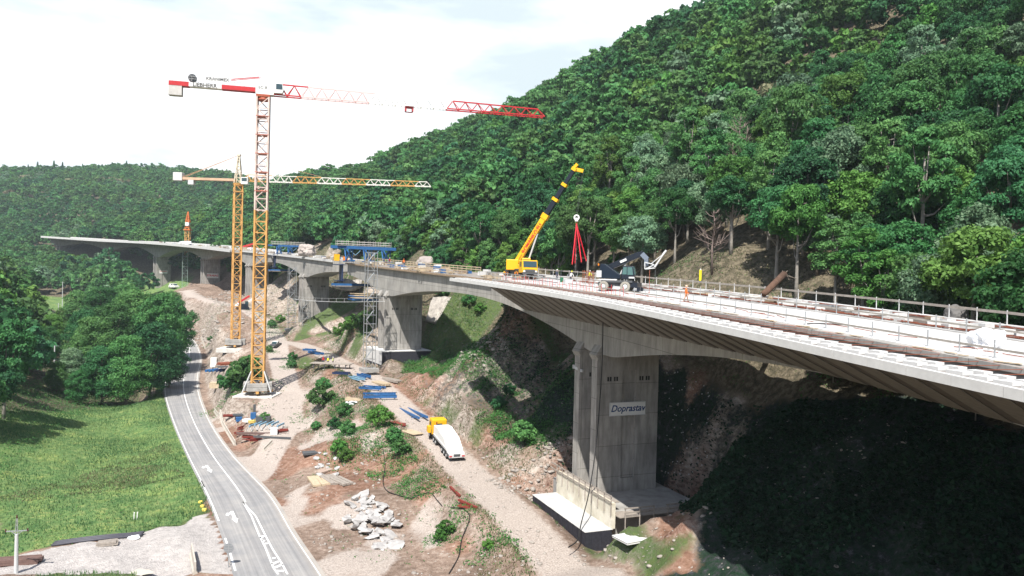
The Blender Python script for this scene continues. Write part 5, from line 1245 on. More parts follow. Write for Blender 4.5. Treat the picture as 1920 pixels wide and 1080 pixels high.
mb = MB(); mb.prism([(2.25, HS + .9), (4.0, HS + .9), (4.3, HS + 1.6), (4.0, HS + 3.1), (2.25, HS + 3.1)], 'y', -1.9, -.3); cbn = loc_part(mb, 'cab', WHT, T1, R1, bevel=.04)
mb = MB(); mb.prism([(2.7, HS + 1.7), (4.1, HS + 1.7), (3.95, HS + 2.9), (2.7, HS + 2.9)], 'y', -1.93, -1.905); mb.prism([(4.12, HS + 1.2), (4.32, HS + 1.6), (4.06, HS + 3.0), (4.03, HS + 3.0)], 'y', -1.8, -.4); loc_part(mb, 'window', GLASS, cbn, R1)
mb = MB(); jib(mb, 62.5, 2.5, 1.75, 1.8, 2.9, HS + .75, 2.0, .17, lambda t_: 0 if t_ < .05 or t_ > .60 else (1 if t_ > .30 else 2))  # white middle sections carry overexposure in their colour
loc_part(mb, 'jib', [REDC, WHT, mat('pink_white_paint', (.72, .52, .50), .5)], T1, R1)
mb = MB(); mb.box((0, 0, 0), (1.9, 1.6, .25)); mb.box((-.8, 0, -.5), (.3, 1.4, .9)); mb.box((.8, 0, -.5), (.3, 1.4, .9)); mb.beam((-.8, .4, -1), (.8, .4, -1), .2)
loc_part(mb, 'trolley', REDC, T1, R1 @ Matrix.Translation((32, 0, HS + .45)))
mb = MB(); mb.beam((-1.0, 0, HS + 4.5), (-9, 0, HS + 3.1), .16); mb.beam((-.5, .5, HS + 4.5), (-9, .8, HS + 3.0), .12); loc_part(mb, 'tie_bar', REDC, T1, R1)
mb = MB(); 
for (x0, x1, mi) in ((-1.6, -8.6, 0), (-8.602, -15.2, 1), (-15.202, -19.2, 0)):
    for sg in (-1, 1): mb.box(((x0 + x1) / 2, sg * .75, HS + 1.5), (abs(x1 - x0), .28, .95 if mi == 0 else .85), mi=mi)
    mb.box(((x0 + x1) / 2, 0, HS + 1.15), (abs(x1 - x0), 1.2, .1), mi=mi)
loc_part(mb, 'counter_jib', [REDC, WHT], T1, R1)
text_part('lettering', 'LIEBHERR', 1.15, BLKL, T1, R1 @ Matrix(((1, 0, 0, -12), (0, 0, -1, -.92), (0, 1, 0, HS + 1.5), (0, 0, 0, 1))), .01, 0, .02)
mb = MB(); mb.box((0, 0, 0), (5.4, .06, .9)); loc_part(mb, 'name_board', WHT, T1, R1 @ Matrix.Translation((-9.4, -.95, HS + 3.0)))
text_part('lettering', 'KRANIMEX', .95, BLKL, T1, R1 @ Matrix(((1, 0, 0, -9.4), (0, 0, -1, -.99), (0, 1, 0, HS + 3.0), (0, 0, 0, 1))), .01, 0, .02)
mb = MB(); mb.box((-17.9, 0, HS + .0), (2.7, 1.7, 2.1)); loc_part(mb, 'counterweight', mat('counterweight_concrete', (.55, .53, .5), .8, noise=.2, nscale=1), T1, R1, bevel=.06)
mb = MB(); mb.wheel((-14.6, 0, HS + 3.0), .85, 1.3); mb.wheel((-14.6, 0, HS + 3.0), .5, 1.7); loc_part(mb, 'winch_drum', DGREY, T1, R1)
mb = MB()
for k in range(9): 
    for sg in (-1, 1): mb.beam((-2 - k * 2.1, sg * .98, HS + 2.1), (-2 - k * 2.1, sg * .98, HS + 3.2), .05)
for sg in (-1, 1): mb.beam((-2, sg * .98, HS + 3.2), (-19, sg * .98, HS + 3.2), .05); mb.beam((-2, sg * .98, HS + 2.65), (-19, sg * .98, HS + 2.65), .04)
loc_part(mb, 'handrail', LGREY, T1, R1)
# second crane: hammerhead with pointed head
c2 = P(441, 655, 220); c2.z = gz(c2.x, c2.y); T2 = thing('tower_crane', 'second tower crane with orange white jib and pointed head behind the first mast', 'crane', (c2.x, c2.y, c2.z))
ballast_base(T2, 1.2, .9, 8.5)
zr = P(443, 336, 220).z - c2.z; HS = zr - 1.5
a2 = math.atan2(0.05, 1)
mb = MB(); lattice(mb, (0, 0, 1.2), HS - 1.2, 2.2, 2.2, .15, rz=.5, r2=.085); mb.build('mast', [YELC], T2)
R2 = Matrix.Rotation(a2, 4, 'Z')
mb = MB(); mb.tube((0, 0, HS - .5), (0, 0, HS + .3), 1.4, 1.6, 12); mb.box((0, 0, HS - 2.2), (2.6, 2.6, .3), .5); mb.build('slewing_ring', YELC, T2)
zp_ = P(446, 291, 220).z - c2.z
mb = MB(); lattice(mb, (0, 0, HS + .3), zp_ - HS - .3, 1.9, 1.6, .11, top_w=.35, r2=.06); mb.box((0, 0, zp_), (.9, .9, .5)); mb.build('tower_head', mat('cream_crane_paint', (.66, .58, .44), .5, noise=.2, nscale=1), T2)
mb = MB(); mb.box((2.3, -1.4, HS + .9), (1.9, 1.4, 2.0)); cb_ = loc_part(mb, 'cab', WHT, T2, R2, bevel=.05); mb = MB(); mb.box((2.3, -2.12, HS + 1.2), (1.5, .03, 1.0)); loc_part(mb, 'window', GLASS, cb_, R2)
mb = MB(); jib(mb, 55, 1.9, 1.35, 1.5, 2.35, HS + 1.0, 1.4, .13, lambda t_: 1 if int(t_ * 8) % 2 else 0); loc_part(mb, 'jib', [YELC, mat('white_crane_paint', (.72, .70, .64), .5)], T2, R2)
mb = MB()
for sg in (-.7, .7): mb.box((-9.4, sg, HS + 1.2), (16.5, .25, .7))
for k in range(9): mb.box((-1.8 - k * 1.95, 0, HS + 1.15), (.15, 1.3, .3))
mb.box((-9.5, 0, HS + .85), (16, 1.2, .08)); loc_part(mb, 'counter_jib', mat('orange_white_paint', (.62, .42, .28), .5, noise=.3, nscale=.5), T2, R2)
mb = MB(); mb.box((-17.2, 0, HS + 1.7), (2.6, 2.2, 2.4)); loc_part(mb, 'counterweight', CONCL, T2, R2, bevel=.08)
mb = MB(); mb.box((-13.5, 0, HS + .2), (1.6, 1.6, 1.4)); loc_part(mb, 'motor_box', LGREY, T2, R2)
mb = MB(); mb.beam((0, 0, zp_), (24, 0, HS + 2.9), .09); mb.beam((0, 0, zp_), (-16, .6, HS + 1.6), .10); mb.beam((0, 0, zp_), (-16, -.6, HS + 1.6), .10); loc_part(mb, 'tie_bar', mat('tie_steel', (.5, .3, .18), .5), T2, R2)
# third crane behind the far deck
c3 = P(351, 500, 500); c3.z = gz(c3.x, c3.y); T3 = thing('tower_crane', 'small far tower crane with orange pointed head rising behind the distant deck', 'crane', (c3.x, c3.y, c3.z))
zc = P(351, 422, 500).z - c3.z; zt3 = P(352, 397, 500).z - c3.z
mb = MB(); lattice(mb, (0, 0, -1), zc - 1, 2.6, 2.6, .2, r2=.1); mb.build('mast', YELC, T3)
mb = MB(); mb.box((0, 0, zc - 3.2), (4.4, 4.4, .6)); mb.box((0, 0, zc - 1.8), (3.2, 3.2, .4)); mb.tube((0, 0, zc - 1.2), (0, 0, zc - .2), 1.5); mb.build('slewing_ring', mat('crane_red_orange', (.62, .16, .04), .5), T3)
mb = MB(); mb.box((0, -.6, zc + .6), (2.4, 2.4, 2.2)); mb.build('cab', WHT, T3, bevel=.05)
mb = MB(); lattice(mb, (0, 0, zc + 1.8), zt3 - zc - 1.8, 2.4, 1.8, .18, top_w=.3, r2=.1); mb.build('tower_head', mat('crane_red_orange', (.62, .16, .04)), T3)
R3 = Matrix.Rotation(math.atan2(1, -.436), 4, 'Z'); mb = MB(); jib(mb, 34, 1.7, 1.3, 1.4, 2.4, zc + 1.9, 1.4, .12); loc_part(mb, 'jib', mat('crane_red_orange', (.62, .16, .04)), T3, R3)
# ------------------------------------------------------------------ scaffold towers and footings of the farther piers
def scaffold(px, py, Z, ytop, w, label, m=GALV):
    p = P(px, py, Z); zt_ = P(px, ytop, Z).z; t = thing('scaffold_tower', label, 'scaffold', p, .5); H = zt_ - p.z
    mb = MB(); lattice(mb, (0, 0, 0), H, w, 2.0, .06, r2=.045, rz=0, diag=False); mb.build('frame', m, t)
    mb = MB(); n_ = int(H / 2)
    for i in range(n_):
        z0 = H * i / n_; z1 = H * (i + 1) / n_; sg = 1 if i % 2 else -1
        mb.beam((-sg * w * .38, .2 * sg, z0), (sg * w * .38, .2 * sg, z1), .5, .07)
    mb.build('stairs', m, t)
    mb = MB(); mb.box((0, 0, -.4), (w + 1.4, w + 1.4, .8)); mb.build('base_slab', CONCG, t)
    return t
scaffold(692, 690, 168, 474, 2.15, 'tall galvanised stair tower beside the second pier')
scaffold(546, 616, 254, 502, 2.3, 'galvanised stair tower beside the third pier')
scaffold(572, 618, 250, 566, 2.6, 'short scaffold frame at the foot of the third pier')
scaffold(346, 545, 448, 468, 2.8, 'green netted distant stair tower between the far piers', mat('green_steel', (.28, .38, .33), .6))
def footing(sp, z0, z1, label, o0=-2.2, o1=10.2, s0=-3, s1=10.5):
    t = thing('pier_footing', label, 'footing'); mb = MB()
    def q(a0, a1, b0, b1, c0, c1):
        vs = [B(sp + a, o, z) for z in (c0, c1) for a, o in ((a0, b0), (a1, b0), (a1, b1), (a0, b1))]; mb.add(vs, [(0, 1, 2, 3), (7, 6, 5, 4), (0, 4, 5, 1), (1, 5, 6, 2), (2, 6, 7, 3), (3, 7, 4, 0)])
    q(s0, s1, o0, o1, z0, z1); mb.build('block', CONCL, t); mb = MB(); q(s0 - .12, s0 - .003, o0 + .05, o1, z0, z1 - .15); q(s0, s1, o0 - .12, o0 - .003, z0, z0 + (z1 - z0) * .45); mb.build('cladding', BLACKM, t)
footing(94, 9.5, 15.4, 'white concrete footing with black sheeting under the second pier')
footing(188, 9.5, 12.9, 'concrete footing with black sheeting under the third pier')
# walkway pipe between second and third pier
wk = thing('light_walkway', 'thin pale service walkway slung between the second and third piers', 'walkway')
p0 = B(92, -1.8, 27.2); p1 = B(197, -1.8, 24.2); mb = MB(); pts_ = [p0.lerp(p1, k / 12) - Vector((0, 0, .5 * math.sin(math.pi * k / 12))) for k in range(13)]
for a_, b_ in zip(pts_[:-1], pts_[1:]): mb.beam(a_, b_, .9, .12)
mb.build('deck', LGREY, wk); mb = MB()
for a_, b_ in zip(pts_[:-1], pts_[1:]): mb.beam(a_ + Vector((0, 0, 1)), b_ + Vector((0, 0, 1)), .05); mb.beam(a_, a_ + Vector((0, 0, 1)), .05)
mb.build('handrail', LGREY, wk)
def bmat(s, off, dz):
    d = BDIR(s); r = Vector((d.y, -d.x, 0)); p = BT(s, off, dz); return Matrix(((r.x, d.x, 0, p.x), (r.y, d.y, 0, p.y), (0, 0, 1, p.z), (0, 0, 0, 1)))
# hanging work platform under the second cantilever
hp = thing('hanging_platform', 'timber and blue steel platform hung under the girder beyond the second pier', 'platform'); hp.matrix_world = bmat(116, 4, -9.0)
mb = MB(); mb.box((0, 0, 0), (14, 5, .2)); mb.build('planks', TIMB, hp); mb = MB()
for y in (-2, 2): mb.beam((-7.6, y, -.4), (7.6, y, -.4), .3, .5)
mb.beam((-8.5, -2, .6), (-4, -2, .3), .3); mb.build('beam', BLUE, hp); mb = MB()
for y in (-2.5, 2.5): 
    for z in (.6, 1.1): mb.beam((-7, y, z), (7, y, z), .05, .14)
mb.build('handrail', TIMB, hp); mb = MB()
for x in (-5, 4.2): mb.beam((x, 0, 0), (x, 0, 5), .08)
mb.build('hanger_rod', DGREY, hp); mb = MB(); mb.box((1.5, 0, .45), (7, 3, .5)); mb.build('formwork', NAVY, hp)
# form travellers
def traveller(s, label, big=True):
    k = 1.0 if big else .82; t = thing('form_traveller', label, 'form traveller'); t.matrix_world = bmat(s, 4.3, .1); Wd = 9.6 * k
    for y, zz in ((3.2, 4.3), (-4.2, 4.0)):
        mb = MB(); mb.beam((-Wd if y > 0 else -Wd * .72, y, zz * k), (Wd if y > 0 else Wd * .72, y, zz * k), .5, .85 * k); mb.build('cross_beam', BLUE, t)
    for x in (-5.4, 0, 5.4):
        mb = MB(); x *= k
        for sg in (-1, 1):
            mb.beam((x + .9 * sg, -1.2 * k, .3), (x + .25 * sg, 2.9 * k, 3.9 * k), .28, .4); mb.beam((x + .9 * sg, -1.0 * k, .3), (x + .25 * sg, -4.0 * k, 3.6 * k), .26, .36)
        mb.beam((x - .3, 2.9 * k, 3.9 * k), (x - .3, -4.0 * k, 3.7 * k), .3); mb.beam((x, -6.5 * k, .35), (x, 4.5 * k, .35), .5, .4); mb.beam((x, 2 * k, .4), (x, 3.0 * k, 3.8 * k), .3)
        mb.build('side_frame', BLUE, t)
    mb = MB()
    for (a_, b_) in ((-4.2, -2.6), (-2.6, -1.2), (1.2, 2.6), (2.6, 4.2)):
        za = 3.5 if abs(a_) > 3.9 or abs(a_) < 1.3 else 2.1; zb_ = 3.5 if abs(b_) > 3.9 or abs(b_) < 1.3 else 2.1
        mb.beam((a_ * k, 2.6, za * k), (b_ * k, 2.6, zb_ * k), .14)
    mb.build('cross_brace', BLUEP, t)
    mb = MB()
    for y in (2.5, 4.4):
        for z in (.55, 1.2): mb.beam((-Wd * .82, y, 4.75 * k + z), (Wd * .82, y, 4.75 * k + z), .05, .10)
        for q in range(11): mb.beam((-Wd * .82 + q * Wd * .164, y, 4.7 * k), (-Wd * .82 + q * Wd * .164, y, 4.75 * k + 1.6), .07)
    mb.box((0, 3.4, 4.85 * k), (Wd * 1.64, 2.0, .08)); mb.build('catwalk', mat('weathered_rail', (.46, .44, .41), .8), t)
    mb = MB()
    for x in (-6.4, 6.4): mb.beam((x * k, 5.0, 3.8 * k), (x * k, 6.2, -6.6), .1)
    mb.box((0, 6.0, -6.8), (15.5 * k, 5.6, .25)); mb.build('lower_platform', TIMG, t)
    mb = MB(); mb.beam((-8 * k, 3.8, -6.4), (8 * k, 3.8, -6.4), .5, .7); mb.beam((-8 * k, 8, -6.4), (8 * k, 8, -6.4), .5, .7); mb.build('lower_beam', BLUE, t)
    mb = MB(); mb.box((-5.6 * k, 6.5, -3.2), (.3, 3.4, 5.4)); mb.box((-6.2 * k, 6.2, -.7), (3.2, 3.8, .2)); mb.box((-6.2 * k, 6.2, -5.2), (2.6, 3.4, .2)); mb.build('side_form', NAVY, t)
traveller(128.5, 'large blue steel form traveller with grey catwalk on the deck end')
traveller(229.5, 'smaller blue form traveller behind the first crane mast', False)
# ------------------------------------------------------------------ vehicles
def wheels(t, spots, r, w, m=RUBBER, hub=LGREY, axis=(0, 1, 0), name='wheel'):
    for (x, y) in spots:
        mb = MB(); mb.wheel((x, y, r), r, w, axis); wo = mb.build(name, m, t, smooth=False); mb = MB(); s_ = 1 if y > 0 else -1; mb.tube((x, y + s_ * w * .30, r), (x, y + s_ * (w * .52), r), r * .5, r * .42, 12); mb.build('rim', hub, wo)
q, s_, o_ = deck_at(992, 523); hd = math.atan2(-.965, .26)
MC = thing('mobile_crane', 'yellow all terrain mobile crane with raised telescopic boom on the deck', 'crane', (q.x, q.y, q.z + .05), hd)
MC.location = BT(s_ + 4.5, o_ + .3, .05)
mb = MB(); mb.box((0, 0, 1.05), (11.6, 2.3, .55)); mb.box((-1, 0, 1.4), (8, 2.6, .2)); mb.build('chassis', DGREY, MC)
wheels(MC, [(x, y) for x in (4.0, 2.35, -2.6, -4.2) for y in (-1.15, 1.15)], .68, .5, hub=ORL)
mb = MB(); mb.prism([(4.6, .75), (6.9, .75), (7.0, 1.5), (6.8, 2.95), (4.6, 2.95)], 'y', -1.36, 1.36); cab = mb.build('cab', YEL, MC, bevel=.08)
mb = MB(); mb.prism([(6.99, 1.75), (7.03, 1.75), (6.86, 2.78), (6.82, 2.78)], 'y', -1.2, 1.2); mb.box((5.7, -1.37, 2.25), (1.2, .03, .8)); mb.box((5.7, 1.37, 2.25), (1.2, .03, .8)); mb.build('windscreen', GLASS, cab)
mb = MB(); mb.box((7.03, 0, 1.15), (.06, 1.8, .42)); mb.build('grille', DGREY, cab); mb = MB(); mb.box((7.08, 0, .72), (.35, 2.7, .34)); mb.build('bumper', DGREY, cab)
for y in (-1.05, 1.05): mb = MB(); mb.box((7.06, y, 1.05), (.05, .35, .25)); mb.build('headlight', WHT, cab)
mb = MB()
for x in (-5.6, 3.2): mb.box((x, 0, .9), (.45, 2.8, .4))
mb.build('outrigger', YEL, MC)
iv = MC.matrix_basis.inverted() if False else Matrix.LocRotScale(Vector(MC.location), MC.rotation_euler, None).inverted()
def L(p): return iv @ Vector(p)
Zc = Vector(MC.location).y
piv = P(966, 497, Zc - 1.0); tip = P(1077, 317, Zc - 5.0); bd = (tip - piv).normalized(); BL = (tip - piv).length
y1 = piv + bd * (BL * .52)
mb = MB(); mb.beam(L(piv - bd * .8), L(y1), .82, .95); bo_ = mb.build('boom_base', YEL, MC, bevel=.05)
mb = MB(); mb.beam(L(y1 - bd * .6), L(y1 + bd * .35), 1.0, 1.2); mb.build('boom_collar', YEL, MC)
segs = [.52, .69, .84, 1.0]
for k in range(3):
    a_, b_ = piv + bd * BL * segs[k], piv + bd * BL * segs[k + 1]; mb = MB(); mb.beam(L(a_), L(b_), .78 - .12 * k, .86 - .12 * k); mb.build('boom_section', BLK, MC)
    mb = MB(); mb.beam(L(b_ - bd * .3), L(b_ + bd * .25), 1.05 - .12 * k, 1.1 - .12 * k); mb.build('boom_collar', YEL, MC)
sd = Vector((1, 0, -.35)).normalized(); mb = MB(); mb.beam(L(tip), L(tip + sd * 1.5 + bd * .2), .5, .6); mb.beam(L(tip - sd * .2), L(tip + bd * 1.0), .5, .5); mb.build('boom_head', YEL, MC)
up = Vector((0, -1, 0)); zax = (up - bd * up.dot(bd)).normalized(); yax = zax.cross(bd); mid = piv + bd * BL * .29 + zax * .50
text_part('lettering', 'ROMANKO.EU', .92, REDL, MC, Matrix.LocRotScale(Vector(MC.location), MC.rotation_euler, None).inverted() @ Matrix(((bd.x, yax.x, zax.x, mid.x), (bd.y, yax.y, zax.y, mid.y), (bd.z, yax.z, zax.z, mid.z), (0, 0, 0, 1))), .01, 0, .02)
mid2 = piv + bd * BL * .095 + zax * .50
text_part('lettering', 'www.', .5, REDL, MC, Matrix.LocRotScale(Vector(MC.location), MC.rotation_euler, None).inverted() @ Matrix(((bd.x, yax.x, zax.x, mid2.x), (bd.y, yax.y, zax.y, mid2.y), (bd.z, yax.z, zax.z, mid2.z), (0, 0, 0, 1))), .01)
mb = MB(); mb.tube(L(P(987, 500, Zc - 1.6)), L(piv + bd * BL * .36 + zax * .2 + Vector((.3, 0, -.4))), .17, .15, 8); mb.build('lift_cylinder', LGREY, MC)
for (px0, px1, py0, py1, nm, m_, dp) in ((949, 972, 487, 506, 'counterweight', YEL, 2.6), (966, 994, 496, 508, 'superstructure', YEL, 2.4)):
    a_ = P(px0, py1, Zc - .6); b_ = P(px1, py0, Zc - .6); mb = MB(); c_ = (a_ + b_) / 2; mb.box(L(c_), (b_.x - a_.x, dp, b_.z - a_.z), -hd); mb.build(nm, m_, MC, bevel=.1)
a_ = P(978, 500, Zc - 2.0); b_ = P(995, 484, Zc - 2.0); c_ = (a_ + b_) / 2; mb = MB(); mb.box(L(c_), (b_.x - a_.x, 1.0, b_.z - a_.z), -hd); c2b = mb.build('operator_cab', YEL, MC, bevel=.12)
mb = MB(); mb.box(L(c_ + Vector((0, -.51, .08))), ((b_.x - a_.x) * .72, .03, (b_.z - a_.z) * .55), -hd); mb.build('window', GLASS, c2b)
# hook block and slings
tp = tip + sd * 1.5 + bd * .2; hk = Vector((P(1081, 408, Zc - 5).x, tp.y, P(1081, 408, Zc - 5).z)); 
HB = thing('hook_block', 'white hook block with thin ropes hanging from the yellow boom head', 'hook', hk)
mb = MB(); mb.wheel((0, 0, 0), .52, .35, (0, 1, 0)); mb.box((0, 0, -.35), (.5, .45, .6)); mb.build('sheave', WHT, HB); mb = MB()
for x in (-.1, .1): mb.beam((x, 0, .4), (tp.x - hk.x + x, 0, tp.z - hk.z), .03)
mb.build('rope', DGREY, HB); mb = MB(); mb.path([(0, 0, -.6), (.15, 0, -.95), (0, 0, -1.15), (-.15, 0, -1.0)], .07, 6); mb.build('hook', REDC, HB)
sl_top = hk + Vector((0, 0, -1.15)); SLG = thing('lifting_sling', 'set of four red chain slings spreading down from the hook block', 'sling', sl_top)
for (px, py, dy) in ((1073, 494, -1.2), (1078, 492, .8), (1090, 490, -1.0), (1099, 488, 1.0)):
    e_ = P(px, py, sl_top.y + dy) - sl_top; mb = MB(); mb.beam((0, 0, 0), e_ * .98, .15); so_ = mb.build('sling_leg', REDSL, SLG); mb = MB(); mb.box(e_, (.2, .2, .35)); mb.build('sling_hook', REDC, so_)
# rotating telescopic handler
q, s_, o_ = deck_at(1162, 548); TH = thing('telehandler', 'black rotating telescopic handler with cab and grey jib frame on the deck', 'telehandler', q + Vector((0, 1.2, .1)), R(-22))
mb = MB(); mb.box((0, 0, .95), (5.3, 1.5, .5)); mb.box((0, 0, 1.3), (4.2, 2.2, .3)); mb.build('chassis', DGREY, TH, bevel=.05)
wheels(TH, [(-1.75, -1.05), (-1.75, 1.05)], .66, .48, TYRED, LGREY); wheels(TH, [(1.15, -1.05), (1.15, 1.05)], .66, .48, TYRED, LGREY)
mb = MB(); mb.box((-1.2, 0, 1.52), (2.4, 2.3, .14)); mb.build('deck_cover', WHT, TH)
mb = MB(); mb.box((2.55, 0, .85), (.55, 2.6, .7)); mb.box((2.9, -.9, .35), (.4, .6, .5)); mb.box((2.9, .9, .35), (.4, .6, .5)); mb.box((1.9, 0, 1.0), (.8, 2.0, .9)); mb.build('outrigger', BLK, TH)
mb = MB(); mb.prism([(-2.5, 2.0), (-2.3, 3.6), (-1.7, 3.6), (.4, 2.2), (.4, 1.65), (-2.4, 1.65)], 'y', -.95, .3); mb.build('engine_housing', mat('blue_black_paint', (.010, .018, .032), .3), TH, bevel=.06)
mb = MB(); mb.box((-2.45, -.3, 2.25), (.7, 1.5, .9)); mb.build('tool_box', LGREY, TH, bevel=.04); mb = MB(); mb.box((-2.55, -.9, 3.5), (.15, .1, .25)); mb.build('beacon', ORL, TH)
mb = MB(); mb.prism([(.55, 1.6), (2.15, 1.6), (2.4, 2.2), (2.15, 3.35), (.75, 3.4)], 'y', -1.25, -.25); tc_ = mb.build('cab', BLK, TH, bevel=.12)
mb = MB(); mb.prism([(.75, 2.25), (1.35, 2.25), (1.35, 3.2), (.9, 3.2)], 'y', -1.29, -1.27); mb.prism([(1.45, 2.2), (2.2, 2.2), (2.05, 3.2), (1.45, 3.2)], 'y', -1.29, -1.27); mb.prism([(2.36, 2.25), (2.42, 2.25), (2.2, 3.3), (2.14, 3.3)], 'y', -1.15, -.35); mb.build('window', GLASSG, tc_)
mb = MB(); mb.box((2.0, -1.3, 1.85), (.7, .03, .18)); mb.build('name_plate', WHT, tc_)
ba, bb_ = Vector((-1.7, .1, 3.0)), Vector((2.7, .1, 4.95)); mb = MB(); mb.beam(ba, bb_, .55, .75); mb.beam(ba.lerp(bb_, .75), bb_ + (bb_ - ba).normalized() * .5, .42, .55); mb.build('boom', BLK, TH, bevel=.04)
mb = MB(); mb.box(ba.lerp(bb_, .52) + Vector((0, -.30, .05)), (.9, .03, .3), M=Matrix.Rotation(-.417, 3, 'Y')); mb.build('name_plate', WHT, TH)
mb = MB(); mb.tube((.2, .1, 2.3), (.9, .1, 3.7), .13, .11, 8); mb.build('lift_cylinder', LGREY, TH)
mb = MB(); mb.beam((3.0, .1, 5.0), (3.7, .1, 4.3), .45, .6); mb.beam((3.6, .1, 4.5), (3.6, .1, 3.4), .4, .5); mb.build('boom_head', mat('grey_blue_paint', (.16, .19, .24), .5), TH)
mb = MB()
for y in (-.3, .5): mb.beam((3.5, y, 3.0), (4.7, y, 3.2), .1); mb.beam((3.5, y, 3.9), (4.7, y, 3.6), .1); mb.beam((3.5, y, 3.0), (3.5, y, 3.9), .1); mb.beam((3.5, y, 3.0), (4.7, y, 3.6), .08); mb.beam((4.7, y, 3.3), (6.0, .1, 5.3), .11)
mb.beam((4.2, .1, 3.7), (5.9, .1, 5.1), .09); mb.beam((5.7, .1, 4.9), (6.15, .1, 5.5), .22); mb.build('jib_frame', LGREY, TH)
mb = MB(); mb.beam((4.8, .1, 3.2), (4.8, .1, .5), .05); mb.build('rope', DGREY, TH)
# tipper truck on the upper track
ta, tb = G(856, 866), G(806, 806); dv = (tb - ta); dv.z = 0; hd = math.atan2(dv.y, dv.x); TK = thing('tipper_truck', 'truck with yellow cab and white sloping body climbing the dirt track', 'truck', ta + Vector((0, 0, .05)), 0)
sl_ = math.atan2((tb - ta).z, dv.length); TK.rotation_euler = (0, -sl_, hd)
mb = MB(); mb.box((6.2, 0, .95), (12.6, 1.0, .35)); mb.box((.9, 0, .8), (1.8, 2.5, .3)); mb.build('chassis', DGREY, TK)
wheels(TK, [(x, y) for x in (1.6, 2.95, 4.3, 8.2, 9.5, 12.2) for y in (-1.05, 1.05)], .52, .42)
mb = MB(); mb.prism([(1.2, 1.15), (9.6, 1.15), (9.6, 2.9), (7.6, 3.15), (3.2, 2.7), (1.2, 1.6)], 'y', -1.24, 1.24); bd_ = mb.build('body', WHT, TK, bevel=.05)
mb = MB(); mb.box((5.4, -1.27, 1.5), (8.2, .06, .12)); mb.box((5.4, 1.27, 1.5), (8.2, .06, .12)); mb.build('side_rail', LGREY, TK)
mb = MB(); mb.prism([(0, 1.05), (1.3, 1.05), (1.3, 1.32), (0, 1.25)], 'y', -1.25, 1.25); mb.box((-.02, 0, .85), (.12, 2.5, .5)); mb.build('rear_platform', mat('silver_paint', (.6, .6, .6), .5), TK)
for y in (-1.0, 1.0): mb = MB(); mb.box((-.1, y, .85), (.05, .42, .18)); mb.build('tail_light', REDC, TK)
mb = MB(); sa = math.atan2(1.1, 2.0)
for (x, y, sx_, sy_) in ((2.6, 0, .06, 1.5), (3.1, 0, .05, 1.5), (2.85, .75, .5, .05), (2.85, -.75, .5, .05), (2.2, .45, .12, .3), (2.2, -.45, .12, .3)): mb.box((x, y, 1.6 + (x - 1.2) * .55 + .03), (sx_, sy_, .04), M=Matrix.Rotation(-.503, 3, 'Y'))
mb.build('roof_hatch', DGREY, bd_)
mb = MB(); mb.prism([(10.6, 1.0), (12.9, 1.0), (12.9, 2.2), (12.6, 3.35), (10.6, 3.45)], 'y', -1.22, 1.22); tc_ = mb.build('cab', YEL, TK, bevel=.1)
mb = MB(); mb.box((10.57, 0, 2.6), (.04, .9, .45)); mb.prism([(12.85, 2.25), (12.93, 2.25), (12.64, 3.2), (12.58, 3.2)], 'y', -1.05, 1.05); mb.box((11.9, -1.24, 2.6), (.9, .03, .6)); mb.box((11.9, 1.24, 2.6), (.9, .03, .6)); mb.build('window', GLASS, tc_)
mb = MB(); mb.box((10.3, 0, 1.5), (.5, 2.0, .9)); mb.tube((10.2, .6, 1.5), (10.2, .6, 3.2), .1); mb.build('engine_rear', mat('dark_red_paint', (.2, .03, .03), .6), TK); mb = MB(); mb.box((10.9, 1.7, 1.9), (.9, .5, 1.0)); mb.build('open_door', YEL, TK)
# pickup, drilling rig, deck loader crane, far van
def car(px, py, label, col, roof, hd, name='pickup', z0=50, k=1.0, cat='car'):
    p = G(px, py, z0); t = thing(name, label, cat, p + Vector((0, 0, .02)), hd); t.scale = (k,) * 3
    mb = MB(); mb.prism([(-2.4, .4), (2.4, .4), (2.45, .95), (1.2, 1.1), (-2.4, 1.1)], 'y', -.9, .9); mb.build('body', col, t, bevel=.06)
    mb = MB(); mb.prism([(-1.9 if cat == 'van' else -.9, 1.103), (1.3, 1.103), (.7, 1.75), (-1.9 if cat == 'van' else -.7, 1.75)], 'y', -.82, .82); cb = mb.build('cab', roof, t, bevel=.05)
    mb = MB(); mb.prism([(1.22, 1.15), (1.32, 1.12), (.78, 1.68), (.70, 1.68)], 'y', -.75, .75); mb.box((.1, -.835, 1.42), (1.2, .02, .4)); mb.box((.1, .835, 1.42), (1.2, .02, .4)); mb.build('window', GLASS, cb)
    wheels(t, [(x, y) for x in (-1.5, 1.5) for y in (-.8, .8)], .36, .24)
    return t
car(517, 651, 'dark pickup with white roof parked where the two tracks meet', DGREY, WHT, R(-95))
car(326, 541, 'white van parked beside the distant pier foot', WHT, WHT, R(-40), 'van', 200, 1.7, 'van')
q = G(455, 580, 200); DR = thing('drilling_rig', 'tracked rig with red and white boom working on the far embankment', 'construction machine', q, R(15))
for y in (-1.2, 1.2):
    mb = MB(); mb.prism([(-2.3, .1), (2.3, .1), (2.7, .5), (2.3, .95), (-2.3, .95), (-2.7, .5)], 'y', y - .3, y + .3); mb.build('track', BLK, DR)
mb = MB(); mb.box((0, 0, 1.7), (4.4, 2.6, 1.3)); mb.build('body', BLK, DR, bevel=.1); mb = MB(); mb.box((-2.0, 0, 1.9), (1.6, 2.7, 1.5)); mb.build('engine_cover', WHT, DR, bevel=.08)
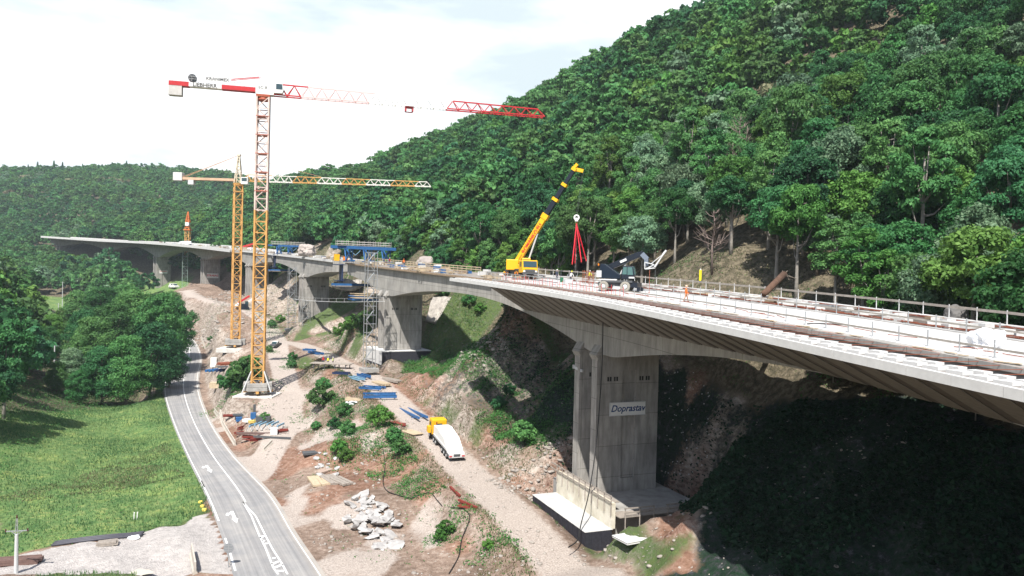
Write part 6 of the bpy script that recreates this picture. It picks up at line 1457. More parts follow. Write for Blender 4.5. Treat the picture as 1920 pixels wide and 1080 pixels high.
mb = MB(); mb.beam((-1.8, 0, 2.6), (2.6, 0, 5.6), .7, .8); mb.build('boom', REDC, DR); mb = MB(); mb.beam((1.2, .3, 2.6), (3.8, .3, 4.4), .8, .6); mb.beam((3.8, .3, 4.4), (6.0, .3, 3.6), .5); mb.build('feed_arm', WHT, DR); mb = MB(); mb.box((1.6, -.8, 2.8), (1.3, 1.0, 1.2)); mb.build('cab', GLASS, DR)
q = deck_at(466, 468)[0]; DC = thing('loader_crane', 'folded red and white loader crane standing on the far deck', 'crane', q, R(10)); mb = MB(); mb.beam((-2.8, 0, 1.4), (3.4, 0, 3.4), .7, .8); mb.beam((-2.6, .5, .6), (1.6, .5, 1.8), .7, .7); mb.build('boom', REDC, DC); mb = MB(); mb.box((-.5, 0, .5), (4, 2, 1)); mb.build('base', WHT, DC)
# ------------------------------------------------------------------ people
def person(loc, rz, label, top, legs_m=DARKF, helmet=WHT, pose='stand', k=1.0):
    t = thing('person', label, 'person', loc, rz); t.scale = (k,) * 3
    st = .22 if pose == 'walk' else .04; lean = .25 if pose == 'bend' else 0.0
    J = {'pel': (0, 0, .95), 'ch': (lean * .6, 0, 1.32), 'nk': (lean, 0, 1.50), 'hd': (lean + .03, 0, 1.66)}
    pts = [J['pel'], J['ch'], J['nk'], (lean + .01, 0, 1.57), J['hd'], (lean + .02, 0, 1.74)]; rad = [.15, .17, .06, .055, .095, .07]; ed = [(0, 1), (1, 2), (2, 3), (3, 4), (4, 5)]
    for sg in (-1, 1):
        n0 = len(pts); fx_ = st * sg
        pts += [(0, .10 * sg, .88), (fx_ * .5 + .02, .11 * sg, .50), (fx_ * 1.0 - .02, .11 * sg, .09), (fx_ * 1.0 + .14, .12 * sg, .04)]; rad += [.10, .07, .05, .045]; ed += [(0, n0), (n0, n0 + 1), (n0 + 1, n0 + 2), (n0 + 2, n0 + 3)]
        n0 = len(pts); ar = .18 if pose != 'stand' else .03
        hx, hz = lean + ar + .06, .86
        pts += [(lean * .9, .19 * sg, 1.43), (lean + ar * .3 - .02, .25 * sg, 1.14), (hx, .25 * sg, hz + .04), (hx + .01, .25 * sg, hz - .04)]; rad += [.062, .045, .032, .034]; ed += [(1, n0), (n0, n0 + 1), (n0 + 1, n0 + 2), (n0 + 2, n0 + 3)]
        for f in range(4):
            m0 = len(pts); yy = .25 * sg; pts += [(hx - .025 + f * .02, yy, hz - .10 - .008 * (1.5 - abs(f - 1.5))), (hx - .02 + f * .018, yy - .012 * sg, hz - .15 + .01 * abs(f - 1.5))]; rad += [.010, .008]; ed += [(n0 + 3, m0), (m0, m0 + 1)]
        m0 = len(pts); pts += [(hx + .045, .25 * sg, hz - .06), (hx + .055, .245 * sg, hz - .10)]; rad += [.011, .009]; ed += [(n0 + 3, m0), (m0, m0 + 1)]
    me = bpy.data.meshes.new('body'); me.from_pydata(pts, ed, []); o = bpy.data.objects.new('body_tmp', me); COL.objects.link(o); o.modifiers.new('s', 'SKIN')
    for v, r in zip(me.skin_vertices[0].data, rad): v.radius = (r, r); v.use_root = False
    me.skin_vertices[0].data[0].use_root = True; sb_ = o.modifiers.new('d', 'SUBSURF'); sb_.levels = 1; sb_.render_levels = 1
    bpy.context.view_layer.update(); m2_ = bpy.data.meshes.new_from_object(o.evaluated_get(bpy.context.evaluated_depsgraph_get())); bpy.data.objects.remove(o)
    m2_.materials.clear(); [m2_.materials.append(x) for x in (SKIN, top, legs_m, BLK)]
    for p_ in m2_.polygons:
        c = p_.center; mi = 0
        if c.z < .10: mi = 3
        elif abs(c.y) < .19 and c.z < .94: mi = 2
        elif c.z < 1.50 and not (abs(c.y) > .2 and c.z < .93): mi = 1
        p_.material_index = mi; p_.use_smooth = True
    b_ = bpy.data.objects.new('body', m2_); COL.objects.link(b_); b_.parent = t
    mb = MB(); cx0 = lean + .02; prof = [(1.0, 1.70), (.96, 1.76), (.7, 1.82), (.3, 1.85)]
    n_ = 12; vs = [(cx0 + math.cos(2 * math.pi * k_ / n_) * .125 * a_, math.sin(2 * math.pi * k_ / n_) * .105 * a_, z_) for a_, z_ in prof for k_ in range(n_)]
    mb.add(vs, [(i * n_ + j, i * n_ + (j + 1) % n_, (i + 1) * n_ + (j + 1) % n_, (i + 1) * n_ + j) for i in range(3) for j in range(n_)] + [tuple(range(3 * n_, 4 * n_)), tuple(range(n_ - 1, -1, -1))]); mb.box((cx0 + .13, 0, 1.705), (.09, .14, .015)); mb.build('helmet', helmet, t, smooth=False)
    mb = MB(); mb.box((cx0 + .095, 0, 1.645), (.03, .022, .04)); mb.build('nose', SKIN, t); mb = MB(); mb.box((cx0 + .088, .035, 1.675), (.015, .02, .012)); mb.box((cx0 + .088, -.035, 1.675), (.015, .02, .012)); mb.build('eyes', BLK, t)
    return t
q = deck_at(1286, 567)[0]; person(q + Vector((0, 0, .06)), R(-20), 'worker in full orange clothing and pale helmet walking on the white slab', ORNG, mat('faded_orange_fabric', (.45, .22, .12), .9), mat('pale_orange_helmet', (.85, .55, .4)), 'walk')
for (px, py, lb, m_, h_, ps) in ((1044, 526, 'worker in dark clothes and white helmet right of the yellow crane', DARKF, WHT, 'stand'), (1070, 530, 'worker in white shirt bending near the red slings', WHT, YVEST, 'bend'), (1104, 529, 'worker in yellow vest behind the starter bars', YVEST, WHT, 'bend'), (757, 499, 'worker in orange on the cluttered middle deck', ORNG, ORNG, 'stand'), (730, 496, 'worker in red shirt leaning over deck timbers', REDC, WHT, 'bend')):
    q = deck_at(px, py); q = q[0] if q else P(px, py, 110); person(q + Vector((0, 0, .05)), R(-60), lb, m_, DARKF, h_, ps)
for k, (px, py, lb, m_) in enumerate(((606, 683, 'worker in red standing by the timber platform', REDC), (615, 684, 'worker in yellow vest in the middle of three by the platform', YVEST), (624, 684, 'worker in pale yellow vest nearest the blue beams', mat('pale_vest', (.55, .62, .25))))):
    person(G(px, py), R(-100 + 40 * k), lb, m_, DARKF, WHT if k else REDC, 'stand', 1.1)
# ------------------------------------------------------------------ deck rails and clutter
def rail(name, label, s0, s1, off, step, h, m_post, m_plank, planks, pw=.14, dz=.05):
    t = thing(name, label, 'railing', BT((s0 + s1) / 2, off, 0)); base = Vector(t.location)
    pm = MB(); pm.box((0, 0, h / 2), (.07, .07, h)); pm.box((0, 0, .02), (.2, .2, .04)); po = None; s = s0
    while s < s1:
        p = BT(s, off, dz) - base
        if po is None: po = pm.build('post', m_post, t); po.location = p
        else: c = bpy.data.objects.new('post', po.data); COL.objects.link(c); c.parent = t; c.location = p
        s += step
    for z, th in planks:
        mb = MB(); n_ = int((s1 - s0) / step)
        for k in range(n_):
            a_ = BT(s0 + k * step, off, dz + z + rr_.uniform(-.02, .02)) - base; b_ = BT(s0 + (k + 1) * step, off, dz + z + rr_.uniform(-.02, .02)) - base
            mb.beam(a_, b_, th, pw if th < pw else th) if th < pw else mb.beam(a_, b_, th)
        mb.build('plank', m_plank, t)
PLG = mat('grey_plank', (.36, .33, .29), .8, noise=.3, nscale=2)
rail('deck_guardrail', 'row of steel posts with one grey plank along the left side of the white slab', -66, 12, 1.1, 2.6, 1.1, GALV, PLG, [(.55, .04)])
rail('deck_guardrail', 'long timber topped railing along the far right edge of the deck', -66, 60, 16.4, 2.9, 1.25, LGREY, PLG, [(1.05, .05)], .22)
rail('deck_guardrail', 'middle row of posts between the white slab and the rough right side', -66, 30, 9.2, 2.9, 1.05, GALV, PLG, [(.5, .04)])
rail('deck_guardrail', 'grey tube railing near the yellow mobile crane', 14, 40, .5, 1.6, 1.2, GALV, GALV, [(.6, .05), (1.15, .05)])
rail('deck_guardrail', 'timber railing along the middle deck beyond the yellow crane', 60, 132, 8.6, 2.4, 1.15, TIMB, TIMB, [(1.05, .05), (.55, .05)], .18)
rail('deck_guardrail', 'rough timber railing on the left edge of the second cantilever', 48, 132, .1, 2.2, 1.1, TIMG, TIMB, [(1.0, .05), (.5, .05)], .14)
rail('deck_guardrail', 'timber railing on the deck behind the small form traveller', 152, 226, .1, 2.6, 1.1, TIMG, TIMG, [(1.0, .05), (.5, .05)], .14)
rail('deck_guardrail', 'thin rail on the finished far deck', 245, 330, -.2, 3.5, 1.1, LGREY, LGREY, [(1.0, .06)], .12)
# stacks of material on the deck: every stack one thing
crg = random.Random(21)
CMAT = [('timber_stack', TIMB, 'pale sawn timber stack'), ('timber_stack', TIMG, 'grey weathered timber stack'), ('formwork_stack', FORM, 'brown formwork sheet pile'), ('material_crate', WHT, 'white material crate'), ('material_crate', BLUE, 'blue steel crate'), ('reinforcement_bundle', REBAR, 'rusty reinforcement bundle'), ('concrete_block', CONCL, 'pale concrete block'), ('steel_beam', GALV, 'grey steel beam pair')]
cused = {}
def clutter(s, off, kind, L_, W2, H_, where, rot=None):
    nm, m_, lb = CMAT[kind]; d = BDIR(s); a = math.atan2(d.y, d.x) + (rot if rot is not None else crg.choice([0, math.pi / 2]) + crg.uniform(-.3, .3))
    o = bpy.data.objects.new(nm, None); mb = MB()
    if kind in (0, 1, 2):
        n_ = max(2, int(H_ / .12)); 
        for k in range(n_):
            for j in range(3): mb.box((crg.uniform(-.15, .15), (j - 1) * W2 / 3.05, .07 + k * .125), (L_ * crg.uniform(.8, 1), W2 / 3.3, .10))
    elif kind == 5:
        for k in range(9): mb.beam((-L_ / 2 + crg.uniform(-.3, .3), crg.uniform(-W2, W2) / 3, .05 + .05 * (k % 4)), (L_ / 2, crg.uniform(-W2, W2) / 3, .05 + .05 * (k % 4)), .05)
    elif kind == 7:
        for y in (-.25, .25): mb.beam((-L_ / 2, y, .12), (L_ / 2, y, .12), .18, .24)
    else:
        mb.box((0, 0, H_ / 2 + .08), (min(L_, 1.6), W2, H_)); mb.box((0, 0, .04), (min(L_, 1.6) * 1.05, W2 * 1.05, .08)); mb.box((0, 0, H_ + .1), (min(L_, 1.6) * 1.04, W2 * 1.04, .05))
    o2 = mb.build(nm, m_); o2.location = BT(s, off, .05 if off < 8.5 else .02); o2.rotation_euler = (0, 0, a)
    side = 'left edge' if off < 2.5 else 'middle' if off < 6 else 'right side' if off < 9 else 'right wing'
    b_ = f'{lb} {where}, {side}'; k = cused.get(b_, 0); cused[b_] = k + 1
    ords = ['', ', second', ', third', ', fourth', ', fifth', ', sixth', ', seventh', ', eighth']
    tag(o2, b_ + ords[min(k, 7)], nm.replace('_', ' ').split()[-1], 'building materials lying on the deck')
    return o2
for (sa, sb, n_, where) in ((33, 60, 26, 'on the deck left of the yellow crane'), (60, 95, 34, 'on the middle deck near the outcrop'), (95, 124, 20, 'on the deck in front of the blue traveller'), (153, 222, 26, 'on the deck between the two travellers'), (246, 330, 22, 'on the deck beyond the crane masts'), (330, 470, 26, 'on the finished far deck')):
    for k in range(n_):
        kd = crg.choice([0, 0, 1, 2, 3, 4, 5, 6, 7, 7, 0, 3]); clutter(crg.uniform(sa, sb), crg.uniform(.6, 8.2) if sa < 300 else crg.uniform(-6, 8), kd, crg.uniform(1.5, 4.5), crg.uniform(.5, 1.3), crg.uniform(.25, .9) * (1 if sa < 200 else 1.5), where)
for k in range(16): clutter(crg.uniform(-60, 25), crg.uniform(10.2, 15), crg.choice([0, 1, 2, 7]), crg.uniform(1.5, 4), crg.uniform(.4, .9), .2, 'on the rough right wing', 0)
# bright boxes by the big traveller, wrapped bundle, grey box
def small(nm, lb, cat, loc, size, m_, rz=0, bev=.04):
    mb = MB(); mb.box((0, 0, size[2] / 2), size); mb.box((0, 0, size[2] + .03), (size[0] * 1.03, size[1] * 1.03, .06)); mb.box((0, 0, .03), (size[0] * .9, size[1] * 1.02, .06)); o = mb.build(nm, m_, None, bevel=bev); o.location = loc; o.rotation_euler = (0, 0, rz); tag(o, lb, cat); return o
small('generator_box', 'yellow generator box left of the large blue traveller', 'generator', BT(151.5, 1.5, .05), (1.6, 1.3, 2.0), YEL, .5)
small('generator_box', 'small orange box right beside the yellow generator', 'generator', BT(150.8, 4.0, .05), (1.3, 1.0, 1.2), ORL, .5)
small('water_tank', 'grey water tank on the middle deck near the rail', 'tank', deck_at(790, 494)[0], (1.4, 1.1, 1.1), LGREY, .4, .12)
small('tool_chest', 'blue tool chest at the left edge of the middle deck', 'chest', deck_at(757, 505)[0], (1.2, .7, .6), BLUE, .2)
small('mixing_tub', 'pale grey tub near the worker beside the red slings', 'tub', deck_at(1065, 536)[0], (1.2, 1.0, .9), LGREY, .3)
small('green_bin', 'small dark green bin beside the pale tub', 'bin', deck_at(1053, 530)[0], (.5, .5, .8), mat('dark_green_plastic', (.02, .12, .06), .5))
def crumple(nm, lb, cat, loc, size, m_, seed, rz=0):
    from mathutils import noise as mn
    import bmesh
    bm = bmesh.new(); bmesh.ops.create_icosphere(bm, subdivisions=4, radius=.5)
    for v in bm.verts:
        p_ = v.co * 4 + Vector((seed, 0, 0)); c = v.co; k = max(abs(c.x), abs(c.y), abs(c.z)); c = c * .45 + c.normalized() * (.5 * .5 / max(k, .25)) * .55 * .9; v.co = c * (1 + .22 * mn.noise(p_) + .12 * mn.noise(p_ * 2.6)); v.co.z = max(v.co.z, -.42)
    me = bpy.data.meshes.new(nm); bm.to_mesh(me); bm.free(); me.materials.append(m_); o = bpy.data.objects.new(nm, me); COL.objects.link(o); o.location = loc; o.scale = size; o.rotation_euler = (0, 0, rz); tag(o, lb, cat); return o
q = deck_at(1850, 655)[0]; crumple('wrapped_bundle', 'large white plastic wrapped bundle standing on the white slab', 'bundle', q + Vector((0, 0, .62)), (2.1, 1.7, 1.5), PLAST, 1, .4)
q = P(350, 456, 452); crumple('wrapped_tank', 'long white wrapped tank on the far deck edge', 'tank', q, (8.5, 2.4, 2.6), PLAST, 2, -.6)
crumple('wrapped_pile', 'small white covered pile on the far deck', 'pile', BT(425, 1, 1.0), (4.5, 2, 2.4), PLAST, 3)
q = P(575, 470, 262); crumple('stone_heap', 'pale heap of stone beside the smaller form traveller', 'heap', q, (6, 5, 4.5), mat('pale_rock', (.42, .37, .34), .95, noise=.3, nscale=.6, bump=.6), 5)
# rebar frame posts
for k, (px, py) in enumerate(((1097, 532), (1108, 534))):
    q = deck_at(px, py); q = q[0]; t = thing('rebar_cage', ['tall red rebar cage left of its twin near the slings', 'tall red rebar cage right of its twin near the slings'][k], 'rebar cage', q, .3); mb = MB()
    for x, y in ((-.3, -.3), (.3, -.3), (.3, .3), (-.3, .3)): mb.beam((x, y, 0), (x, y, 2.1), .06)
    for z in (.4, .9, 1.4, 1.9):
        for a_, b_ in (((-.3, -.3), (.3, -.3)), ((.3, -.3), (.3, .3)), ((.3, .3), (-.3, .3)), ((-.3, .3), (-.3, -.3))): mb.beam((*a_, z), (*b_, z), .05)
    mb.build('cage', REBAR, t)
q = P(1217, 548, 86); dq = deck_at(1217, 550)[0]; t = thing('rebar_rod', 'thin rusty rod standing under the grey jib frame', 'rod', dq); mb = MB(); mb.beam((0, 0, 0), (0, 0, 3.0), .06); mb.box((0, 0, .05), (.3, .3, .1)); mb.build('rod', REBAR, t)
# blocks with cable on the pier side, bracket on near pier
t = thing('inspection_bracket', 'small white steel bracket fixed between the two near pier walls', 'bracket', B(4.0, -.2, P(1110, 700, 97).z)); mb = MB(); mb.beam((-.2, .6, 0), (-1.1, 2.0, .35), .3, .35); mb.box((-1.2, 2.1, .4), (.4, .4, .5)); mb.build('bracket', LGREY, t)
pw_ = []
for (px, py, Z) in ((1131, 575, 92), (1128, 700, 92.5), (1118, 830, 92), (1105, 920, 88), (1090, 980, 85), (1083, 1012, 82), (1066, 1026, 80)): pw_.append(P(px, py, Z))
mb = MB(); mb.path(crs(pw_, 5), .07, 6); o = mb.build('black_hose', BLKL); tag(o, 'black hose hanging from the deck down past the white ledge', 'hose')
# rock outcrop behind the deck and shotcrete walls
for k, (px, py, Z, sx, sz, lb) in enumerate(((735, 462, 196, 8, 7, 'tall pale rock outcrop right of the large form traveller'), (752, 478, 186, 7, 4, 'low rock step right of the tall outcrop'), (806, 482, 172, 9, 3.5, 'sloping pale rock face behind the timber railing'))):
    q = G(px, py + 14, Z) ; o = bpy.data.objects.new('rock_outcrop', boulder_mesh(k * 3 + 11, .9)); COL.objects.link(o); o.data.materials.clear(); o.data.materials.append(mat('pale_rock', (.42, .37, .34))); o.location = q; o.scale = (sx, sx * .8, sz * 1.6); o.rotation_euler = (0, 0, k); tag(o, lb, 'rock')
SHOT = mat('shotcrete', (.42, .39, .35), .9, noise=.45, nscale=.7, bump=.5, col2=(.20, .185, .17))
def wallpanel(name, lb, pts, Zs, m_, thick=.6, lean=0, ribs=0):
    top = [P(px, py, Z) for (px, py), Z in zip(pts[0], Zs[0])]; bot = [P(px, py, Z) for (px, py), Z in zip(pts[1], Zs[1])]; V = []; n_ = len(top); mr = 10; nc = (n_ - 1) * 8
    from mathutils import noise as mn
    for j in range(mr + 1):
        for i in range(nc + 1):
            u = i / 8; a = min(int(u), n_ - 2); f = u - a; tp_ = top[a].lerp(top[a + 1], f); bt_ = bot[a].lerp(bot[a + 1], f); q = tp_.lerp(bt_, j / mr); q += Vector((0, -1, .2)) * (mn.noise(q * .35) * .7 + mn.noise(q * 1.1) * .25 + (.35 * abs((i % 4) / 2 - 1) if ribs else 0)); V.append(q)
    F_ = [(j * (nc + 1) + i, j * (nc + 1) + i + 1, (j + 1) * (nc + 1) + i + 1, (j + 1) * (nc + 1) + i) for j in range(mr) for i in range(nc)]
    mb = MB(); mb.add(V, F_); o = mb.build(name, m_, None, smooth=True, fix=False); sd_ = o.modifiers.new('thick', 'SOLIDIFY'); sd_.thickness = thick; tag(o, lb, 'retaining wall'); return o
wallpanel('retaining_wall', 'pale ribbed shotcrete wall on the slope between the near piers', [[(812, 560), (835, 559), (862, 563), (886, 566)], [(797, 602), (822, 610), (852, 614), (870, 606)]], [[202, 200, 197, 194], [196, 194, 191, 190]], SHOT, ribs=1)
wallpanel('retaining_wall', 'pale shotcrete wall seen under the girder beyond the second pier', [[(628, 532), (645, 525), (662, 528), (680, 525)], [(622, 538), (642, 545), (662, 546), (678, 540)]], [[262, 260, 258, 256], [256, 254, 252, 250]], SHOT, ribs=1)
# yellow marker post, fallen timbers
q = G(1313, 526, 98); t = thing('marker_post', 'bright yellow marker post standing on the brown slope', 'post', q); mb = MB(); mb.tube((0, 0, -.1), (0, 0, 1.6), .2, .2, 10); mb.build('post', mat('bright_yellow', (.85, .75, .03), .5), t); mb = MB(); mb.tube((0, 0, 1.603), (0, 0, 1.8), .12, .1, 10); mb.build('cap', WHT, t)
# ------------------------------------------------------------------ site yard
def gbox(nm, lb, cat, px, py, size, m_, rz=0, grp=None, dz=0, bev=.03):
    p = G(px, py); o = small(nm, lb, cat, p + Vector((0, 0, dz)), size, m_, rz, bev)
    if grp: o['group'] = grp
    return o
def beams(nm, lb, cat, px, py, n_, L_, w, gap, m_, rz, grp=None, tilt=0, h=None, lvl=1):
    p = G(px, py); t = MB(); h = h or w
    for v in range(lvl):
        for k in range(n_):
            y = (k - (n_ - 1) / 2) * gap; t.beam((-L_ / 2 + crg.uniform(-.2, .2), y + crg.uniform(-.06, .06), h / 2 + .1 + v * h * 1.05), (L_ / 2 + crg.uniform(-.2, .2), y + crg.uniform(-.06, .06), h / 2 + .1 + v * h * 1.05), w, h)
    t.beam((-L_ * .3, -n_ * gap * .5, .06), (-L_ * .3, n_ * gap * .5, .06), .12); t.beam((L_ * .3, -n_ * gap * .5, .06), (L_ * .3, n_ * gap * .5, .06), .12)
    o = t.build(nm, m_); o.location = p; o.rotation_euler = (0, tilt, rz); tag(o, lb, cat, grp); return o
def iframe(nm, lb, px, py, L_, W2, m_, rz, h=.35, grp='blue steel frames of the traveller lying beside the track'):
    L_ *= .62; W2 *= .8; h *= .75
    p = G(px, py); t = thing(nm, lb, 'steel frame', p + Vector((0, 0, .05)), rz, grp)
    for (a_, b_) in (((-L_ / 2, -W2 / 2), (L_ / 2, -W2 / 2)), ((-L_ / 2, W2 / 2), (L_ / 2, W2 / 2))):
        mb = MB(); mb.beam((*a_, h), (*b_, h), .12, h * 1.4); mb.beam((*a_, h * .35), (*b_, h * .35), .24, .05); mb.beam((*a_, h * 1.7), (*b_, h * 1.7), .24, .05); mb.build('beam', m_, t)
    for k in range(3): x = (k - 1) * L_ * .42; mb = MB(); mb.beam((x, -W2 / 2, h), (x, W2 / 2, h), .14, .3); mb.build('cross_piece', m_, t)
iframe('girder_frame', 'big open blue portal frame nearest the truck', 712, 745, 10.5, 4.6, BLUE, R(12), .5)
iframe('girder_frame', 'long blue beams lying behind the portal frame', 698, 730, 8, 3.0, BLUE, R(-14), .35)
iframe('girder_frame', 'pale blue girder lying across the timber sleepers', 668, 712, 9, 1.6, BLUEP, R(-52), .4)
iframe('girder_frame', 'blue girder pair beside the pale blue one', 682, 708, 8, 1.4, BLUE, R(-55), .5)
iframe('girder_frame', 'dark blue frame at the end of the timber platform', 640, 703, 6, 1.6, NAVY, R(-10), .4)
iframe('girder_frame', 'narrow blue truss by the three workers', 592, 664, 11, 1.6, BLUE, R(-48), .45)
iframe('girder_frame', 'short blue truss up the track from the workers', 580, 658, 6, 1.4, BLUE, R(-20), .4)
beams('steel_beam_pair', 'two long blue beams lying in front of the truck cab', 'steel beams', 775, 778, 2, 10, .28, 1.6, BLUE, R(118), h=.4)
beams('timber_sleepers', 'row of short timber sleepers down the bank edge', 'timber', 665, 750, 7, 3.4, .22, .75, TIMB, R(5))
p = G(622, 690); t = thing('timber_platform', 'raised timber platform over a dark gap where three workers stand', 'platform', p + Vector((0, 0, .2)), R(-8)); mb = MB(); mb.box((0, 0, .9), (10, 3.2, .15)); mb.build('planks', TIMG, t); mb = MB()
for x in (-4, -1.3, 1.3, 4): mb.beam((x, -1.5, .7), (x, 1.5, .7), .2); mb.beam((x, -1.4, -.4), (x, -1.4, .7), .2); mb.beam((x, 1.4, -.4), (x, 1.4, .7), .2)
mb.build('support', DGREY, t)
crumple('plastic_sheet', 'crumpled white plastic sheet on the bank edge', 'sheet', G(662, 757) + Vector((0, 0, .1)), (3.2, 1.6, .9), PLAST, 8, .6)
beams('timber_stack', 'pale timber stack behind the blue girders', 'timber stack', 715, 722, 6, 5, .24, .3, TIMB, R(-50), lvl=2)
beams('timber_stack', 'grey timber stack nearest the second pier footing', 'timber stack', 735, 716, 5, 6, .24, .32, TIMG, R(-48), lvl=2)
t_ = MB(); p = G(748, 795)
for k in range(14): a = crg.uniform(0, .5); t_.path([(-2 + crg.uniform(-.4, .4), crg.uniform(-1, 1), .1), (-.6, crg.uniform(-1.2, .6) - .6, .2), (.8, crg.uniform(-.4, 1), .18), (2.2 + crg.uniform(-.5, .5), crg.uniform(-.2, .6), .1)], .07, 5)
o = t_.build('reinforcement_bundle', REDST); o.location = p; o.rotation_euler = (0, 0, R(-60)); tag(o, 'bent dark red reinforcement bars beside the track bushes', 'rebar')
beams('pallet_boards', 'pale flat boards lying left of the truck', 'boards', 772, 812, 4, 4.5, .5, .52, TIMB, R(-50), h=.08)
beams('red_beam', 'upper long dark red beam lying beside the truck track', 'beam', 853, 925, 1, 4.2, .28, .5, REDST, R(112), h=.25)
beams('red_beam', 'lower long dark red beam crossing the hose end', 'beam', 877, 948, 1, 4.0, .28, .5, REDST, R(128), h=.25)
beams('red_beam', 'short wide dark red plate beside the lower beam', 'beam', 872, 952, 2, 1.6, .35, .4, REDST, R(150), h=.12)
hp_ = [G(*q) + Vector((0, 0, .12)) for q in ((718, 845), (722, 875), (718, 905), (726, 922), (748, 932), (772, 937), (790, 930), (808, 928), (818, 940), (829, 953))]; mb = MB(); mb.path(crs(hp_, 4), .06, 6); o = mb.build('black_hose', BLKL); tag(o, 'black hose winding down the stony bank', 'hose')
hp_ = [G(*q) + Vector((0, 0, .12)) for q in ((845, 954), (868, 957), (880, 968), (878, 985), (866, 1012), (860, 1045), (842, 1078))]; mb = MB(); mb.path(crs(hp_, 4), .06, 6); o = mb.build('black_hose', BLKL); tag(o, 'black hose running down to the lower picture edge', 'hose')
# by the road
gbox('timber_crate', 'stacked pale timber pallets beside the road bend', 'pallets', 407, 727, (3.2, 2.2, 1.3), TIMB, .1)
for k in range(5):
    p = G(392 + k * 7, 697); t = MB(); t.tube((-1.3, 0, .42), (1.3, 0, .42), .40, .40, 14); t.tube((-1.34, 0, .42), (-1.30, 0, .42), .43, .43, 14); t.tube((1.30, 0, .42), (1.34, 0, .42), .43, .43, 14); o = t.build('steel_pipe', BLUE if k < 3 else NAVY); o.location = p; o.rotation_euler = (0, 0, R(70)); tag(o, ['first blue pipe counting from the road', 'second blue pipe counting from the road', 'third blue pipe counting from the road', 'dark blue pipe fourth from the road', 'dark blue pipe farthest from the road'][k], 'pipe', 'blue pipes beside the road')
gbox('white_tank', 'white upright tank behind the blue pipes', 'tank', 401, 688, (1.7, 1.7, 2.6), WHT, .2, bev=.2)
beams('scrap_beams', 'pile of rusty beams behind the roadside bushes', 'beams', 437, 684, 6, 7, .28, .4, REBAR, R(40), lvl=2)
beams('scrap_beams', 'pile of grey steel pieces beside the white tank', 'beams', 425, 690, 4, 4, .3, .5, DGREY, R(20))
def jersey(nm, lb, a, b_, h=.9, w=.5):
    p0, p1 = G(*a), G(*b_); t = thing(nm, lb, 'barrier', p0, 0); d = p1 - p0; n_ = max(1, int(d.length / 4)); 
    for k in range(n_):
        q0 = d * (k / n_) ; q1 = d * ((k + .985) / n_); w0 = onground(*(p0 + q0).xy) - p0; w1 = onground(*(p0 + q1).xy) - p0; x = (w1 - w0).normalized(); y = Vector((-x.y, x.x, 0)).normalized()
        mb = MB(); pr = [(-w / 2, -.1), (w / 2, -.1), (w / 2, .12), (w * .2, .35), (w * .16, h), (-w * .16, h), (-w * .2, .35), (-w / 2, .12)]; vs = [c + y * u + Vector((0, 0, v)) for c in (w0, w1) for u, v in pr]
        mb.add(vs, [tuple(range(8)), tuple(range(15, 7, -1))] + [(j, j + 8, (j + 1) % 8 + 8, (j + 1) % 8) for j in range(8)]); mb.build('segment', mat('barrier_concrete', (.50, .46, .40), .85, noise=.2, nscale=1.5), t)
jersey('concrete_barrier', 'long low concrete barrier between the road and the yard', (402, 772), (441, 836), .9)
jersey('concrete_barrier', 'short pale barrier at the far road bend', (377, 634), (385, 654), 1.0)
jersey('concrete_barrier', 'short concrete barrier beside the lay-by gravel', (359, 1042), (366, 1079), 1.3)
jersey('concrete_barrier', 'dark concrete piece lying at the yard corner', (494, 848), (510, 832), .7)
rg_ = thing('guardrail', 'grey metal guardrail at the inner road edge under the trees', 'guardrail', G(306, 726)); b0 = Vector(rg_.location); pts_ = [G(*q) - b0 for q in ((304, 728), (309, 708), (317, 690))]; mb = MB()
for a_, b_ in zip(pts_[:-1], pts_[1:]): mb.beam(a_ + Vector((0, 0, .8)), b_ + Vector((0, 0, .8)), .1, .35)
mb.build('rail', GALV, rg_)
for q_ in pts_: mb = MB(); mb.beam(q_, q_ + Vector((0, 0, .9)), .12); mb.build('post', GALV, rg_)
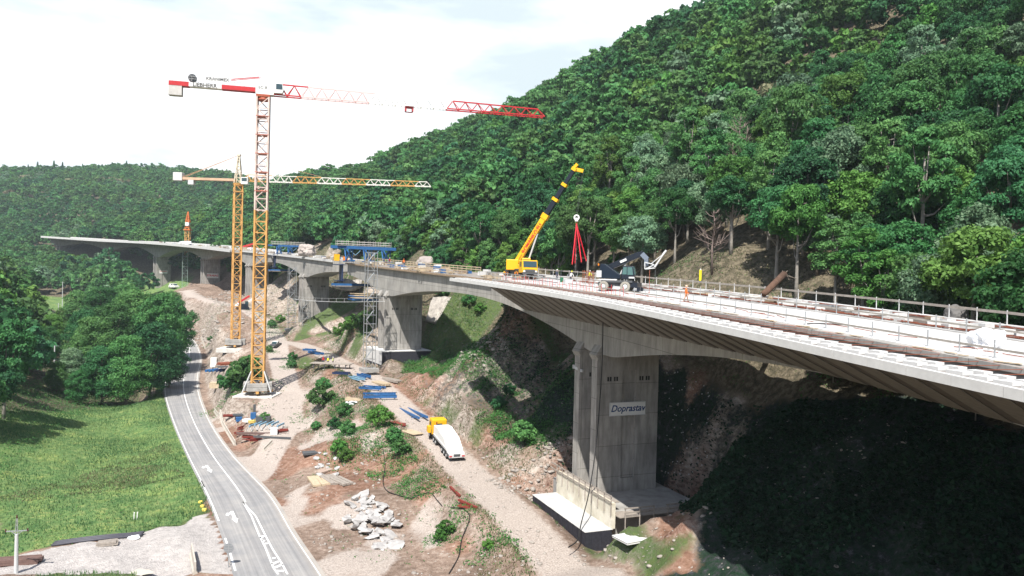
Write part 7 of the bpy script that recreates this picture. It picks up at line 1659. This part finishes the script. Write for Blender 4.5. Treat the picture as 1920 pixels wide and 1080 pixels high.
# formwork trestles, containers, scrap in the yard
for k, (px, py) in enumerate(((474, 806), (484, 803), (493, 803), (507, 802), (516, 802), (526, 806))):
    p = G(px, py); t = thing('formwork_trestle', ['leftmost blue grey trestle of the yard row', 'second blue grey trestle from the road side', 'third trestle standing beside the gap in the row', 'fourth trestle just past the gap in the row', 'fifth trestle of the yard row', 'last trestle nearest the gravel track'][k], 'trestle', p, R(85), 'trestles standing in the yard')
    mb = MB(); mb.beam((-1.6, 0, .9), (1.6, 0, .9), .22, .28); mb.build('beam', BLUEP, t)
    for x in (-1.4, 1.4): mb = MB(); mb.beam((x, -.45, 0), (x, 0, .9), .12); mb.beam((x, .45, 0), (x, 0, .9), .12); mb.build('leg', LGREY, t)
for (nm, lb, cat, px, py, sz_, m_, rz) in (('skip_container', 'black open container in the yard', 'container', 494, 790, (2.6, 1.4, .9), DGREY, .1), ('steel_box', 'blue steel box at the yard left side', 'box', 448, 790, (1.2, 1.0, .8), BLUE, .4), ('steel_box', 'blue steel box near the yellow pallet', 'box', 475, 785, (1.0, 1.0, 1.1), BLUE, .2),
        ('yellow_pallet', 'flat yellow pallet among the yard boxes', 'pallet', 475, 793, (1.8, 1.3, .35), mat('dull_yellow', (.62, .45, .12), .7), .5), ('white_crate', 'white crate lying among the yard boxes', 'crate', 466, 792, (2.0, 1.2, .5), WHT, -.3), ('white_bag', 'white bulk bag at the right end of the trestles', 'bag', 514, 815, (1.2, 1.1, 1.1), WHT, .2),
        ('steel_plate', 'dark steel plate leaning in the yard back', 'plate', 453, 779, (3.4, 1.0, .25), DGREY, .1), ('steel_plate', 'dark upright steel plate behind the yard boxes', 'plate', 477, 776, (.5, .25, 1.8), DGREY, .4), ('steel_beam', 'long dark beam in front of the trestles', 'beam', 490, 816, (9, .35, .35), mat('brown_steel', (.14, .09, .08), .7), .05), ('steel_beam', 'long dark beam at the yard front edge', 'beam', 510, 822, (7, .3, .3), DGREY, -.1),
        ('concrete_slab_piece', 'thin dark slab at the edge of the lower site', 'slab', 585, 852, (3.0, 1.8, .25), DGREY, .4)):
    gbox(nm, lb, cat, px, py, sz_, m_, rz, bev=.02)
for k, (px, py, L_, rz) in enumerate(((437, 784, 4, .2), (454, 805, 3.2, 1.3), (452, 815, 2.6, .8), (475, 822, 4, .1), (470, 826, 3, -.2), (528, 811, 2.4, .3), (482, 828, 2.6, .4))):
    t_ = MB()
    for j in range(5): t_.beam((-L_ / 2, crg.uniform(-.5, .5), .15 + .1 * j), (L_ / 2, crg.uniform(-.5, .5), .12 + .1 * j), .16)
    o = t_.build('rusty_scrap', REDST); o.location = G(px, py); o.rotation_euler = (0, 0, rz); tag(o, ['rusty bars at the back left of the yard', 'upper rusty bar heap beside the barrier', 'lower rusty bar heap beside the barrier', 'rusty bar heap in the yard front middle', 'rusty bars just left of the front heap', 'rusty bars at the right trestle foot', 'rusty bars at the concrete piece'][k], 'scrap')
beams('board_stack', 'yellowish board stack nearest the stone pile', 'boards', 600, 905, 5, 5, .55, .58, TIMB, R(115), h=.3)
beams('board_stack', 'grey board stack right of the yellowish one', 'boards', 622, 902, 4, 5, .5, .55, TIMG, R(125), h=.3)
beams('board_stack', 'short grey board stack farthest right on the lower site', 'boards', 640, 905, 3, 4.4, .5, .6, TIMG, R(130), h=.3)
beams('board_stack', 'small pinkish board stack above the yellowish one', 'boards', 610, 885, 3, 3.4, .45, .5, mat('pink_board', (.42, .32, .26), .8, noise=.2, nscale=2), R(60), h=.25)
for k in range(14):
    px, py = crg.uniform(590, 645), crg.uniform(850, 893); o = bpy.data.objects.new('stone_block', RM[k % 6]); COL.objects.link(o); s_ = crg.uniform(.6, 1.5); o.location = G(px, py) + Vector((0, 0, .1)); o.rotation_euler = (crg.uniform(-.3, .3), crg.uniform(-.3, .3), crg.uniform(0, 6)); o.scale = (s_, s_, s_); tag(o, 'pale loose stone lying behind the board stacks', 'stone', 'stones behind the board stacks')
# lower left lay-by
p = P(30, 1079, 78); p.z = gz(p.x, p.y); zt_ = P(28, 986, 78).z
t = thing('power_pole', 'near grey power pole with crossarm at the lower left corner', 'utility pole', p); H = zt_ - p.z; H = max(H, 6.0); mb = MB(); mb.tube((0, 0, -.5), (0, 0, H - 1.9), .22, .17, 10); mb.build('pole', LGREY, t); mb = MB(); mb.beam((-1.2, 0, H - 1.65), (1.2, .1, H - 1.5), .1); mb.beam((-.6, 0, H - 1.6), (0, 0, H - 2.0), .06); mb.beam((.6, 0, H - 1.55), (0, 0, H - 2.0), .06)
for x in (-.12, .12): mb.beam((x, 0, H - 2), (x * .5, 0, H - .2), .06)
for z in (1.6, 1.1, .6): mb.beam((-.1, 0, H - z), (.1, 0, H - z + .3), .04)
mb.build('crossarm', GALV, t)
for (x, z) in ((-1.15, -1.5), (1.15, -1.35), (0, 0)): mb = MB(); mb.tube((x, 0, H + z - .2), (x, 0, H + z + .12), .09, .06, 8); mb.build('insulator', mat('brown_ceramic', (.08, .03, .03), .3), t)
for k, (px, y0, y1, Z) in enumerate(((101, 735, 645, 190), (109, 612, 568, 330), (117, 562, 528, 420))):
    p = P(px, y0, Z); p.z = gz(p.x, p.y); zt_ = P(px, y1, Z).z; t = thing('utility_pole', ['slim grey utility pole beside the silvery bush', 'distant utility pole in front of the small field', 'most distant utility pole above the small field'][k], 'utility pole', p, .3); mb = MB(); mb.tube((0, 0, -.3), (0, 0, zt_ - p.z), .2, .13, 8); mb.build('pole', LGREY, t); mb = MB(); mb.beam((-1, 0, zt_ - p.z - .5), (1, 0, zt_ - p.z - .5), .1); mb.build('crossarm', GALV, t)
mb = MB(); n_ = 0
dr_ = [G(*q) + Vector((0, 0, .15)) for q in ((100, 1024), (150, 1017), (200, 1012), (240, 1008), (268, 1006))]
t = thing('drain_pipes', 'long bundle of dark plastic pipes between meadow and gravel', 'pipes', dr_[0])
for k in range(3): mb = MB(); mb.path([q - dr_[0] + Vector((0, -.3 + .3 * k, .08 * k)) for q in crs(dr_, 4)], .15, 8); mb.build('pipe', mat('dark_grey_plastic', (.07, .07, .085), .5), t, smooth=True)
crumple('white_bag', 'crumpled white bag at the end of the dark pipes', 'bag', G(250, 1010) + Vector((0, 0, .15)), (1.5, .8, .5), PLAST, 12)
beams('pallet', 'grey timber pallet on the gravel below the dark pipes', 'pallet', 201, 1023, 4, 2.0, .22, .28, TIMG, R(25), lvl=2)
beams('plank_pile', 'brown plank pile on the stones beside the power pole', 'planks', 25, 1060, 4, 5.5, .3, .34, mat('brown_plank', (.16, .10, .085), .8, noise=.3, nscale=2), R(15), lvl=2)
for k, (px, py) in enumerate(((251, 975), (257, 974))):
    p = G(px, py); mb = MB(); mb.beam((0, 0, -.1), (.05, 0, .95), .1); mb.box((.05, 0, .95), (.14, .14, .06)); o = mb.build('marker_stake', WHT); o.location = p; tag(o, ['left white stake of the pair in the meadow', 'right white stake of the pair in the meadow'][k], 'stake', 'stakes in the meadow')
YB = mat('yellow_bag', (.75, .60, .12), .7)
for k, (px, py) in enumerate(((376, 944), (379, 952), (383, 958))): crumple('yellow_bag', ['upper yellow bag at the meadow corner', 'middle yellow bag at the meadow corner', 'lower yellow bag at the meadow corner'][k], 'bag', G(px, py) + Vector((0, 0, .12)), (.6, .5, .45), YB, 20 + k)
p = G(428, 1064); t = thing('road_sign', 'round grey sign back beside the road at the lower edge', 'road sign', p, 0); mb = MB(); mb.tube((0, 0, -.2), (0, 0, 2.3), .05, .05, 8); mb.build('post', GALV, t); mb = MB(); mb.tube((0, -.03, 2.1), (0, .0, 2.1), .55, .55, 24); mb.build('disc', mat('sign_back', (.30, .32, .34), .5, .4), t)
mb = MB()
for z in (1.8, 2.1, 2.4): mb.box((0, -.045, z), (.8, .02, .05))
mb.box((0, -.05, 2.1), (.05, .03, 1.0)); mb.build('bracket', GALV, t)
# puddle and concrete plate
p = G(258, 1076); t = MB(); n_ = 26; vs = [(p.x + math.cos(2 * math.pi * k / n_) * (1.55 + .35 * math.sin(k * 1.3)), p.y + math.sin(2 * math.pi * k / n_) * (.95 + .2 * math.cos(k * 1.7)), p.z + .05) for k in range(n_)]; t.add(vs, [tuple(range(n_))]); o = t.build('puddle', mat('pale_puddle', (.50, .45, .38), .25, spec=.6), fix=False); tag(o, 'pale muddy puddle on the gravel at the lower edge', kind='structure')
p = G(1185, 1012); o = small('concrete_plate', 'pale square concrete plate on the earth right of the white ledge', 'plate', p, (3.2, 2.6, .2), CONCL, .5, .02)
# tiny bolt heads with white plates on the shotcreted cut
mb = MB(); bg_ = random.Random(8); k = 0
while k < 60:
    px, py = bg_.uniform(1245, 1330), bg_.uniform(700, 900); p = G(px, py); k += 1
    d_ = CAM - p; d_.normalize(); mb.box(p + d_ * .10, (.12, .12, .12), bg_.uniform(0, 3))
o = mb.build('anchor_plates', mat('pale_plate', (.55, .55, .55), .6)); tag(o, 'small pale anchor plates dotted over the shade darkened rock cut', kind='stuff')

# rusty bar strips, planks and dirt on the white slab
for k, (o_, s0, s1) in enumerate(((2.6, -58, 22), (9.9, -62, 26), (14.9, -62, 26))):
    mb = MB(); s = s0
    while s < s1:
        if crg.random() < .8: mb.beam(BT(s, o_ + crg.uniform(-.4, .4), .09 + crg.uniform(0, .1)), BT(s + crg.uniform(1, 4), o_ + crg.uniform(-.4, .4), .09 + crg.uniform(0, .1)), .05)
        s += crg.uniform(.2, .7) if k else crg.uniform(1.0, 3.5)
    tag(mb.build('reinforcement_strip', REBAR), ['sparse rusty bars lying on the white slab', 'dense rusty bars along the middle railing', 'dense rusty bars near the far deck edge'][k], 'rebar', None, 'stuff')
beams('plank_pile', 'dark plank lying on the white slab near the rail', 'plank', 1, 1, 1, 1, .1, .1, TIMG, 0) if 0 else None
t_ = MB(); q = deck_at(1590, 612)[0]; t_.path([(0, 0, .12), (1.5, .1, .14), (2.6, 0, .1), (3.0, .6, .08)], .06, 6); o = t_.build('black_pipe', BLKL); o.location = q; o.rotation_euler = (0, 0, R(150)); tag(o, 'thin black pipe lying on the white slab', 'pipe')

# ------------------------------------------------------------------ haze
hz = bpy.data.materials.new('haze'); hz.use_nodes = True; t = hz.node_tree; t.nodes.clear(); o_ = t.nodes.new('ShaderNodeOutputMaterial'); pv = t.nodes.new('ShaderNodeVolumePrincipled')
pv.inputs['Color'].default_value = (.80, .92, 1.0, 1); pv.inputs['Density'].default_value = .00015; pv.inputs['Anisotropy'].default_value = .2; t.links.new(pv.outputs[0], o_.inputs['Volume'])
mb = MB(); mb.box((-150, 560, 85), (2700, 1250, 262)); ho = mb.build('haze', hz); tag(ho, 'thin pale summer haze filling the valley air', kind='stuff'); ho.display_type = 'WIRE'
SC.cycles.volume_bounces = 0; SC.cycles.volume_max_steps = 64
